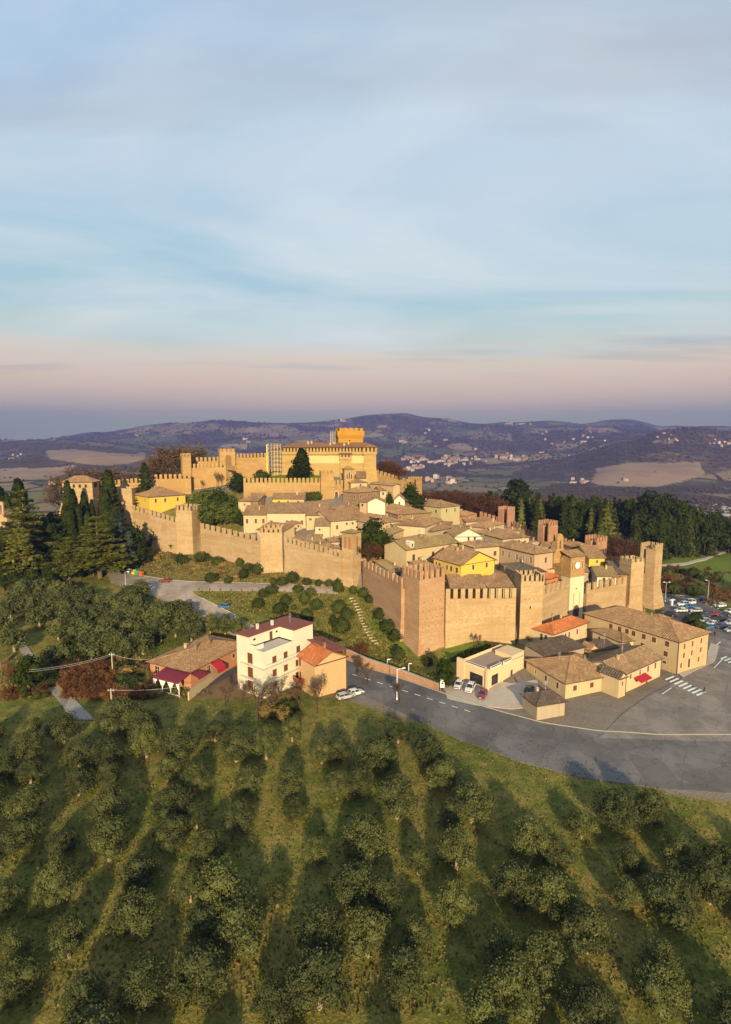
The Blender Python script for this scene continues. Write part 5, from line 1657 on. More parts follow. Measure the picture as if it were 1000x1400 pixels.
def railing(label, pts, h=1.05, gap=1.6, mat=None, name='railing', pr=.05, bars=(1.0, .55)):
    mat = mat or WOODD
    P = [G(*p) for p in pts]
    L = sum((b - a).length for a, b in zip(P[:-1], P[1:]))
    P = resample(P, max(3, int(L / gap)))
    o = empty(name, P[0], 0, label, 'railing')
    pm = MB(); pm.box((-pr, -pr, -.3), (pr, pr, h)); pmesh = pm.mesh('post', mat)
    loc = [Vector((p.x, p.y, gz(p.x, p.y))) - o.location for p in P]
    for q in loc: put('post', pmesh, o, q)
    for b in bars:
        mb = MB()
        for a, c in zip(loc[:-1], loc[1:]): mb.tube(a + Vector((0, 0, h * b - .04)), c + Vector((0, 0, h * b - .04)), pr * .7, n=4)
        mb.build('rail', mat, o)
    return o


railing('dark wooden railing between the upper road and the olive grove', ((155, 799), (180, 807), (215, 820), (250, 838), (275, 851)), mat=WOODD, name='railing')
bm_ = MB(); bm_.lathe((0, 0, -.3), [(.14, 0), (.14, 1.0), (.1, 1.12), (.02, 1.16)], 8); bmesh_ = bm_.mesh('bollard', WOODD)
for i in range(13):
    p = G(272 + i * 14.6, 807.2 + i * .35)
    o = put('bollard', bmesh_, None, (p.x, p.y, gz(p.x, p.y)))
    tag(o, 'dark timber bollard in the row along the lower edge of the upper road', 'bollard', 'bollards along the upper road')

# ------------------------------------------------------------------ houses outside the walls
random.seed(5)
house('house', 'pale house with a bright red tiled roof in front of the town wall', (757, 867), (738, 855), (804, 850), 152, 'hip', 24, PALE, REDTILE, 'R:u762,u767.5,u774,u779,u790@1.1x.8x1.5s;L:u741,u747@.9x.9x1.9d', 1, .5)
house('house', 'long stone house with nine brown shutters and a huge tiled roof beside the square', (929, 877.5), (800, 838.5), (965.5, 863), 141, 'hip', 21, TAN, TILE, 'L:u836,u848,u858,u867,u881,u895,u913@.8x1.2x1.45s;L:u912@3.6x1.2x1.4s;L:u880@3.4x1.2x1.7d;L:u911@6.3x1.0x.7d;R:u937,u948,u960@1.0x.9x1.5r;R:u937,u948,u960@3.5x.9x1.4r;R:u934,u958@6.0x.9x1.4r;R:u945@5.6x1.0x2.4o', 2, .45, pipe=True)
house('house', 'low cream house with a narrow tiled roof in front of the long stone house', (851, 878), (811, 862), (869, 872), 150, 'hip', 20, PALE, TILE2, 'L:u820@1.0x.8x.8d', 0)
o4 = house('house', 'cream corner house with a broad brown hip roof and three brown shutters', (774, 934), (727, 901.5), (846, 921), 127, 'hip', 20, CREAM, TILE, 'R:u787,u810,u832@1.0x1.1x1.3s;L:u763,u747@1.0x.9x1.5d;L:u733@1.0x.7x1.1g', 1, .45)
o5 = house('house', 'taller cream house with red shutters and a red shop awning by the crossing', (850, 923), 9.5, (905, 899), 129, 'x', 20, PALE, TILE2, 'R:u887,u897@.7x.9x1.5r;R:u863,u876@.8x.8x1.2g;R:u896@3.5x1.4x2.2g;R:u886@3.5x1.0x1.6g;R:u852@2.0x.6x1.0g', 1, .45)
house('house', 'dark roofed building in front of the cream corner house', (735, 964), (699, 951), (774, 958), 118, 'hip', 24, GREYP, DARKTILE, '', 1, .5)
house('shed', 'little orange roofed shed at the foot of the tall end tower', (903, 848), (884, 843), (917, 845), 177, 'hip', 22, TAN, TILE, '', 0)
house('shrine', 'little brick gabled shrine with an arched front in the shaded yard', (806, 889), 3.0, (818, 886), 147, 'y', 34, ORANGE, TILE, 'R:.5@.0x.9x1.6n', 0, .25)
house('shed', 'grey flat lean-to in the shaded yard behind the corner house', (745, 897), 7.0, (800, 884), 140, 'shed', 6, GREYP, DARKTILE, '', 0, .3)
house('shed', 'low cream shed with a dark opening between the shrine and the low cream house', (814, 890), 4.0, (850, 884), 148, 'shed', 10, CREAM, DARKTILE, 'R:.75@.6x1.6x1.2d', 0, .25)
house('house', 'house with one orange red tiled roof and a sunny blank gable beside the white block', (431, 909.5), (400, 899), (474, 897), 126, 'y', 25, ORANGE, REDTILE, 'L:.9@.3x.9x2.0s;L:.88@3.6x.9x2.2s', 1, .4)

aw = MB(); W = o5['W']; x0 = W * .3
aw.extr([(x0, -.03, 2.95), (x0, -1.9, 2.3), (x0, -1.9, 2.05), (x0, -1.86, 2.05), (x0, -1.86, 2.26), (x0, -.03, 2.88)], (W * .28, 0, 0))
REDCLOTH = plain('red_awning_cloth', (.36, .018, .03), .8, var=.12)
aw.build('awning', REDCLOTH, o5, loc=(0, 0, .6))

# maroon cover of the house behind the orange roof
p = PD(474, 896, 131)

# white apartment block
c = PD(360.5, 892, 125); z = c.z
Rv = PZ(428, 866, z) - c; Lv = PZ(340, 874, z) - c
ex = Rv.normalized(); ey = Vector((-ex.y, ex.x, 0)); W, D = Rv.length, Lv.dot(ey)
g = gz(c.x, c.y) - 2.2; E = z - g
wb = empty('apartment_block', (c.x, c.y, g), math.atan2(ex.y, ex.x), 'white apartment block with a maroon sheet roof, roof terrace and brown shutters', 'apartment block')
WH = plaster('white_block_render', (.62, .565, .44), .2)
winR = [(f, E - dr - h, w, h) for f, dr, w, h in ((.2, 1.9, 1.3, 1.6), (.42, 1.9, 1.3, 1.6), (.68, 1.7, 1.3, 1.6), (.2, 5.1, 1.3, 1.6), (.42, 5.1, 1.3, 1.6), (.66, 5.1, 1.3, 1.6), (.2, 8.2, 1.3, 1.6), (.66, 8.2, 1.3, 1.6))]
winL = [(.5, E - dr - h, w, h) for dr, w, h in ((1.3, 1.8, 2.5), (4.7, 1.8, 2.5), (8.0, 1.8, 2.3))]
mb = MB()
facade(mb, (0, 0, 0), (1, 0, 0), (0, -1, 0), W, 0, E, [(f * W - w / 2, f * W + w / 2, z0, z0 + h) for f, z0, w, h in winR], .12)
facade(mb, (0, 0, 0), (0, 1, 0), (-1, 0, 0), D, 0, E, [(f * D - w / 2, f * D + w / 2, z0, z0 + h) for f, z0, w, h in winL], .12)
mb.face([(W, 0, 0), (W, D, 0), (W, D, E), (W, 0, E)]); mb.face([(0, D, 0), (W, D, 0), (W, D, E), (0, D, E)])
mb.build('wall', [WH], wb)
for f, z0, w, h in winR: add_window(wb, (f * W, 0, z0), 0, w, h, 's')
for f, z0, w, h in winL: add_window(wb, (0, f * D, z0), -math.pi / 2, w, h, 's')
mb = MB(); mb.box((.25, .25, E - .42), (W * .58, D * .52, E - .3)); mb.build('terrace_floor', CONC, wb)
mb = MB()
for q in ((0.01, .01, W * .56, .24), (.01, .24, .24, D * .54)): mb.box((q[0], q[1], E - .4), (q[2], q[3], E + .02))
mb.box((.24, D * .30, E - .3), (2.6, D * .30 + .2, E + .75)); mb.box((.02, D * .30, E + .021), (.24, D * .54, E + .75)); mb.build('parapet', WH, wb)
mb = MB(); hU = 2.5
mb.box((0.005, D * .54, E + .004), (W - .005, D - .01, E + hU)); mb.box((W * .58, .012, E + .004), (W - .012, D * .54 - .004, E + hU))
up_ = mb.build('upper_storey', WH, wb)
mb = MB(); mb.box((W * .40, D * .54 - .04, E - .25), (W * .40 + .9, D * .54 + .02, E + 2.0)); mb.build('door', WOODD, up_)
for x in (1.4, W * .52):
    mb = MB(); mb.box((x, D * .54 - .03, E + 1.2), (x + .7, D * .54 + .02, E + 1.7)); mb.build('window', GLASS, up_)
mb = MB()
mb.extr([(-.3, D * .5, E + hU + .25), (W * .58, D * .5, E + hU + .25), (W * .58, -.35, E + hU + .3), (W + .35, -.35, E + hU + .3), (W + .35, D + .3, E + hU + .1), (-.3, D + .3, E + hU + .1)], (0, 0, -.22))
rf = mb.build('roof', MAROON, wb)
for x, y in ((W * .3, D * .8), (W * .55, D * .72)): chimney(rf, (x, y, E + hU + .3), .7, .5, WHITEP)
mb = MB(); mb.tube((W * .8, D * .5, E + hU), (W * .8, D * .5, E + hU + 2.6), .04, n=5)
for k in range(4): mb.tube((W * .8 - .5, D * .5, E + hU + 1.7 + k * .25), (W * .8 + .5, D * .5, E + hU + 1.7 + k * .25), .025, n=4)
mb.build('aerial', GALV, rf)
for k in (3.95, 7.2):
    mb = MB(); mb.box((-.9, -.9, E - k - .2), (W * .7, -.005, E - k)); mb.box((-.9, 0, E - k - .2), (-.005, D * .8, E - k)); mb.build('balcony_slab', WH, wb)
mb = MB()
for k in (3.95,):
    for i in range(14): mb.tube((W * .7 * i / 13, -.85, E - k), (W * .7 * i / 13, -.85, E - k + 1.0), .025, n=4)
    mb.tube((0, -.85, E - k + 1), (W * .7, -.85, E - k + 1), .03, n=4)
mb.build('balcony_railing', METAL, wb)
oh = [o for o in bpy.data.objects if o.get('label', '').startswith('house with one orange red')][0]
mb = MB(); mb.extr([(oh['W'] * .45, 1.0, oh['E'] + 1.6), (oh['W'] + 1.5, 1.2, oh['E'] + .9), (oh['W'] + 1.5, oh['D'] + 5, oh['E'] + .9), (oh['W'] * .45, oh['D'] + 5, oh['E'] + 2.6)], (0, 0, .2)); mb.build('sheet_roof', MAROON, oh)
mb = MB(); yb = oh['D'] * .88; mb.box((-1.3, yb - 1.8, oh['E'] - 5.9), (-.01, yb + 1.4, oh['E'] - 5.75)); 
mb.box((-1.3, yb - 1.8, oh['E'] - 5.75), (-1.22, yb + 1.4, oh['E'] - 4.8)); mb.box((-1.22, yb - 1.8, oh['E'] - 5.75), (-.01, yb - 1.72, oh['E'] - 4.8)); mb.build('balcony', plain('red_balcony', (.42, .10, .06), .7), oh)

# restaurant
ro = house('restaurant', 'low orange restaurant with a rambling tiled hip roof and maroon awnings', (260.5, 917), (205, 904), (336.5, 879), 130, 'hip', 15, CORAL, TILE, 'L:.82@.9x1.5x2.0g;R:.3@1.0x1.2x1.6g;R:.75@1.2x1.0x1.2d', 3, .7, minh=4)
W, D, E = ro['W'], ro['D'], ro['E']
AWN = plain('maroon_awning_cloth', (.15, .018, .035), .85, var=.25)
mb = MB(); mb.extr([(-.02, 0, E - .5), (-4.2, 0, E - 1.3), (-4.2, 0, E - 1.75), (-4.15, 0, E - 1.75), (-4.15, 0, E - 1.36), (-.02, 0, E - .57)], (0, D * .62, 0)); mb.build('awning', AWN, ro, loc=(0, -.3, 0))
mb = MB(); mb.extr([(0, -.02, E - .6), (0, -2.6, E - 1.3), (0, -2.6, E - 1.75), (0, -2.55, E - 1.75), (0, -2.55, E - 1.36), (0, -.02, E - .67)], (W * .14, 0, 0)); mb.build('awning', AWN, ro, loc=(-.2, 0, 0))
mb = MB(); mb.extr([(0, -.02, E - .6), (0, -2.2, E - 1.9), (0, -2.2, E - 3.1), (0, -2.15, E - 3.1), (0, -2.15, E - 1.95), (0, -.02, E - .67)], (W * .15, 0, 0)); mb.build('awning', REDCLOTH, ro, loc=(W * .33, 0, 0))
for y in (0, .33, .66, 1):
    mb = MB(); mb.box((-4.15, -.07, .3), (-4.0, .07, E - 1.4)); mb.build('awning_post', WHITE, ro, loc=(0, -.2 + y * D * .6, 0))
    if y < 1:
        mb = MB(); yy = D * .6 * .33 * .5
        for s_ in (-1, 1): mb.extr([(-4.08, yy + s_ * .15, E - 1.5), (-4.08, yy + s_ * D * .09, E - 1.5), (-4.08, yy + s_ * D * .085, E - 3.1), (-4.08, yy + s_ * D * .07, E - 3.1)], (.05, 0, 0))
        mb.build('curtain', plain('white_curtain', (.75, .72, .66), .9), ro, loc=(0, -.2 + y * D * .6, 0))
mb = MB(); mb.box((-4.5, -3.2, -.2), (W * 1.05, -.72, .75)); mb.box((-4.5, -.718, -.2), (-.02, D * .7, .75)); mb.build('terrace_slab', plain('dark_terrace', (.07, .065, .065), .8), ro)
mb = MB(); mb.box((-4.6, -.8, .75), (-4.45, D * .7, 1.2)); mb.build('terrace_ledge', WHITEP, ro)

# little grey gable squeezed between the two corner houses
house('annex', 'narrow pale gabled annex between the two cream corner houses', (847, 928), 5.0, (857, 924), 127, 'y', 38, CREAM, DARKTILE, 'R:.5@1.0x.6x1.1d', 0, .25)
# rainwater pipes and aerials
for o in [q for q in bpy.data.objects if q.get('category') in ('house', 'restaurant') and 'E' in q.keys() and q.location.y < 215]:
    W_, D_, E_ = o['W'], o['D'], o['E']
    pb = MB(); pb.tube((W_ - .15, -.1, 0), (W_ - .15, -.1, E_ - .2), .06, n=5); pb.build('drain_pipe', WOODD, o)
    gb = MB(); gb.tube((-.4, -.50, E_ - .09), (W_ + .4, -.50, E_ - .09), .09, n=6); gb.build('gutter', WOODD, o)
    if random.random() < .6:
        ab = MB(); x_, y_ = W_ * random.uniform(.3, .7), D_ * random.uniform(.35, .6)
        ab.tube((x_, y_, E_ - .2), (x_, y_, E_ + 3.6), .035, n=4)
        for k_ in range(5): ab.tube((x_ - .55, y_, E_ + 2.7 + k_ * .2), (x_ + .55, y_, E_ + 2.7 + k_ * .2), .02, n=3)
        ab.build('aerial', GALV, o)
# flat roofed bar
c = PD(667, 913, 131.5); z = c.z
Rv = PZ(717, 891.5, z) - c; Lv = PZ(634, 901, z) - c
ex = Rv.normalized(); ey = Vector((-ex.y, ex.x, 0)); W, D = Rv.length, max(6, Lv.dot(ey)); g = gz(c.x, c.y) - .3; E = z - g
bar = empty('bar_building', (c.x, c.y, g), math.atan2(ex.y, ex.x), 'small flat roofed cream bar with big shop windows behind the white cars', 'building')
BARW = plaster('bar_render', (.62, .46, .28), .15)
mb = MB()
gR = [(.11, .8, 2.8, 2.6), (.62, .3, 1.0, 2.3)]; gL = [(.45, .8, D * .55, 2.6)]
facade(mb, (0, 0, 0), (1, 0, 0), (0, -1, 0), W, 0, E - .9, [(f * W, f * W + w, zz, zz + h) for f, zz, w, h in gR], .2)
facade(mb, (0, 0, 0), (0, 1, 0), (-1, 0, 0), D, 0, E - .9, [(f * D - w / 2, f * D + w / 2, zz, zz + h) for f, zz, w, h in gL], .2)
mb.face([(W, 0, 0), (W, D, 0), (W, D, E), (W, 0, E)]); mb.face([(0, D, 0), (W, D, 0), (W, D, E), (0, D, E)])
mb.box((-.45, -.45, 0), (.25, .25, E - .3)); mb.box((-.35, D - .5, 0), (.2, D + 1.8, E)); mb.box((W * .36, -.3, 0), (W * .36 + .5, .002, E - .9))
mb.build('wall', [BARW], bar)
mb = MB(); mb.box((.25, .25, E - .95), (W - .02, D - .02, E - .8)); mb.build('flat_roof', plain('roof_felt', (.30, .22, .16), .95, var=.2), bar)
mb = MB()
for a, b in ((.06, .35), (.4, .64)): mb.box((W * a, -.22, E - .95), (W * b, -.02, E)); mb.box((W * a + .3, -.24, E - .32), (W * b - .3, -.2, E - .1), 1)
mb.box((-.22, .35, E - .95), (-.02, D - .7, E)); mb.box((-.24, .6, E - .32), (-.2, D - 1, E - .1), 1)
mb.build('parapet_panel', [WHITEP, BLACK], bar)
mb = MB(); mb.box((W * .66, .02, E - .79), (W - .02, D * .7, E + .25)); mb.box((W * .66 - .1, -.1, E + .252), (W + .1, D * .7 + .1, E + .4)); mb.build('roof_room', BARW, bar)
for f, zz, w, h in gR[:1]: add_window(bar, (f * W + w / 2, 0, zz), 0, w - .02, h - .02, 'h')
add_window(bar, (gR[1][0] * W + .5, 0, .3), 0, 1.0, 2.3, 'o')
for f, zz, w, h in gL: add_window(bar, (0, f * D, zz), -math.pi / 2, w - .02, h - .02, 'h')

# ------------------------------------------------------------------ vehicles
TYRE, RIM = BLACK, plain('alloy', (.55, .55, .56), .35, .8)
LAMP = plain('lamp_glass', (.75, .75, .72), .15, spec=.7)
RLAMP = plain('tail_glass', (.35, .015, .01), .2, spec=.6)
PLATE = plain('number_plate', (.75, .75, .72), .5)


def car_meshes(kind):
    """hatch, suv or wagon: sections along the length, x forward"""
    Lh, Wh, Hh, Bz = {'hatch': (2.0, .86, 1.48, .92), 'suv': (2.2, .92, 1.68, 1.05), 'wagon': (2.3, .90, 1.46, .92), 'van': (2.4, .97, 1.95, 1.15)}[kind]
    st = [(-Lh, .80, .42, Bz - .10), (-Lh + .18, .94, .28, Bz), (-Lh + .8, 1, .22, Bz + .02), (0, 1, .2, Bz), (Lh * .45, 1, .2, Bz - .02), (Lh - .35, .95, .24, Bz - .17), (Lh - .05, .82, .32, Bz - .30), (Lh, .74, .40, Bz - .40)]
    body = MB(); rings = []
    for x, w, zb, zt in st:
        w *= Wh
        rings.append([(x, -w, zb + .12), (x, -w * .93, zb), (x, w * .93, zb), (x, w, zb + .12), (x, w * 1.0, (zb + zt) / 2 + .1), (x, w * .93, zt - .03), (x, w * .75, zt), (x, -w * .75, zt), (x, -w * .93, zt - .03), (x, -w * 1.0, (zb + zt) / 2 + .1)])
    body.loft(rings)
    back = {'hatch': -Lh + .15, 'suv': -Lh + .15, 'wagon': -Lh + .2, 'van': -Lh + .08}[kind]
    fr = Lh * .42; rt = .05 if kind != 'van' else .5
    cab = MB()
    def cring(x, z, w): return [(x, -w, z), (x, w, z)]
    lo, hi = Bz - .02, Hh - .07
    a, b = Wh * .90, Wh * .70
    base = [(back, -a, lo), (fr, -a * .97, lo), (fr, a * .97, lo), (back, a, lo)]
    top = [(back + .32, -b, hi), (rt, -b, hi), (rt, b, hi), (back + .32, b, hi)]
    cab.loft([base, top])
    roof = MB(); roof.loft([[(back + .26, -b * 1.03, hi - .02), (rt + .06, -b * 1.03, hi - .02), (rt + .06, b * 1.03, hi - .02), (back + .26, b * 1.03, hi - .02)], [(back + .45, -b * .85, Hh), (rt - .1, -b * .85, Hh), (rt - .1, b * .85, Hh), (back + .45, b * .85, Hh)]])
    pil = MB()
    for s in (-1, 1):
        for (x0, x1) in ((back, back + .32), ((back + fr) / 2 - .05, (back + rt) / 2 + .1), (fr, rt)):
            pil.obox((x0 - .05, s * a * .985 - .03, lo), (.1, 0, 0), (0, .06, 0), (x1 - x0, s * (b - a * .985), hi - lo))
    whl = MB(); whl.tube((0, -.11, 0), (0, .11, 0), .33, n=14)
    rim = MB(); rim.tube((0, -.125, 0), (0, .125, 0), .2, n=10)
    return dict(body=body, cab=cab, roof=roof, pil=pil, whl=whl, rim=rim, L=Lh, W=Wh, B=Bz)


CARM = {k: car_meshes(k) for k in ('hatch', 'suv', 'wagon', 'van')}
CARC = {}
WHEEL = {}


def car(label, u, v, head, kind, color, cname):
    m = CARM[kind]
    p = G(u, v)
    z = gz(p.x, p.y) + .14
    o = empty('parked_car', (p.x, p.y, z), R(head), label, 'car', 'parked cars')
    key = (kind, cname)
    if key not in CARC:
        pm = MATS.get('paint_' + cname)
        if pm is None:
            t_ = NT('paint_' + cname)
            nz_ = t_.noise(t_.coord(), 3, 4)
            pm = MATS['paint_' + cname] = t_.bsdf(t_.mix(t_.math('MULTIPLY', nz_, .35), color, tuple(x * .6 + .03 for x in color)), .3, spec=.5, **{'Coat Weight': .4})
        CARC[key] = [m['body'].mesh('body', pm), m['cab'].mesh('windows', GLASS), m['roof'].mesh('roof', pm), m['pil'].mesh('pillars', pm)]
    b, c, r, pl = CARC[key]
    bo = put('body', b, o); bo.data.polygons.foreach_set('use_smooth', [True] * len(b.polygons)) if False else None
    put('glasshouse', c, o); put('roof', r, o); put('pillar_frame', pl, o)
    if 'w' not in WHEEL: WHEEL['w'] = (m['whl'].mesh('wheel', TYRE), m['rim'].mesh('rim', RIM))
    for x in (-m['L'] * .6, m['L'] * .6):
        for s in (-1, 1):
            w = put('wheel', WHEEL['w'][0], o, (x, s * (m['W'] - .1), .33)); put('rim', WHEEL['w'][1], w)
    if kind not in WHEEL:
        hl, tl, pt, mr, bp = MB(), MB(), MB(), MB(), MB()
        hl.box((-.05, -.17, -.07), (.04, .17, .07)); tl.box((-.03, -.1, -.13), (.03, .1, .13)); pt.box((-.015, -.26, -.06), (.015, .26, .06)); mr.box((-.06, -.1, -.06), (.06, .1, .07)); bp.box((-.05, -.6, -.09), (.05, .6, .09))
        WHEEL[kind] = [hl.mesh('headlight', LAMP), tl.mesh('tail_light', RLAMP), pt.mesh('number_plate', PLATE), mr.mesh('mirror', BLACK), bp.mesh('grille', BLACK)]
    hl, tl, pt, mr, bp = WHEEL[kind]
    for s in (-1, 1):
        put('headlight', hl, o, (m['L'] - .1, s * m['W'] * .58, m['B'] - .40)); put('tail_light', tl, o, (-m['L'] + .06, s * m['W'] * .74, m['B'] - .22)); put('mirror', mr, o, (m['L'] * .36, s * (m['W'] + .08), m['B'] + .05))
    put('number_plate', pt, o, (-m['L'] - .0, 0, .62)); put('number_plate', pt, o, (m['L'] + .005, 0, .48)); put('grille', bp, o, (m['L'] - .02, 0, .62))
    return o


Wt, Bk, Sv, Db, Rd, Bl = (.62, .62, .61), (.012, .012, .014), (.38, .39, .40), (.02, .03, .06), (.22, .012, .02), (.03, .13, .30)
for a in (('white hatchback parked nose out left of the white car with dark roof', 627, 940, -112, 'hatch', Wt, 'white'), ('white estate with a dark roof panel beside the bar window', 643, 944.5, -115, 'suv', Wt, 'white'),
          ('dark red car cut off beside the two white cars by the bar', 660, 953, -116, 'hatch', Rd, 'maroon'), ('black car hidden behind the two white cars below the bar', 618, 932, -112, 'hatch', Bk, 'black'),
          ('dark maroon car standing alone on the upper road', 226, 796.5, 172, 'hatch', Rd, 'maroon'), ('small blue car parked on the bend beside the grass wedge', 306, 831.5, 152, 'hatch', Bl, 'blue'),
          ('white people carrier at the near end of the left row in the car park', 934, 828.5, 186, 'suv', Wt, 'white'), ('white estate in front of the white people carrier in the car park', 931, 837, 188, 'wagon', Wt, 'white'),
          ('silver estate beside the two white cars in the car park', 951, 837, 184, 'wagon', Sv, 'silver'), ('blue grey car half hidden behind the silver estate', 944, 832, 186, 'hatch', Bl, 'blue'), ('dark blue car with its nose out in the middle of the car park', 964, 843.5, 180, 'hatch', Db, 'navy'),
          ('white car beside the shrubs at the near edge of the car park', 973, 855, 196, 'hatch', Wt, 'white'), ('black estate behind the white car by the shrubs', 985, 848.5, 190, 'wagon', Bk, 'black'), ('navy car in front of the black estate by the shrubs', 985, 858.5, 190, 'wagon', Db, 'navy'),
          ('silver car at the right edge in the near row of the car park', 998, 854, 190, 'hatch', Sv, 'silver'), ('silver grey car lowest at the right edge of the car park', 1000, 864, 192, 'wagon', Sv, 'silver'), ('navy car first in the far row under the tall lamp', 958, 822, 186, 'suv', Db, 'navy'),
          ('black car second in the far row under the tall lamp', 968, 825.5, 186, 'hatch', Bk, 'black'), ('white saloon right of the bare tree in the far row', 984, 830, 188, 'wagon', Wt, 'white'), ('white car at the right edge of the far row', 998, 838.5, 190, 'hatch', Wt, 'white'),
          ('dark van between the long stone house and the end tower', 914, 842, 150, 'van', Bk, 'black'), ('white car under the bare trees beside the orange gabled house', 487, 950, 30, 'hatch', Wt, 'white'), ('silver car under the bare trees nearest the orange gabled house', 473, 955, 30, 'wagon', Sv, 'silver'),
          ('grey car in the middle of the near row of the car park', 962, 851, 192, 'hatch', Sv, 'silver'), ('red car between the far row and the lone dark blue car', 975, 842, 184, 'hatch', Rd, 'maroon'), ('white van like car at the top end of the middle row', 942, 826, 184, 'van', Wt, 'white'), ('black hatchback below the white saloon in the far row', 990, 842.5, 188, 'hatch', Bk, 'black'), ('blue car nearest the pedestrian in the car park', 968, 860, 195, 'hatch', Bl, 'blue'), ('black car parked by the dark roofs in front of the corner house', 724, 946, 60, 'hatch', Bk, 'black')):
    car(*a)

# ------------------------------------------------------------------ street furniture
def lamp(label, u, v, h, heads=2, col=GALV, rz=0.0, arm=1.0):
    p = G(u, v); o = empty('street_lamp', (p.x, p.y, gz(p.x, p.y)), rz, label, 'street lamp')
    mb = MB(); mb.tube((0, 0, -.2), (0, 0, h), .11, .06, 8); mb.lathe((0, 0, -.1), [(.22, 0), (.2, .5), (.12, .7)], 8); mb.build('pole', col, o)
    for s in ((-1, 1) if heads == 2 else (1,)):
        mb = MB(); mb.tube((0, 0, h - .1), (s * arm, 0, h + .1), .05, n=6); mb.build('arm', col, o)
        mb = MB(); mb.loft([[(s * arm - .3, -.16, h + .06), (s * arm + .5, -.16, h + .1), (s * arm + .5, .16, h + .1), (s * arm - .3, .16, h + .06)], [(s * arm - .25, -.1, h + .2), (s * arm + .4, -.1, h + .22), (s * arm + .4, .1, h + .22), (s * arm - .25, .1, h + .2)]]); mb.build('lamp_head', WHITE, o)
    return o


lamp('tall double headed street lamp right of the end tower', 910, 823, 7.5)
lamp('tall single street lamp at the far row of parked cars', 968, 821, 7.8, 1, rz=R(180))
lamp('slim street lamp beside the road markings above the olive grove', 172, 803, 5.5, 1)
lamp('white street lamp pole leaning over the lower road', 543, 957, 7.5, 1, WHITE, R(12), 1.5)
lamp('low lamp by the stone stairs foot, left of two on the retaining wall', 530, 914, 2.4, 1, WHITE, 0, .3)
lamp('low lamp nearer the corner tower, right of two on the retaining wall', 559, 921, 2.6, 1, WHITE, 0, .3)

p = G(605, 945); sg = empty('sign_board', (p.x, p.y, gz(p.x, p.y)), R(-10), 'tall narrow white information board by the bend of the lower road', 'sign')
mb = MB(); mb.box((-.5, -.06, .9), (.5, .06, 3.6)); mb.build('panel', WHITE, sg); mb = MB(); mb.box((-.45, -.04, 0), (-.35, .04, .9)); mb.box((.35, -.04, 0), (.45, .04, .9)); mb.build('post', METAL, sg)
p = G(919, 828); sg = empty('ticket_machine', (p.x, p.y, gz(p.x, p.y)), R(20), 'white ticket machine with a small roof at the car park entrance', 'ticket machine')
mb = MB(); mb.box((-.3, -.25, 0), (.3, .25, 1.7)); mb.build('cabinet', WHITE, sg); mb = MB(); mb.extr([(-.7, -.6, 1.9), (.9, -.6, 2.25), (.9, -.6, 2.35), (-.7, -.6, 2.0)], (0, 1.2, 0)); mb.tube((-.15, 0, 1.7), (-.15, 0, 2.05), .05); mb.build('roof', WHITE, sg)
for k, (u, v, c, lab) in enumerate(((177, 784, (.55, .55, .52), 'pale grey recycling container at the roadside bin bay'), (183, 785.5, (.60, .46, .04), 'yellow recycling container at the roadside bin bay'), (188.5, 786.5, (.04, .26, .13), 'green glass recycling container at the roadside bin bay'), (193.5, 788, (.45, .10, .03), 'red brown recycling container at the roadside bin bay'))):
    p = G(u, v); o = empty('recycling_container', (p.x, p.y, gz(p.x, p.y) + .1), R(-15), lab, 'recycling bin', 'recycling containers by the upper road')
    mt = plain('bin_%d' % k, c, .5)
    mb = MB(); mb.loft([[(-.6, -.5, .15), (.6, -.5, .15), (.6, .5, .15), (-.6, .5, .15)], [(-.75, -.62, 1.35), (.75, -.62, 1.35), (.75, .62, 1.35), (-.75, .62, 1.35)]]); mb.build('bin_body', mt, o)
    mb = MB(); mb.loft([[(-.78, -.65, 1.36), (.78, -.65, 1.36), (.78, .65, 1.36), (-.78, .65, 1.36)], [(-.6, -.4, 1.75), (.6, -.4, 1.75), (.6, .5, 1.75), (-.6, .5, 1.75)]]); mb.build('lid', mt, o)
    for x in (-.5, .5):
        mb = MB(); mb.tube((x, -.4, .1), (x + .06, -.4, .1), .12, n=8); mb.build('castor', BLACK, o)


def pole(label, u, v, h):
    p = G(u, v); o = empty('utility_pole', (p.x, p.y, gz(p.x, p.y)), 0, label, 'utility pole')
    mb = MB(); mb.tube((0, 0, -.4), (0, 0, h), .15, .10, 8); mb.build('pole', plain('pole_concrete', (.45, .40, .32), .9), o)
    mb = MB(); mb.box((-.7, -.06, h - .55), (.7, .06, h - .42)); mb.build('crossarm', METAL, o)
    for x in (-.55, 0, .55):
        mb = MB(); mb.lathe((x, 0, h - .42), [(.06, 0), (.09, .1), (.04, .22)], 6); mb.build('insulator', WHITE, o)
    return o, Vector((p.x, p.y, gz(p.x, p.y) + h - .3))


o_, ta = pole('concrete utility pole carrying wires above the rust red shrubs', 154.5, 926, 6.3)
o_, tb = pole('short utility pole at the bottom edge below the rust red shrubs', 153, 968, 4.5)


def wire(label, a, b, sag=.6, r=.035):
    mb = MB(); pts = [a.lerp(b, i / 12) - Vector((0, 0, sag * (1 - (2 * i / 12 - 1) ** 2))) for i in range(13)]
    for p, q in zip(pts[:-1], pts[1:]): mb.tube(p, q, r, n=4, cap=False)
    tag(mb.build('overhead_wire', plain('wire_grey', (.40, .40, .38), .6)), label, 'wire')


wire('pair of overhead wires running left from the utility pole, upper one', ta, PD(40, 916, 118))
wire('pair of overhead wires running left from the utility pole, lower one', ta - Vector((0, 0, .35)), PD(40, 918.5, 118))
wire('overhead wire running right from the utility pole to the restaurant roof', ta, PD(206, 901, 133))
wire('overhead wire from the short bottom pole to the restaurant wall', tb, PD(262, 936, 126))


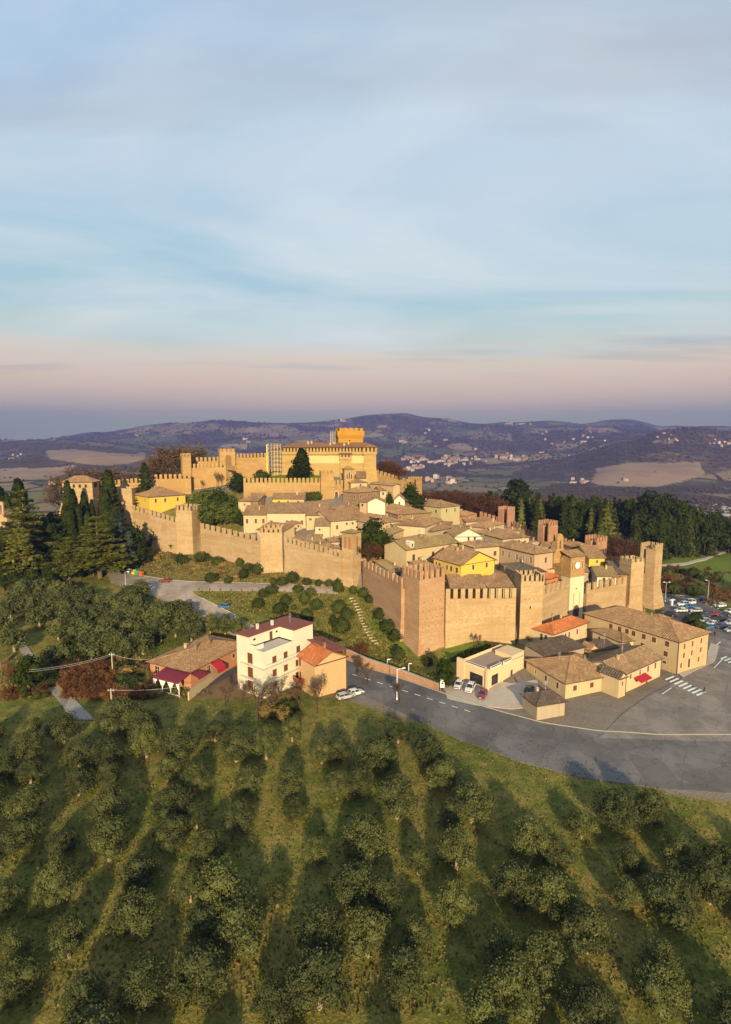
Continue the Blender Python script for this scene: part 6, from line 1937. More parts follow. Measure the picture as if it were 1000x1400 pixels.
def person(label, u, v, head, coat, legs):
    p = G(u, v)
    o = empty('person', (p.x, p.y, gz(p.x, p.y) + .15), R(head), label, 'person')
    V = [(0, 0, .95), (0, 0, 1.2), (0, 0, 1.42), (0, 0, 1.52), (0, .02, 1.66), (0, .1, .92), (.12, .12, .5), (.2, .1, .06), (.32, .1, .03), (0, -.1, .92), (-.04, -.12, .5), (-.16, -.1, .06), (-.04, -.1, .03), (0, .2, 1.4), (-.06, .25, 1.12), (.04, .24, .88), (0, -.2, 1.4), (.08, -.25, 1.12), (.2, -.22, .9)]
    Ed = [(0, 1), (1, 2), (2, 3), (3, 4), (0, 5), (5, 6), (6, 7), (7, 8), (0, 9), (9, 10), (10, 11), (11, 12), (2, 13), (13, 14), (14, 15), (2, 16), (16, 17), (17, 18)]
    rr = [.15, .15, .16, .06, .11, .1, .075, .055, .045, .1, .075, .055, .045, .075, .055, .045, .075, .055, .045]
    me_ = bpy.data.meshes.new('body'); me_.from_pydata(V, Ed, [])
    b = put('body', me_, o); me_.materials.append(coat)
    md = b.modifiers.new('skin', 'SKIN')
    for i, r_ in enumerate(rr): me_.skin_vertices[0].data[i].radius = (r_, r_)
    me_.skin_vertices[0].data[0].use_root = True
    b.modifiers.new('sub', 'SUBSURF').levels = 1
    mb = MB(); mb.lathe((0, .02, 1.60), [(.115, 0), (.13, .08), (.09, .18), (.02, .2)], 10); mb.build('hair', BLACK, o)
    return o


CO1 = plain('dark_clothing', (.03, .03, .035), .9); CO2 = plain('blue_clothing', (.06, .08, .14), .9)
person('person in dark clothes walking across the car park', 977.5, 871, 200, CO1, CO1)
person('person in dark clothes standing at the near end of the zebra crossing', 963, 950, 100, CO1, CO1)

# ------------------------------------------------------------------ trees and plants
rng = np.random.default_rng(7)


def leafmat(name, c1, c2, c3=None, trans=.25):
    t = NT(name)
    co = t.coord('Object')
    n = t.noise(co, .55, 4, .65); n2 = t.noise(co, 3.5, 3, .7)
    col = t.mix(t.step(n, .35, .65), c1, c2)
    if c3: col = t.mix(t.math('MULTIPLY', t.step(n2, .5, .7), .6), col, c3)
    col = t.mix(t.math('MULTIPLY', t.rnd(), .55), col, t.mix(1, col, (1.25, 1.12, .72), 'MULTIPLY'))
    hs = t.N('ShaderNodeHueSaturation'); t.L(col, hs.inputs['Color']); t.L(t.math('MULTIPLY_ADD', t.rnd(), .5, .75), hs.inputs['Value'])
    d = t.N('ShaderNodeBsdfDiffuse'); t.L(hs.outputs[0], d.inputs[0])
    tr = t.N('ShaderNodeBsdfTranslucent'); t.L(hs.outputs[0], tr.inputs[0])
    m = t.N('ShaderNodeMixShader'); m.inputs[0].default_value = trans
    t.L(d.outputs[0], m.inputs[1]); t.L(tr.outputs[0], m.inputs[2]); t.L(m.outputs[0], t.out.inputs['Surface'])
    MATS[name] = t.mat
    return t.mat


L_CYP = leafmat('cypress_green', (.014, .024, .006), (.038, .050, .011), (.06, .062, .016), .1)
L_CED = leafmat('cedar_green', (.075, .10, .016), (.19, .20, .030), (.28, .25, .045), .35)
L_BLU = leafmat('blue_fir', (.030, .045, .034), (.058, .075, .052))
L_OLI = leafmat('olive_leaf', (.042, .053, .019), (.108, .124, .05), (.185, .19, .09))
L_CON = leafmat('forest_conifer', (.012, .022, .006), (.036, .050, .012), (.075, .075, .018), .12)
L_LGT = leafmat('light_conifer', (.060, .080, .022), (.12, .125, .035), (.17, .15, .045))
L_BRD = leafmat('evergreen_broadleaf', (.013, .023, .006), (.034, .050, .010), (.065, .07, .016), .15)
L_GRN = leafmat('fresh_green', (.045, .07, .016), (.09, .11, .025), (.13, .14, .04))
L_BUSH = leafmat('clipped_bush', (.030, .044, .013), (.058, .074, .02), (.09, .095, .03), .15)
L_RUST = leafmat('rust_twigs', (.10, .050, .026), (.16, .075, .034), (.07, .04, .022), .1)
L_DRY = leafmat('dry_scrub', (.16, .115, .045), (.24, .175, .07), (.10, .10, .03), .1)
L_WOOD = leafmat('brown_wood', (.060, .030, .018), (.098, .048, .024), (.045, .028, .018), .1)
L_GREYTW = leafmat('grey_twigs', (.085, .058, .042), (.13, .09, .062), (.06, .042, .03), .1)
BARK = plain('bark', (.12, .085, .055), .95, var=.35, scale=4)
BARK2 = plain('pale_bark', (.26, .20, .14), .95, var=.3, scale=4)
BARKD = plain('dark_bark', (.055, .038, .026), .95, var=.35, scale=4)


def quads_mesh(name, c, nrm, size, mat, extra=None, asp=1.0):
    """leaf clumps: little quads of different sizes at centres c, roughly facing nrm; extra = MB of solid inner mass"""
    n = len(c)
    nrm = nrm / (np.linalg.norm(nrm, axis=1, keepdims=True) + 1e-9)
    r = rng.normal(size=(n, 3))
    t = np.cross(nrm, r); t /= np.linalg.norm(t, axis=1, keepdims=True) + 1e-9
    b = np.cross(nrm, t)
    s = np.asarray(size)[:, None] * np.ones((n, 1))
    k = rng.uniform(.6, 1.0, (n, 4, 1))
    corners = np.stack([-t - b * asp, t - b * asp, t + b * asp, -t + b * asp], 1) * k * s[:, None] * .5
    v = (c[:, None] + corners).reshape(-1, 3)
    f = np.arange(n * 4).reshape(n, 4)
    V = v.tolist(); Fc = f.tolist()
    if extra is not None:
        o = len(V); V += extra.v; Fc += [tuple(i + o for i in q) for q in extra.f]
    me = bpy.data.meshes.new(name)
    me.from_pydata(V, [], Fc)
    me.materials.append(mat)
    me.update()
    return me


def sphere_pts(n):
    p = rng.normal(size=(n, 3))
    return p / np.linalg.norm(p, axis=1, keepdims=True)


def blob(mb, c, r, sz=1.0, n=7):
    prof = [(r * math.sin(q) * random.uniform(.85, 1.1), -r * math.cos(q) * sz) for q in np.linspace(.25, math.pi - .12, 5)]
    mb.lathe(c, prof, n)


def lobed_crown(name, H0, Rx, Hc, lobes, n, size, mat, fill=.68):
    """crown of leaf clumps on many uneven lobes, gaps between them"""
    core = MB(); C, N = [], []
    for i in range(lobes):
        q = 2.4 * i + random.uniform(-.5, .5)
        f = (i + .5) / lobes
        zz = H0 + Hc * (.12 + .80 * f * random.uniform(.8, 1.1))
        rad = Rx * (.62 * math.sqrt(max(.05, 1 - (2 * f - .75) ** 2 * .75))) * random.uniform(.55, 1.15)
        c = Vector((rad * math.cos(q), rad * math.sin(q), zz))
        lr = Rx * random.uniform(.30, .50)
        blob(core, c, lr * fill, .8)
        m = int(n / lobes)
        p = sphere_pts(m); p[:, 2] = p[:, 2] * .85 + .1
        rr = lr * rng.uniform(.72, 1.18, (m, 1)) * (1 + .25 * np.sin(p[:, :1] * 5 + i) * np.cos(p[:, 1:2] * 4))
        C.append(np.array(c)[None] + p * rr); N.append(p + rng.normal(size=(m, 3)) * .55)
    C = np.concatenate(C); N = np.concatenate(N)
    return quads_mesh(name, C, N, size * rng.uniform(.6, 1.3, len(C)), mat, core)


def trunk_mesh(H0, r, mat, limbs=4, spread=1.5, top=None):
    mb = MB()
    a = Vector((0, 0, -.4)); b = Vector((random.uniform(-.15, .15), random.uniform(-.15, .15), H0))
    mb.tube(a, b, r * 1.25, r * .8, 7)
    for i in range(limbs):
        q = 6.283 * i / max(1, limbs) + random.uniform(-.4, .4)
        e = b + Vector((math.cos(q) * spread, math.sin(q) * spread, spread * random.uniform(.7, 1.3)))
        mb.tube(b - Vector((0, 0, .1)), e, r * .55, r * .2, 5)
    if top: mb.tube(b, (0, 0, top), r * .8, r * .12, 6)
    return mb.mesh('trunk', mat)


def proto_lobed(H0, Rx, Hc, lobes, n, size, mat, bark, tr=.16):
    return (trunk_mesh(H0 + Hc * .2, tr, bark, 4, Rx * .45), lobed_crown('crown', H0, Rx, Hc, lobes, n, size, mat), H0 + Hc)


def proto_cypress(Ht=12, r=1.15, n=1700, mat=None):
    t = rng.uniform(0, 1, n) ** .85
    rad = lambda t: r * np.minimum(1, .35 + t * 3.2) * np.power(np.maximum(0, 1 - t), .55) * 1.15
    q = rng.uniform(0, 6.283, n)
    lump = 1 + .16 * np.sin(q * 3 + t * 9) + .1 * np.sin(q * 5 - t * 21)
    rr = rad(t) * rng.uniform(.78, 1.12, n) * lump
    c = np.stack([rr * np.cos(q), rr * np.sin(q), .5 + t * (Ht - .5)], 1)
    nr = np.stack([np.cos(q), np.sin(q), rng.normal(.2, .4, n)], 1) + rng.normal(size=(n, 3)) * .35
    core = MB(); core.lathe((0, 0, 0), [(float(rad(np.array(x))) * .74, .5 + x * (Ht - .9)) for x in np.linspace(0, 1, 9)], 9)
    return (trunk_mesh(1.0, .18, BARK, 0), quads_mesh('crown', c, nr, rng.uniform(.3, .75, n) * .62, mat or L_CYP, core, 1.6), Ht)


def proto_conifer(Ht=15, r=3.0, n=1500, mat=None, tiers=13, pw=.85):
    C, N = [], []
    for k in range(tiers):
        f = k / tiers
        z = Ht * (.10 + .88 * f)
        rr = r * (1 - f) ** pw * random.uniform(.82, 1.12) + .12
        m = int(n / tiers * (1.5 - f))
        nb = 9
        q = np.floor(rng.uniform(0, nb, m)) / nb * 6.283 + k * 1.3 + rng.normal(0, .16, m)
        s = rng.uniform(.2, 1, m) ** .7
        amp = 1 + .22 * np.sin(q * 2 + k)
        C.append(np.stack([rr * s * amp * np.cos(q), rr * s * amp * np.sin(q), z - s * rr * .38 + rng.normal(0, .16, m)], 1))
        N.append(np.stack([np.cos(q) * .6, np.sin(q) * .6, np.ones(m)], 1) + rng.normal(size=(m, 3)) * .4)
    C = np.concatenate(C); N = np.concatenate(N)
    core = MB(); core.lathe((0, 0, 0), [(r * .10, Ht * .06), (r * .58, Ht * .10), (r * .42, Ht * .35), (r * .22, Ht * .68), (.04, Ht * .97)], 8)
    return (trunk_mesh(Ht * .12, .26, BARKD, 0), quads_mesh('crown', C, N, rng.uniform(.4, 1.0, len(C)) * .85, mat or L_CON, core), Ht)


def proto_cedar(Ht=16, r=6.5, tiers=9, mat=None):
    C, N = [], []; tk = MB()
    tk.tube((0, 0, -.5), (0, 0, Ht * .5), .48, .3, 8); tk.tube((0, 0, Ht * .5), (.2, 0, Ht * .97), .3, .05, 6)
    for k in range(tiers):
        f = k / (tiers - 1)
        z = Ht * (.24 + .72 * f)
        nb = 7 if f < .7 else 5
        for b in range(nb):
            q = 6.283 * b / nb + k * 1.1 + random.uniform(-.35, .35)
            ln = r * (1 - f * .80) * random.uniform(.65, 1.1)
            d = Vector((math.cos(q), math.sin(q), 0)); rise = random.uniform(-.05, .14)
            tip = Vector((0, 0, z)) + d * ln + Vector((0, 0, ln * rise))
            tk.tube((0, 0, z), tip, .11, .03, 4, cap=False)
            m = int(34 + ln * 15)
            s = rng.uniform(.22, 1.05, m)
            w = rng.normal(0, 1, m) * .19 * ln * (1.15 - s * .55)
            perp = np.array([-d.y, d.x, 0]); dd = np.array(d)
            c = np.array([0, 0, z]) + dd * (s * ln)[:, None] + perp * w[:, None]
            c[:, 2] += s * ln * rise - (s ** 2) * ln * .08 - np.abs(w) * .18 + rng.normal(0, .11, m)
            C.append(c); N.append(np.array([0, 0, 1.0]) + rng.normal(size=(m, 3)) * .33)
    C = np.concatenate(C); N = np.concatenate(N)
    return (tk.mesh('trunk', BARK), quads_mesh('crown', C, N, rng.uniform(.4, .95, len(C)) * .9, mat or L_CED), Ht)


def proto_bare(Ht=9, r=3.2, twm=None, bark=None, dens=900, trunkh=.25):
    tk = MB(); ends = []

    def grow(a, d, ln, rad, lvl):
        b = a + d * ln
        tk.tube(a, b, rad, rad * .62, 5 if lvl < 2 else 3, cap=False)
        if lvl >= 4 or rad < .012:
            ends.append((a, b)); return
        for _ in range(3 if lvl < 3 else 2):
            nd = (d + Vector((random.gauss(0, .5), random.gauss(0, .5), random.gauss(.12, .3)))).normalized()
            grow(a.lerp(b, random.uniform(.7, 1)), nd, ln * random.uniform(.6, .8), rad * .58, lvl + 1)
        ends.append((a, b))
    grow(Vector((0, 0, -.3)), Vector((0, 0, 1)), Ht * trunkh + .3, .2, 0)
    m = dens
    idx_ = rng.integers(0, len(ends), m)
    c = np.array([ends[i][0].lerp(ends[i][1], random.uniform(.2, 1.1)) for i in idx_]) + rng.normal(0, .28, (m, 3))
    top = max(float(c[:, 2].max()), .1)
    s = Ht / top
    for i, v in enumerate(tk.v): tk.v[i] = (v[0] * s, v[1] * s, v[2] * s)
    c = c * s
    return (tk.mesh('trunk', bark or BARKD), quads_mesh('twigs', c, rng.normal(size=(m, 3)), rng.uniform(.5, 1.1, m) * .11, twm or L_GREYTW, None, 6.5), Ht)


def proto_bush(r=1.2, mat=None, n=520, size=.26, sz=.9):
    core = MB(); blob(core, (0, 0, r * sz), r * .8, sz, 9)
    p = sphere_pts(n)
    lump = 1 + .12 * np.sin(p[:, :1] * 6 + 1) * np.cos(p[:, 1:2] * 5) + .08 * np.sin(p[:, 2:] * 9)
    c = p * r * rng.uniform(.85, 1.1, (n, 1)) * lump * np.array([1, 1, sz]) + np.array([0, 0, r * sz])
    st = MB(); st.tube((0, 0, -.3), (0, 0, r * .5), .08, .05, 5)
    return (st.mesh('stem', BARK), quads_mesh('foliage', c, p + rng.normal(size=(n, 3)) * .5, size * rng.uniform(.6, 1.3, n), mat or L_BUSH, core), r * 2 * sz)


def proto_scrub(r=1.4, mat=None, n=900):
    st = MB(); c = []
    for k in range(26):
        q = random.uniform(0, 6.283); e = Vector((math.cos(q) * r * random.uniform(.3, 1), math.sin(q) * r * random.uniform(.3, 1), r * random.uniform(.7, 1.5)))
        st.tube((e.x * .15, e.y * .15, -.1), e, .035, .012, 3, cap=False)
        c.append(e)
    c = np.array([c[i] for i in rng.integers(0, len(c), n)]) * rng.uniform(.35, 1.08, (n, 1)) + rng.normal(0, .16, (n, 3))
    return (st.mesh('stem', BARKD), quads_mesh('twigs', c, rng.normal(size=(n, 3)), rng.uniform(.5, 1.1, n) * .085, mat or L_RUST, None, 7), r * 1.5)


random.seed(21)
PROTO = {
    'cypress': [proto_cypress() for _ in range(3)],
    'cedar': [proto_cedar() for _ in range(2)],
    'blue_fir': [proto_conifer(15, 3.6, 2200, L_BLU, 12, .8)],
    'olive': [proto_lobed(1.5, 3.0, 3.9, l, 2000, .36, L_OLI, BARK2, .22) for l in (10, 12, 13, 9)],
    'olive_near': [proto_lobed(1.3, 3.0, 3.9, l, 7500, .17, L_OLI, BARK2, .26) for l in (9, 12, 15, 11, 13)],
    'conifer': [proto_conifer(15, r, 1700, L_CON, t_) for r, t_ in ((3.2, 13), (2.7, 15), (3.6, 11))] + [proto_lobed(3, 3.0, 12, 16, 1700, .6, L_CON, BARKD, .3)],
    'light_conifer': [proto_conifer(15, 3.1, 1700, L_LGT, 13)],
    'broadleaf': [proto_lobed(1.8, 3.6, 6.0, l, 2200, .42, L_BRD, BARK, .28) for l in (13, 11)],
    'green_tree': [proto_lobed(1.8, 3.8, 6.0, l, 2200, .42, L_GRN, BARK, .26) for l in (13, 11)],
    'bare': [proto_bare(9, 3, L_GREYTW, BARKD, 1100) for _ in range(3)],
    'brown_bare': [proto_bare(9, 3, L_WOOD, BARKD, 2600, .2) for _ in range(3)],
    'bush': [proto_bush(1.2, L_BUSH, 560, .24, s_) for s_ in (.9, 1.1, .8)],
    'scrub': [proto_scrub(1.4, L_RUST) for _ in range(2)],
    'dry': [proto_bush(1.0, L_DRY, 420, .24, .6), proto_scrub(1.2, L_DRY)],
}
NAMES = {'cypress': 'cypress_tree', 'cedar': 'cedar_tree', 'blue_fir': 'fir_tree', 'olive': 'olive_tree', 'olive_near': 'olive_tree', 'conifer': 'conifer_tree', 'light_conifer': 'conifer_tree', 'broadleaf': 'evergreen_tree', 'green_tree': 'leafy_tree', 'bare': 'bare_tree', 'brown_bare': 'woodland_tree', 'bush': 'shrub', 'scrub': 'shrub', 'dry': 'shrub'}
PARTS = {'bush': ('stem', 'foliage'), 'scrub': ('stem', 'twigs'), 'dry': ('stem', 'foliage'), 'bare': ('trunk', 'twigs')}


def plant(kind, p, h, label, group=None, wide=1.0, proto=None, sink=.1):
    ps = PROTO[kind]; pr = ps[proto] if proto is not None else random.choice(ps)
    s = h / pr[2]
    shrub = kind in ('bush', 'scrub', 'dry')
    o = empty(NAMES[kind], (p[0], p[1], p[2] - sink), random.uniform(0, 6.28), label, 'shrub' if shrub else 'tree', group)
    o.scale = (s * wide, s * wide, s)
    a, b = PARTS.get(kind, ('trunk', 'crown'))
    put(a, pr[0], o); put(b, pr[1], o)
    return o


def tree(kind, u, d, vtop, label, group=None, wide=1.0, proto=None):
    """tree whose foot stands d metres ahead in column u and whose tip reaches row vtop"""
    p = GD(u, d)
    h = max(1.2, PD(u, vtop, d).z - p.z)
    return plant(kind, p, h, label, group, wide, proto)


CY = 'dark pointed cypresses before the roofed bastion'
for u, d, v, w in ((97, 244, 657, 1.0), (104, 239, 669, 1.1), (118, 243, 672, 1.05), (128, 246, 683, .9), (111, 236, 689, 1.0), (100, 232, 694, 1.2), (122, 236, 700, 1.1), (92, 236, 690, 1.2)):
    tree('cypress', u, d, v, 'dark pointed cypress in the clump before the roofed bastion at far left', CY, w * 1.15)
for u, d, v, w, l in ((32, 240, 655, 1.5, 'tall dark cypress topping the trees right of the chapel'), (27, 238, 668, 1.2, 'shorter cypress leaning on the tall one right of the chapel'), (5, 245, 665, 1.7, 'broad dark cypress behind the chapel bell gable'), (16, 240, 674, .8, 'thin spire of cypress between the chapel and the big cedar'),
                      (152, 250, 643, 1.7, 'forked dark cypress rising between the bastion and the square brick bastion'), (146, 244, 668, 1.5, 'dark cypress in front of the forked one at the wall end'), (157, 238, 690, 1.4, 'dark cypress against the square brick bastion'),
                      (42, 212, 756, 1.0, 'slim cypress in the shade left of the bright cedar'), (25, 206, 768, 1.2, 'cypress in the shade at left, lower than its slim neighbour'), (36, 216, 748, 1.1, 'cypress behind the slim one in the shade at left'), (10, 208, 765, 1.5, 'broad cypress at the left edge in the shade')):
    tree('cypress', u, d, v, l, None, w)
tree('conifer', 200, 264, 628, 'pointed dark fir rising above the castle wall behind the yellow villa', None, 1.25, 0)
tree('cedar', 37, 218, 668, 'big spreading cedar with bright flat branches at upper left', None, 1.0, 0)
tree('cedar', 30, 205, 712, 'second spreading cedar just below the big one at upper left', None, .95, 1)
tree('cedar', 137, 206, 704, 'sunlit spreading cedar with a bare trunk beside the road end', None, 1.3, 1)
tree('cedar', 95, 205, 733, 'yellow green cedar with layered branches left of the road end', None, 1.35, 0)
tree('cedar', 118, 214, 718, 'cedar in the gap between the two bright ones', None, .9, 1)
tree('blue_fir', 168, 220, 694, 'bluish fir throwing its shade on the wall below the brick bastion', None, 1.1)
tree('blue_fir', 178, 217, 722, 'smaller bluish fir to the right of the tall one', None, 1.2)
DG = 'dark evergreens massed on the left slope'
for u, d, v in ((60, 232, 712), (70, 226, 722), (78, 238, 706), (55, 222, 735), (5, 222, 728), (15, 218, 735), (85, 222, 742), (65, 214, 760), (12, 202, 770), (48, 206, 775), (160, 226, 725), (0, 212, 745), (22, 225, 722), (75, 216, 752), (-15, 220, 735), (-25, 212, 745), (20, 196, 785), (45, 198, 780), (68, 200, 776), (88, 204, 775), (110, 205, 772), (128, 208, 768), (5, 198, 782), (57, 208, 764), (100, 212, 752), (150, 212, 758), (170, 212, 762), (188, 222, 738), (182, 226, 722)):
    tree('broadleaf', u, d, v, 'dark evergreen tree in the shaded mass on the left slope', DG, 1.1)

OL = 'grey green olive trees of the grove below the upper road'
ol = [(55, 850), (20, 882), (115, 870), (92, 842), (132, 846), (150, 862), (105, 858), (160, 836), (122, 822), (182, 832), (190, 851), (215, 852), (240, 862), (205, 872), (228, 838), (258, 852), (155, 888), (172, 893), (196, 886), (75, 832), (40, 832), (15, 838), (62, 812), (30, 816), (142, 832), (98, 824), (80, 866), (138, 880), (220, 868), (178, 866), (126, 892), (245, 845), (168, 850), (3, 862), (82, 812), (204, 846), (262, 868), (110, 838), (190, 815), (176, 822)]
for u, v in ol:
    p = G(u, v + 9)
    plant('olive', p, random.uniform(5.2, 7.2), 'grey green olive tree in the grove between the upper road and the restaurant', OL, random.uniform(1.1, 1.35))
for u, v, l in ((288, 858, 'pale olive tree behind the restaurant roof, left of three by the bend'), (308, 860, 'pale olive tree behind the white block, middle of three by the bend'), (326, 864, 'pale olive tree touching the white block, right of three by the bend'),
                (72, 905, 'rounded olive tree standing alone right of the garden path'), (84, 902, 'small olive tree beside the lone rounded one by the garden path')):
    plant('olive', G(u, v + 8), 5.4, l, None, 1.1)
plant('broadleaf', G(40, 945), 8.0, 'big dark round oak beside the garden path at lower left', None, 1.05, 0)
plant('broadleaf', G(108, 905), 5.0, 'dark bush like tree behind the rust red shrubs', None, 1.3)
plant('broadleaf', G(96, 893), 4.6, 'dark tree between the olives and the rust red shrubs', None, 1.3)

SH = 'round dark shrubs on the grass slope under the walls'
for u, v, r in ((353, 826, 7), (372, 807, 6.5), (360, 812, 6), (383, 833, 7.5), (391, 822, 7.5), (402, 831, 4), (408, 806, 5.5), (417, 820, 9), (425, 810, 6), (433, 828, 8), (420, 843, 9), (464, 832, 9), (475, 841, 8), (467, 858, 10), (483, 808, 6), (498, 812, 7), (507, 820, 5.5), (519, 841, 8), (533, 858, 9), (541, 870, 8), (545, 895, 9), (585, 905, 6),
                (215, 737, 8), (207, 744, 6), (240, 747, 6), (246, 764, 6.5), (254, 768, 5), (276, 763, 7), (298, 768, 6), (328, 770, 6), (340, 777, 6), (352, 780, 8), (333, 786, 7), (289, 791, 7), (386, 796, 6), (400, 791, 8), (420, 796, 5), (436, 798, 5), (450, 798, 5), (312, 794, 5), (374, 796, 5), (232, 745, 5), (466, 806, 4)):
    p = G(u, v + r * .7)
    d = p.y
    plant('bush', p, r * 2 * d / F * .98, 'round dark shrub on the grassy slope under the town wall', SH, random.uniform(.95, 1.15))
plant('bush', G(462, 810), 4.6, 'cone shaped dark bush where the upper road meets the belfry', None, .8, 1)
plant('broadleaf', G(608, 940), 6.8, 'big dark bush tree at the foot of the great corner tower', None, .95, 1)
plant('broadleaf', G(456, 856), 3.2, 'brownish low tree in the shrub cluster beside the slope stairs', None, 1.0)
UB = 'green and yellow garden shrubs round the restaurant'
for i in range(64):
    u, v = random.choice(((random.uniform(158, 212), random.uniform(915, 957)), (random.uniform(5, 80), random.uniform(915, 957)), (random.uniform(120, 200), random.uniform(898, 925))))
    if 70 < u < 104 and v > 925: continue
    plant(random.choice(('bush', 'bush', 'dry', 'scrub')), G(u, v), random.uniform(.9, 2.3), 'rough garden shrub between the garden path and the restaurant', UB, 1.3)
SHD = 'dry golden scrub on the bank below the wall'
for i in range(70):
    u = random.uniform(195, 350); v = 752 + (u - 195) * .17 + random.uniform(0, 26 - (u - 195) * .05)
    plant('dry', G(u, v), random.uniform(.7, 1.6), 'low clump of dry golden scrub on the bank below the wall', SHD, 1.3)
RS = 'rust red leafless shrubs below the olive grove'
for i in range(46):
    u = random.uniform(84, 156); v = 925 + random.uniform(-10, 30) + (u - 84) * .05
    plant('scrub', G(u, v), random.uniform(1.8, 3.2), 'rust red leafless shrub in the thicket left of the utility pole', RS, 1.2)
for i in range(14):
    u = random.uniform(0, 25); v = random.uniform(935, 957)
    plant('scrub' if i % 2 else 'dry', G(u, v), random.uniform(1, 2), 'reddish garden shrub at the bottom left corner', 'reddish garden shrubs at the bottom left corner', 1.2)
for i in range(16):
    u = random.uniform(478, 500); v = random.uniform(884, 902)
    plant('scrub', G(u, v - 2), random.uniform(1, 1.8), 'brown scrub on the bank end above the retaining wall', 'brown scrub above the retaining wall', 1.2)
plant('bush', G(945, 852), 2.6, 'yellow green shrub by the gable of the long stone house, left one', None, 1.6, 0)
plant('bush', G(957, 859), 2.4, 'yellow green shrub by the gable of the long stone house, right one', None, 1.4, 2)
plant('bush', G(952, 848), 2.8, 'yellow green shrub standing behind its two neighbours by the long stone house', None, 1.5, 1)
for u, v, h, l in ((308, 966, 5.5, 'bare pale tree in the yard between the garden wall and the white block'), (331, 962, 5.0, 'bare tree close to the left corner of the white block'), (352, 985, 9.0, 'tall bare tree whose twigs cross the white block front'), (378, 975, 7.5, 'bare tree in the dark thicket before the white block'),
                   (434, 975, 8.5, 'bare tree whose twigs cross the orange gabled house'), (410, 972, 7.0, 'bare tree between the white block and the orange gabled house'), (489, 925, 5.5, 'lopped bare tree beside the retaining wall, first of two'), (503, 936, 5.5, 'lopped bare tree beside the retaining wall, second of two'), (547, 962, 5.5, 'bare bushy tree at the foot of the white lamp pole'),
                   (653, 886, 4.6, 'pollarded bare tree on the grassy mound, the taller of two'), (676, 896, 4.0, 'pollarded bare tree on the grassy mound, the lower of two'), (725, 884, 3.6, 'thin bare tree in the yard by the red roofed house'), (979, 842, 9.5, 'dark bare tree standing among the parked cars'), (1010, 842, 8.5, 'bare tree at the right edge beyond the car park')):
    plant('bare', G(u, min(v, 985)), h, l, None, .75 if h < 5 else 1.0)
for i in range(18):
    u = random.uniform(365, 405); v = random.uniform(955, 985)
    plant('bush' if i % 3 else 'dry', G(u, v), random.uniform(1.2, 2.6), 'dark overgrown shrub in the thicket before the white block', 'overgrown shrubs before the white block', 1.2)

for u, v, h, l in ((297, 640, 9.0, 'tall bare brown creeper on the castle wall left of the gate tower'), (303, 644, 7.5, 'second bare brown creeper close to the gate tower stair'), (276, 652, 6.0, 'low bare creeper on the castle wall below its left end')):
    p = GD(u, 277.5)
    plant('bare', p, h, l, None, .45)
# within the walls and round the castle
tree('cypress', 413, 270, 613, 'tall dark evergreen with a rounded top against the castle front', None, 3.2, 0)
tree('cypress', 398, 268, 639, 'smaller dark evergreen leaning on the tall one before the castle', None, 3.2, 1)
GT = 'leafy green trees on the terrace under the castle walls'
for u, d, v in ((283, 252, 668), (300, 248, 672), (316, 250, 678), (290, 240, 684), (308, 240, 688), (322, 242, 694), (275, 247, 676), (330, 238, 703), (300, 243, 698), (316, 240, 703), (287, 246, 694), (326, 246, 690)):
    tree('green_tree' if (u % 3) else 'broadleaf', u, d, v, 'leafy green tree on the terrace right of the yellow villa', GT, 1.2)
tree('broadleaf', 326, 262, 650, 'round dark tree on the castle lawn edge above the leafy terrace', None, 1.3)
tree('bush', 358, 272, 643, 'dark low bush on the castle lawn below the scaffolded tower', None, 1.5)
tree('broadleaf', 511, 196, 716, 'dark round tree rising between the belfry and the mossy roofed house', None, 1.1, 0)
tree('brown_bare', 503, 192, 738, 'reddish bush tree under the dark round tree by the belfry', None, 1.1)
tree('broadleaf', 533, 246, 676, 'dark cypress like tree beside the tiny white gabled house', None, .5)
tree('broadleaf', 560, 262, 665, 'dark tree at the foot of the orange open tower', None, .9)
tree('broadleaf', 567, 258, 676, 'low dark tree before the orange open tower', None, 1.4)
for i in range(7):
    p = GD(418 + i * 3, 252)
    plant('bush', p, 3.6, 'clipped dark hedge bush in the row by the plain castle tower', 'clipped hedge bushes below the lower castle wall', .9)
BB = 'grey leafless trees standing behind the castle walls'
for u, d, v in ((112, 296, 638), (125, 292, 634), (138, 294, 636), (150, 300, 642), (172, 300, 640), (100, 290, 652), (90, 286, 665), (180, 298, 645)):
    tree('bare', u, d, v, 'grey leafless tree behind the roofed bastion at far left', 'grey leafless trees behind the roofed bastion', 1.5)
for u, d, v in ((212, 300, 616), (225, 302, 612), (238, 304, 604), (248, 306, 600), (258, 304, 604), (268, 300, 608), (282, 306, 620), (290, 304, 622), (205, 296, 628), (232, 294, 626), (220, 290, 632), (345, 310, 620), (356, 312, 616)):
    tree('bare', u, d, v, 'leafless tree showing over the castle walls left of the scaffolding', BB, 1.15)
for u, d, v in ((522, 318, 628), (530, 322, 628), (538, 320, 630), (546, 324, 636), (527, 312, 636)):
    tree('brown_bare', u, d, v, 'brown leafless tree just right of the castle corner tower', 'brown leafless trees right of the castle', 1.2)
WB = 'red brown leafless wood beyond the far wall'
for i in range(95):
    u = random.uniform(572, 745); d = random.uniform(335, 400)
    v = 660 + (u - 580) * .10 + random.uniform(0, 24) + (400 - d) * .12
    tree('brown_bare', u, d, v, 'red brown leafless tree in the wood beyond the far wall', WB, 1.25)
tree('conifer', 707, 372, 650, 'dark round headed pine standing above the red brown wood', None, 1.5, 3)
for u, d, v in ((640, 340, 690), (633, 345, 694), (670, 350, 668), (678, 352, 672)):
    tree('conifer', u, d, v, 'dark conifer among the red brown trees beyond the far wall', 'dark conifers among the red brown wood', 1.1)

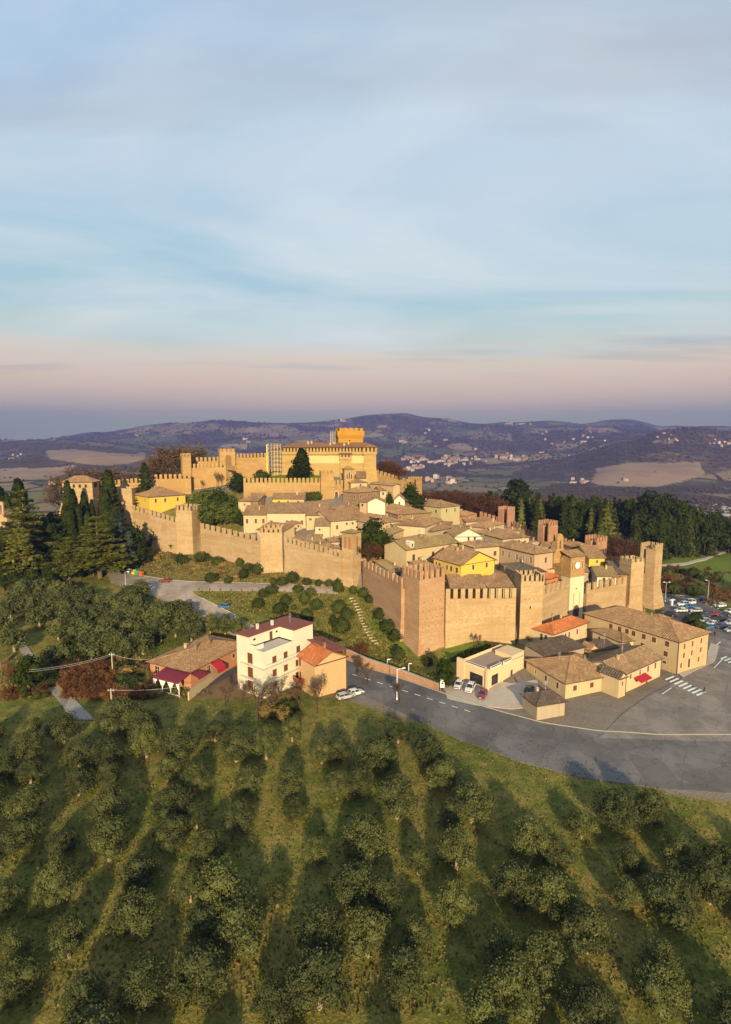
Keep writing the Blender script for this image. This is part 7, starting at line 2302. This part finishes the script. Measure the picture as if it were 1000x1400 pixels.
FO = 'dark conifers of the wood behind the right hand walls'
TOP = ((690, 676), (715, 664), (740, 658), (765, 662), (790, 670), (815, 676), (845, 664), (870, 676), (900, 684), (935, 690), (960, 702), (985, 704), (1040, 708))
cnt = 0; tries = 0
while cnt < 285 and tries < 9000:
    tries += 1
    u = random.uniform(690, 1030); d = random.uniform(285, 415)
    dmin = 292 if u < 760 else 275 if u < 840 else 290 + (u - 840) * .22
    if d < dmin: continue
    tv = float(np.interp(u, [a for a, _ in TOP], [b for _, b in TOP])) + (415 - d) * .12 + random.uniform(-5, 10)
    p = GD(u, d)
    h = PD(u, tv, d).z - p.z
    if h < 8 or h > 30: continue
    k = 'light_conifer' if random.random() < .16 else 'conifer'
    if u > 880 and random.random() < .3: k = 'broadleaf'
    plant(k, p, h, 'dark evergreen in the dense wood behind the right hand walls' if k != 'light_conifer' else 'paler yellow green conifer in the dense wood behind the right hand walls', FO if k != 'light_conifer' else 'paler conifers in the right hand wood', random.uniform(.85, 1.2) * (17 / max(h, 12)) ** .3)
    cnt += 1
tree('light_conifer', 828, 285, 683, 'pale silvery conifer standing out before the dark wood', None, 1.3, 0)
tree('light_conifer', 820, 272, 708, 'small pale conifer just above the pink open tower beside the bell gable', None, 1.3, 0)
BR = 'brown scrubby trees between the end tower and the car park'
for i in range(60):
    u = random.uniform(908, 1020); v = random.uniform(776, 812) + (u - 905) * .12
    p = G(u, v)
    if p.y < 212: continue
    plant(random.choice(('bare', 'brown_bare', 'scrub', 'bush', 'brown_bare')), p, random.uniform(2, 4.6), 'brown scrubby growth on the bank beyond the car park', BR, 1.3)
for i in range(14):
    u = random.uniform(835, 905); d = random.uniform(235, 285)
    plant(random.choice(('brown_bare', 'bare')), GD(u, d), random.uniform(4, 8), 'brown leafless tree behind the low broken tower', 'brown leafless trees behind the low broken tower', 1.1)
for i in range(11):
    tree('bare' if i % 2 else 'brown_bare', random.uniform(830, 860), random.uniform(262, 285), random.uniform(722, 745), 'grey brown leafless tree right of the pink open tower', 'grey brown leafless trees beside the pink open tower', 1.0)

# the grove and gardens go on below, nearer the drone
NG = 'olive trees of the lower grove'
for i in range(9):
    for j in range(24):
        d = 50 + i * 7.2 + random.uniform(-2.2, 2.2); x = -88 + j * 7.4 + random.uniform(-2.2, 2.2) + (i % 2) * 3.5
        if abs(x) > d * .72 + 8: continue
        pu_, pv_q = pix((x, d, gz(x, d)))
        if pv_q < 968 + max(0, pu_ - 420) * .34 or (pu_ > 640 and pv_q < 1110): continue
        if 268 < pu_ < 480 and pv_q < 1010: continue
        if random.random() < .12: continue
        p = Vector((x, d, gz(x, d)))
        plant('olive_near', p, random.uniform(3.6, 6.4), 'olive tree in the lower grove nearest the drone', NG, random.uniform(.85, 1.3))

# grass tufts: nobody could count them
def tufts(name, polys, n, size, mat):
    C = []
    for poly, share in polys:
        us, vs = [q[0] for q in poly], [q[1] for q in poly]; m = int(n * share); k = 0; guard = 0
        while k < m and guard < m * 6:
            guard += 1
            u, v = random.uniform(min(us), max(us)), random.uniform(min(vs), max(vs))
            ins = False
            for i in range(len(poly)):
                (x0, y0), (x1, y1) = poly[i], poly[(i + 1) % len(poly)]
                if (y0 > v) != (y1 > v) and u < (x1 - x0) * (v - y0) / ((y1 - y0) or 1e-9) + x0: ins = not ins
            if not ins: continue
            p = G(u, v)
            C.append((p.x, p.y, p.z + size * .3)); k += 1
    C = np.array(C); m = len(C)
    nr = rng.normal(size=(m, 3)); nr[:, 2] *= .25
    me = quads_mesh(name, C, nr, size * rng.uniform(.5, 1.4, m), mat)
    o = put(name, me); o['kind'] = 'stuff'
    return o


tufts('dry_undergrowth', [(((0, 965), (600, 965), (1000, 1110), (1000, 1390), (0, 1390)), 1)], 9000, .34, L_DRY)
tufts('dry_grass', [(((190, 745), (350, 772), (460, 802), (455, 806), (232, 792), (185, 780)), .3), (((268, 809), (463, 813), (540, 880), (600, 935), (480, 895), (330, 850)), .25), (((0, 900), (200, 890), (260, 940), (255, 956), (0, 956)), .2)], 9000, .5, L_DRY)
tufts('green_grass', [(((270, 809), (463, 813), (500, 822), (560, 905), (600, 930), (480, 893)), .5), (((606, 906), (655, 880), (694, 884), (690, 893), (640, 905)), .15), (((100, 880), (300, 860), (290, 950), (100, 956)), .2), (((0, 960), (600, 960), (600, 1390), (0, 1390)), .15)], 9000, .42, L_GRN)

# ------------------------------------------------------------------ far country: villages, woods, crop rows
random.seed(33)
WALLF = [plain('far_wall_%s' % n_, c, .9, var=.05) for n_, c in (('white', (.52, .47, .40)), ('cream', (.44, .35, .25)), ('rose', (.42, .28, .21)))]
ROOFF = [plain('far_roof_%s' % n_, c, .9, var=.1) for n_, c in (('red', (.34, .15, .08)), ('brown', (.24, .15, .10)))]


def far_meshes():
    out = []
    for w, d, h, fl in ((9, 8, 6, 2), (13, 9, 6.5, 2), (10, 10, 9, 3), (24, 12, 6, 1)):
        for wi in range(3):
            wm = MB()
            wm.box((-w / 2, -d / 2, -3), (w / 2, d / 2, h)); wm.extr([(-w / 2, -d / 2, h), (-w / 2, d / 2, h), (-w / 2, 0, h + d * .2)], (w, 0, 0))
            rm = MB()
            for s in (-1, 1): rm.extr([(-w / 2 - .4, s * (d / 2 + .5), h - .15), (-w / 2 - .4, 0, h + d * .2 + .05), (-w / 2 - .4, 0, h + d * .2 + .35), (-w / 2 - .4, s * (d / 2 + .5), h + .15)], (w + .8, 0, 0))
            gm = MB()
            for f in range(fl):
                for k in range(int(w / 3)):
                    x = -w / 2 + 1.6 + k * 3
                    gm.box((x - .5, -d / 2 - .06, f * 2.9 + 1), (x + .5, -d / 2 + .02, f * 2.9 + 2.5))
            out.append((wm.mesh('wall', WALLF[wi]), rm.mesh('roof', ROOFF[(wi + fl) % 2]), gm.mesh('window', GLASS)))
    return out


FARM = far_meshes()


def far_house(u, v, label, group, sc=1.0, d=None):
    r = ray(u, v)
    if d is None:
        # walk along the sight line until it meets the far ground
        d0 = None
        ds = np.geomspace(700, 6200, 600)
        X = r.x / r.y * ds; Z = H + r.z / r.y * ds
        hz = far_height(X, ds)
        k = np.argmax(hz >= Z) if (hz >= Z).any() else None
        if k is None: return None
        d = ds[k]
    x = r.x / r.y * d
    z = float(far_height(np.array([x]), np.array([d]))[0])
    o = empty('house', (x, d, z), random.choice((0, R(90), R(30), R(-25), R(60))), label, 'house', group)
    o.scale = (sc, sc, sc)
    for n_, m_ in zip(('wall', 'roof', 'window_row'), random.choice(FARM)): put(n_, m_, o)
    return o


def cluster(n, cu, cv, su, sv, label, group, sc=1.0):
    for _ in range(n):
        far_house(random.gauss(cu, su), random.gauss(cv, sv), label, group, sc * random.uniform(.85, 1.4))


VG = 'houses of the village in the valley'
cluster(34, 625, 631, 13, 3.5, 'pale house in the thick of the valley village right of the castle', VG, 1.3)
cluster(20, 575, 629, 12, 2.0, 'pale house at the left end of the valley village', VG + ', left end', 1.3)
cluster(18, 560, 641, 10, 2.0, 'pale house in the near row of the valley village', VG + ', near row', 1.3)
cluster(16, 700, 628, 14, 3.0, 'pale house at the right end of the valley village', VG + ', right end', 1.3)
cluster(9, 620, 658, 6, 2.0, 'pale farm building on the valley floor below the village', 'farm buildings on the valley floor', 1.3)
cluster(6, 590, 655, 5, 3.0, 'pale building on the valley floor beyond the orange open tower', 'buildings on the valley floor beyond the orange tower', 1.3)
cluster(7, 549, 604, 6, 1.2, 'pale house of the hamlet on the middle slope right of the keep', 'hamlet on the middle slope', 1.3)
cluster(4, 585, 589, 4, 1.0, 'pale farmhouse high on the slope above the village', 'farmhouses above the village', 1.5)
cluster(14, 715, 580, 18, .8, 'house of the ridge village on the skyline', 'ridge village on the skyline', 1.2)
cluster(5, 465, 576, 6, .8, 'house on the skyline above the keep', 'houses on the skyline above the keep', 1.8)
cluster(5, 795, 600, 16, 3, 'pale farmhouse on the blue slope behind the pines', 'farmhouses on the blue slope', 1.4)
cluster(7, 918, 597, 8, 3, 'house on the dark hill above the bare brown field', 'houses on the dark hill', .8)
cluster(9, 985, 606, 8, 2.5, 'house at the right edge on the shoulder of the dark hill', 'houses on the shoulder of the dark hill', .8)
cluster(3, 855, 657, 3, .7, 'white farmhouse at the foot of the bare brown field', 'white farmhouses at the foot of the brown field', .9)
cluster(5, 785, 659, 8, 1.5, 'pale shed in the valley behind the pines', 'pale sheds behind the pines', 1.0)
cluster(4, 15, 625, 7, 2, 'small pale house on the wooded slope at far left', 'small houses at far left', .6)
cluster(3, 340, 603, 6, 2, 'pale farmhouse on the slope above the castle gate tower', 'farmhouses above the castle gate tower', 1.4)
cluster(4, 200, 594, 25, 4, 'pale farmhouse on the far left hillside', 'farmhouses on the far left hillside', .9)
far_house(71, 663, 'pale farmhouse in the fields left of the roofed bastion', None, 1.0)
far_house(663, 674, 'long white building among the red brown woods', None, .8, 640)
cluster(12, 720, 608, 60, 12, 'lone pale house on the hillsides right of the village', 'lone houses on the hillsides', 1.3)

# hedges, copses and woods: one mass of tree heads
P = []
tries = 0
while len(P) < 13000 and tries < 400000:
    n_ = 20000; tries += n_
    d = np.exp(rng.uniform(np.log(760), np.log(5600), n_)); a = rng.uniform(-.80, .80, n_)
    X = a * d
    w = sstep(vnoise(X, d, 420, 11) * .5 + vnoise(X, d, 170, 12) * .35 + vnoise(X, d, 70, 13) * .2, .47, .56)
    hedge = (np.abs(vnoise(X, d, 130, 41) - .5) < .022) | (np.abs(vnoise(X, d, 90, 42) - .5) < .012)
    z = far_height(X, d)
    zz = z - H; cz = CP * d - SP * zz; up = SP * d + CP * zz
    pu, pv = 500 + F * X / cz, 700 - F * up / cz
    bare_ = ((pu > 808) & (pu < 968) & (pv > 631) & (pv < 667)) | ((pu > 58) & (pu < 200) & (pv > 613) & (pv < 638)) | ((pu < 110) & (pv > 634))
    dark = (pu > 720) & (pv > 590) & (pv < 640) & (d < 3400) & ~bare_
    keep = ((rng.uniform(size=n_) < w * .8) | (hedge & (rng.uniform(size=n_) < .8)) | (dark & (rng.uniform(size=n_) < .5))) & ~(bare_ & (rng.uniform(size=n_) < .985))
    P.extend(np.stack([X, d, z], 1)[keep].tolist())
P = np.array(P[:15000])
n = len(P)
s = rng.uniform(3.0, 6.5, n) * np.clip(P[:, 1] / 2600, .75, 1.7)
base = np.array([[1, 0, .45], [.31, .95, .5], [-.81, .59, .42], [-.81, -.59, .5], [.31, -.95, .45], [0, 0, 1.35], [0, 0, -.3]])
jit = 1 + rng.uniform(-.28, .28, (n, 7, 1))
V = P[:, None] + base[None] * s[:, None, None] * jit
fc = np.array([[0, 1, 5], [1, 2, 5], [2, 3, 5], [3, 4, 5], [4, 0, 5], [1, 0, 6], [2, 1, 6], [3, 2, 6], [4, 3, 6], [0, 4, 6]])
Fx = (np.arange(n)[:, None, None] * 7 + fc[None]).reshape(-1, 3)
me = bpy.data.meshes.new('far_woods'); me.from_pydata(V.reshape(-1, 3).tolist(), [], Fx.tolist())
t = NT('far_wood_foliage'); co = t.coord('World')
c_ = t.mix(t.noise(co, .02, 3), (.03, .033, .016), (.10, .062, .036)); t.bsdf(c_, 1, spec=0)
me.materials.append(t.mat)
tag(put('far_woods', me), kind='stuff')

# pale nursery rows on the plain at right
mb = MB()
for i in range(22):
    d = 940 + i * 17
    for k in range(14):
        x = d * (.50 + k * .026) + random.uniform(-3, 3)
        if random.random() < .25: continue
        z = float(far_height(np.array([x]), np.array([d]))[0])
        mb.box((x, d, z - 1), (x + random.uniform(9, 20), d + 3.0, z + 1.8))
tag(mb.build('crop_rows', plain('fleece_rows', (.26, .26, .25), .9, var=.2)), kind='stuff')

# ------------------------------------------------------------------ the evening haze
mb = MB(); mb.box((-9000, -330, -140), (9000, 7600, 440))
t = NT('haze_air')
pv_ = t.N('ShaderNodeVolumePrincipled')
pv_.inputs['Color'].default_value = (.265, .315, .80, 1)
pv_.inputs['Density'].default_value = .00015
pv_.inputs['Anisotropy'].default_value = 0.35
t.L(pv_.outputs[0], t.out.inputs['Volume'])
tag(mb.build('haze', t.mat), kind='stuff')
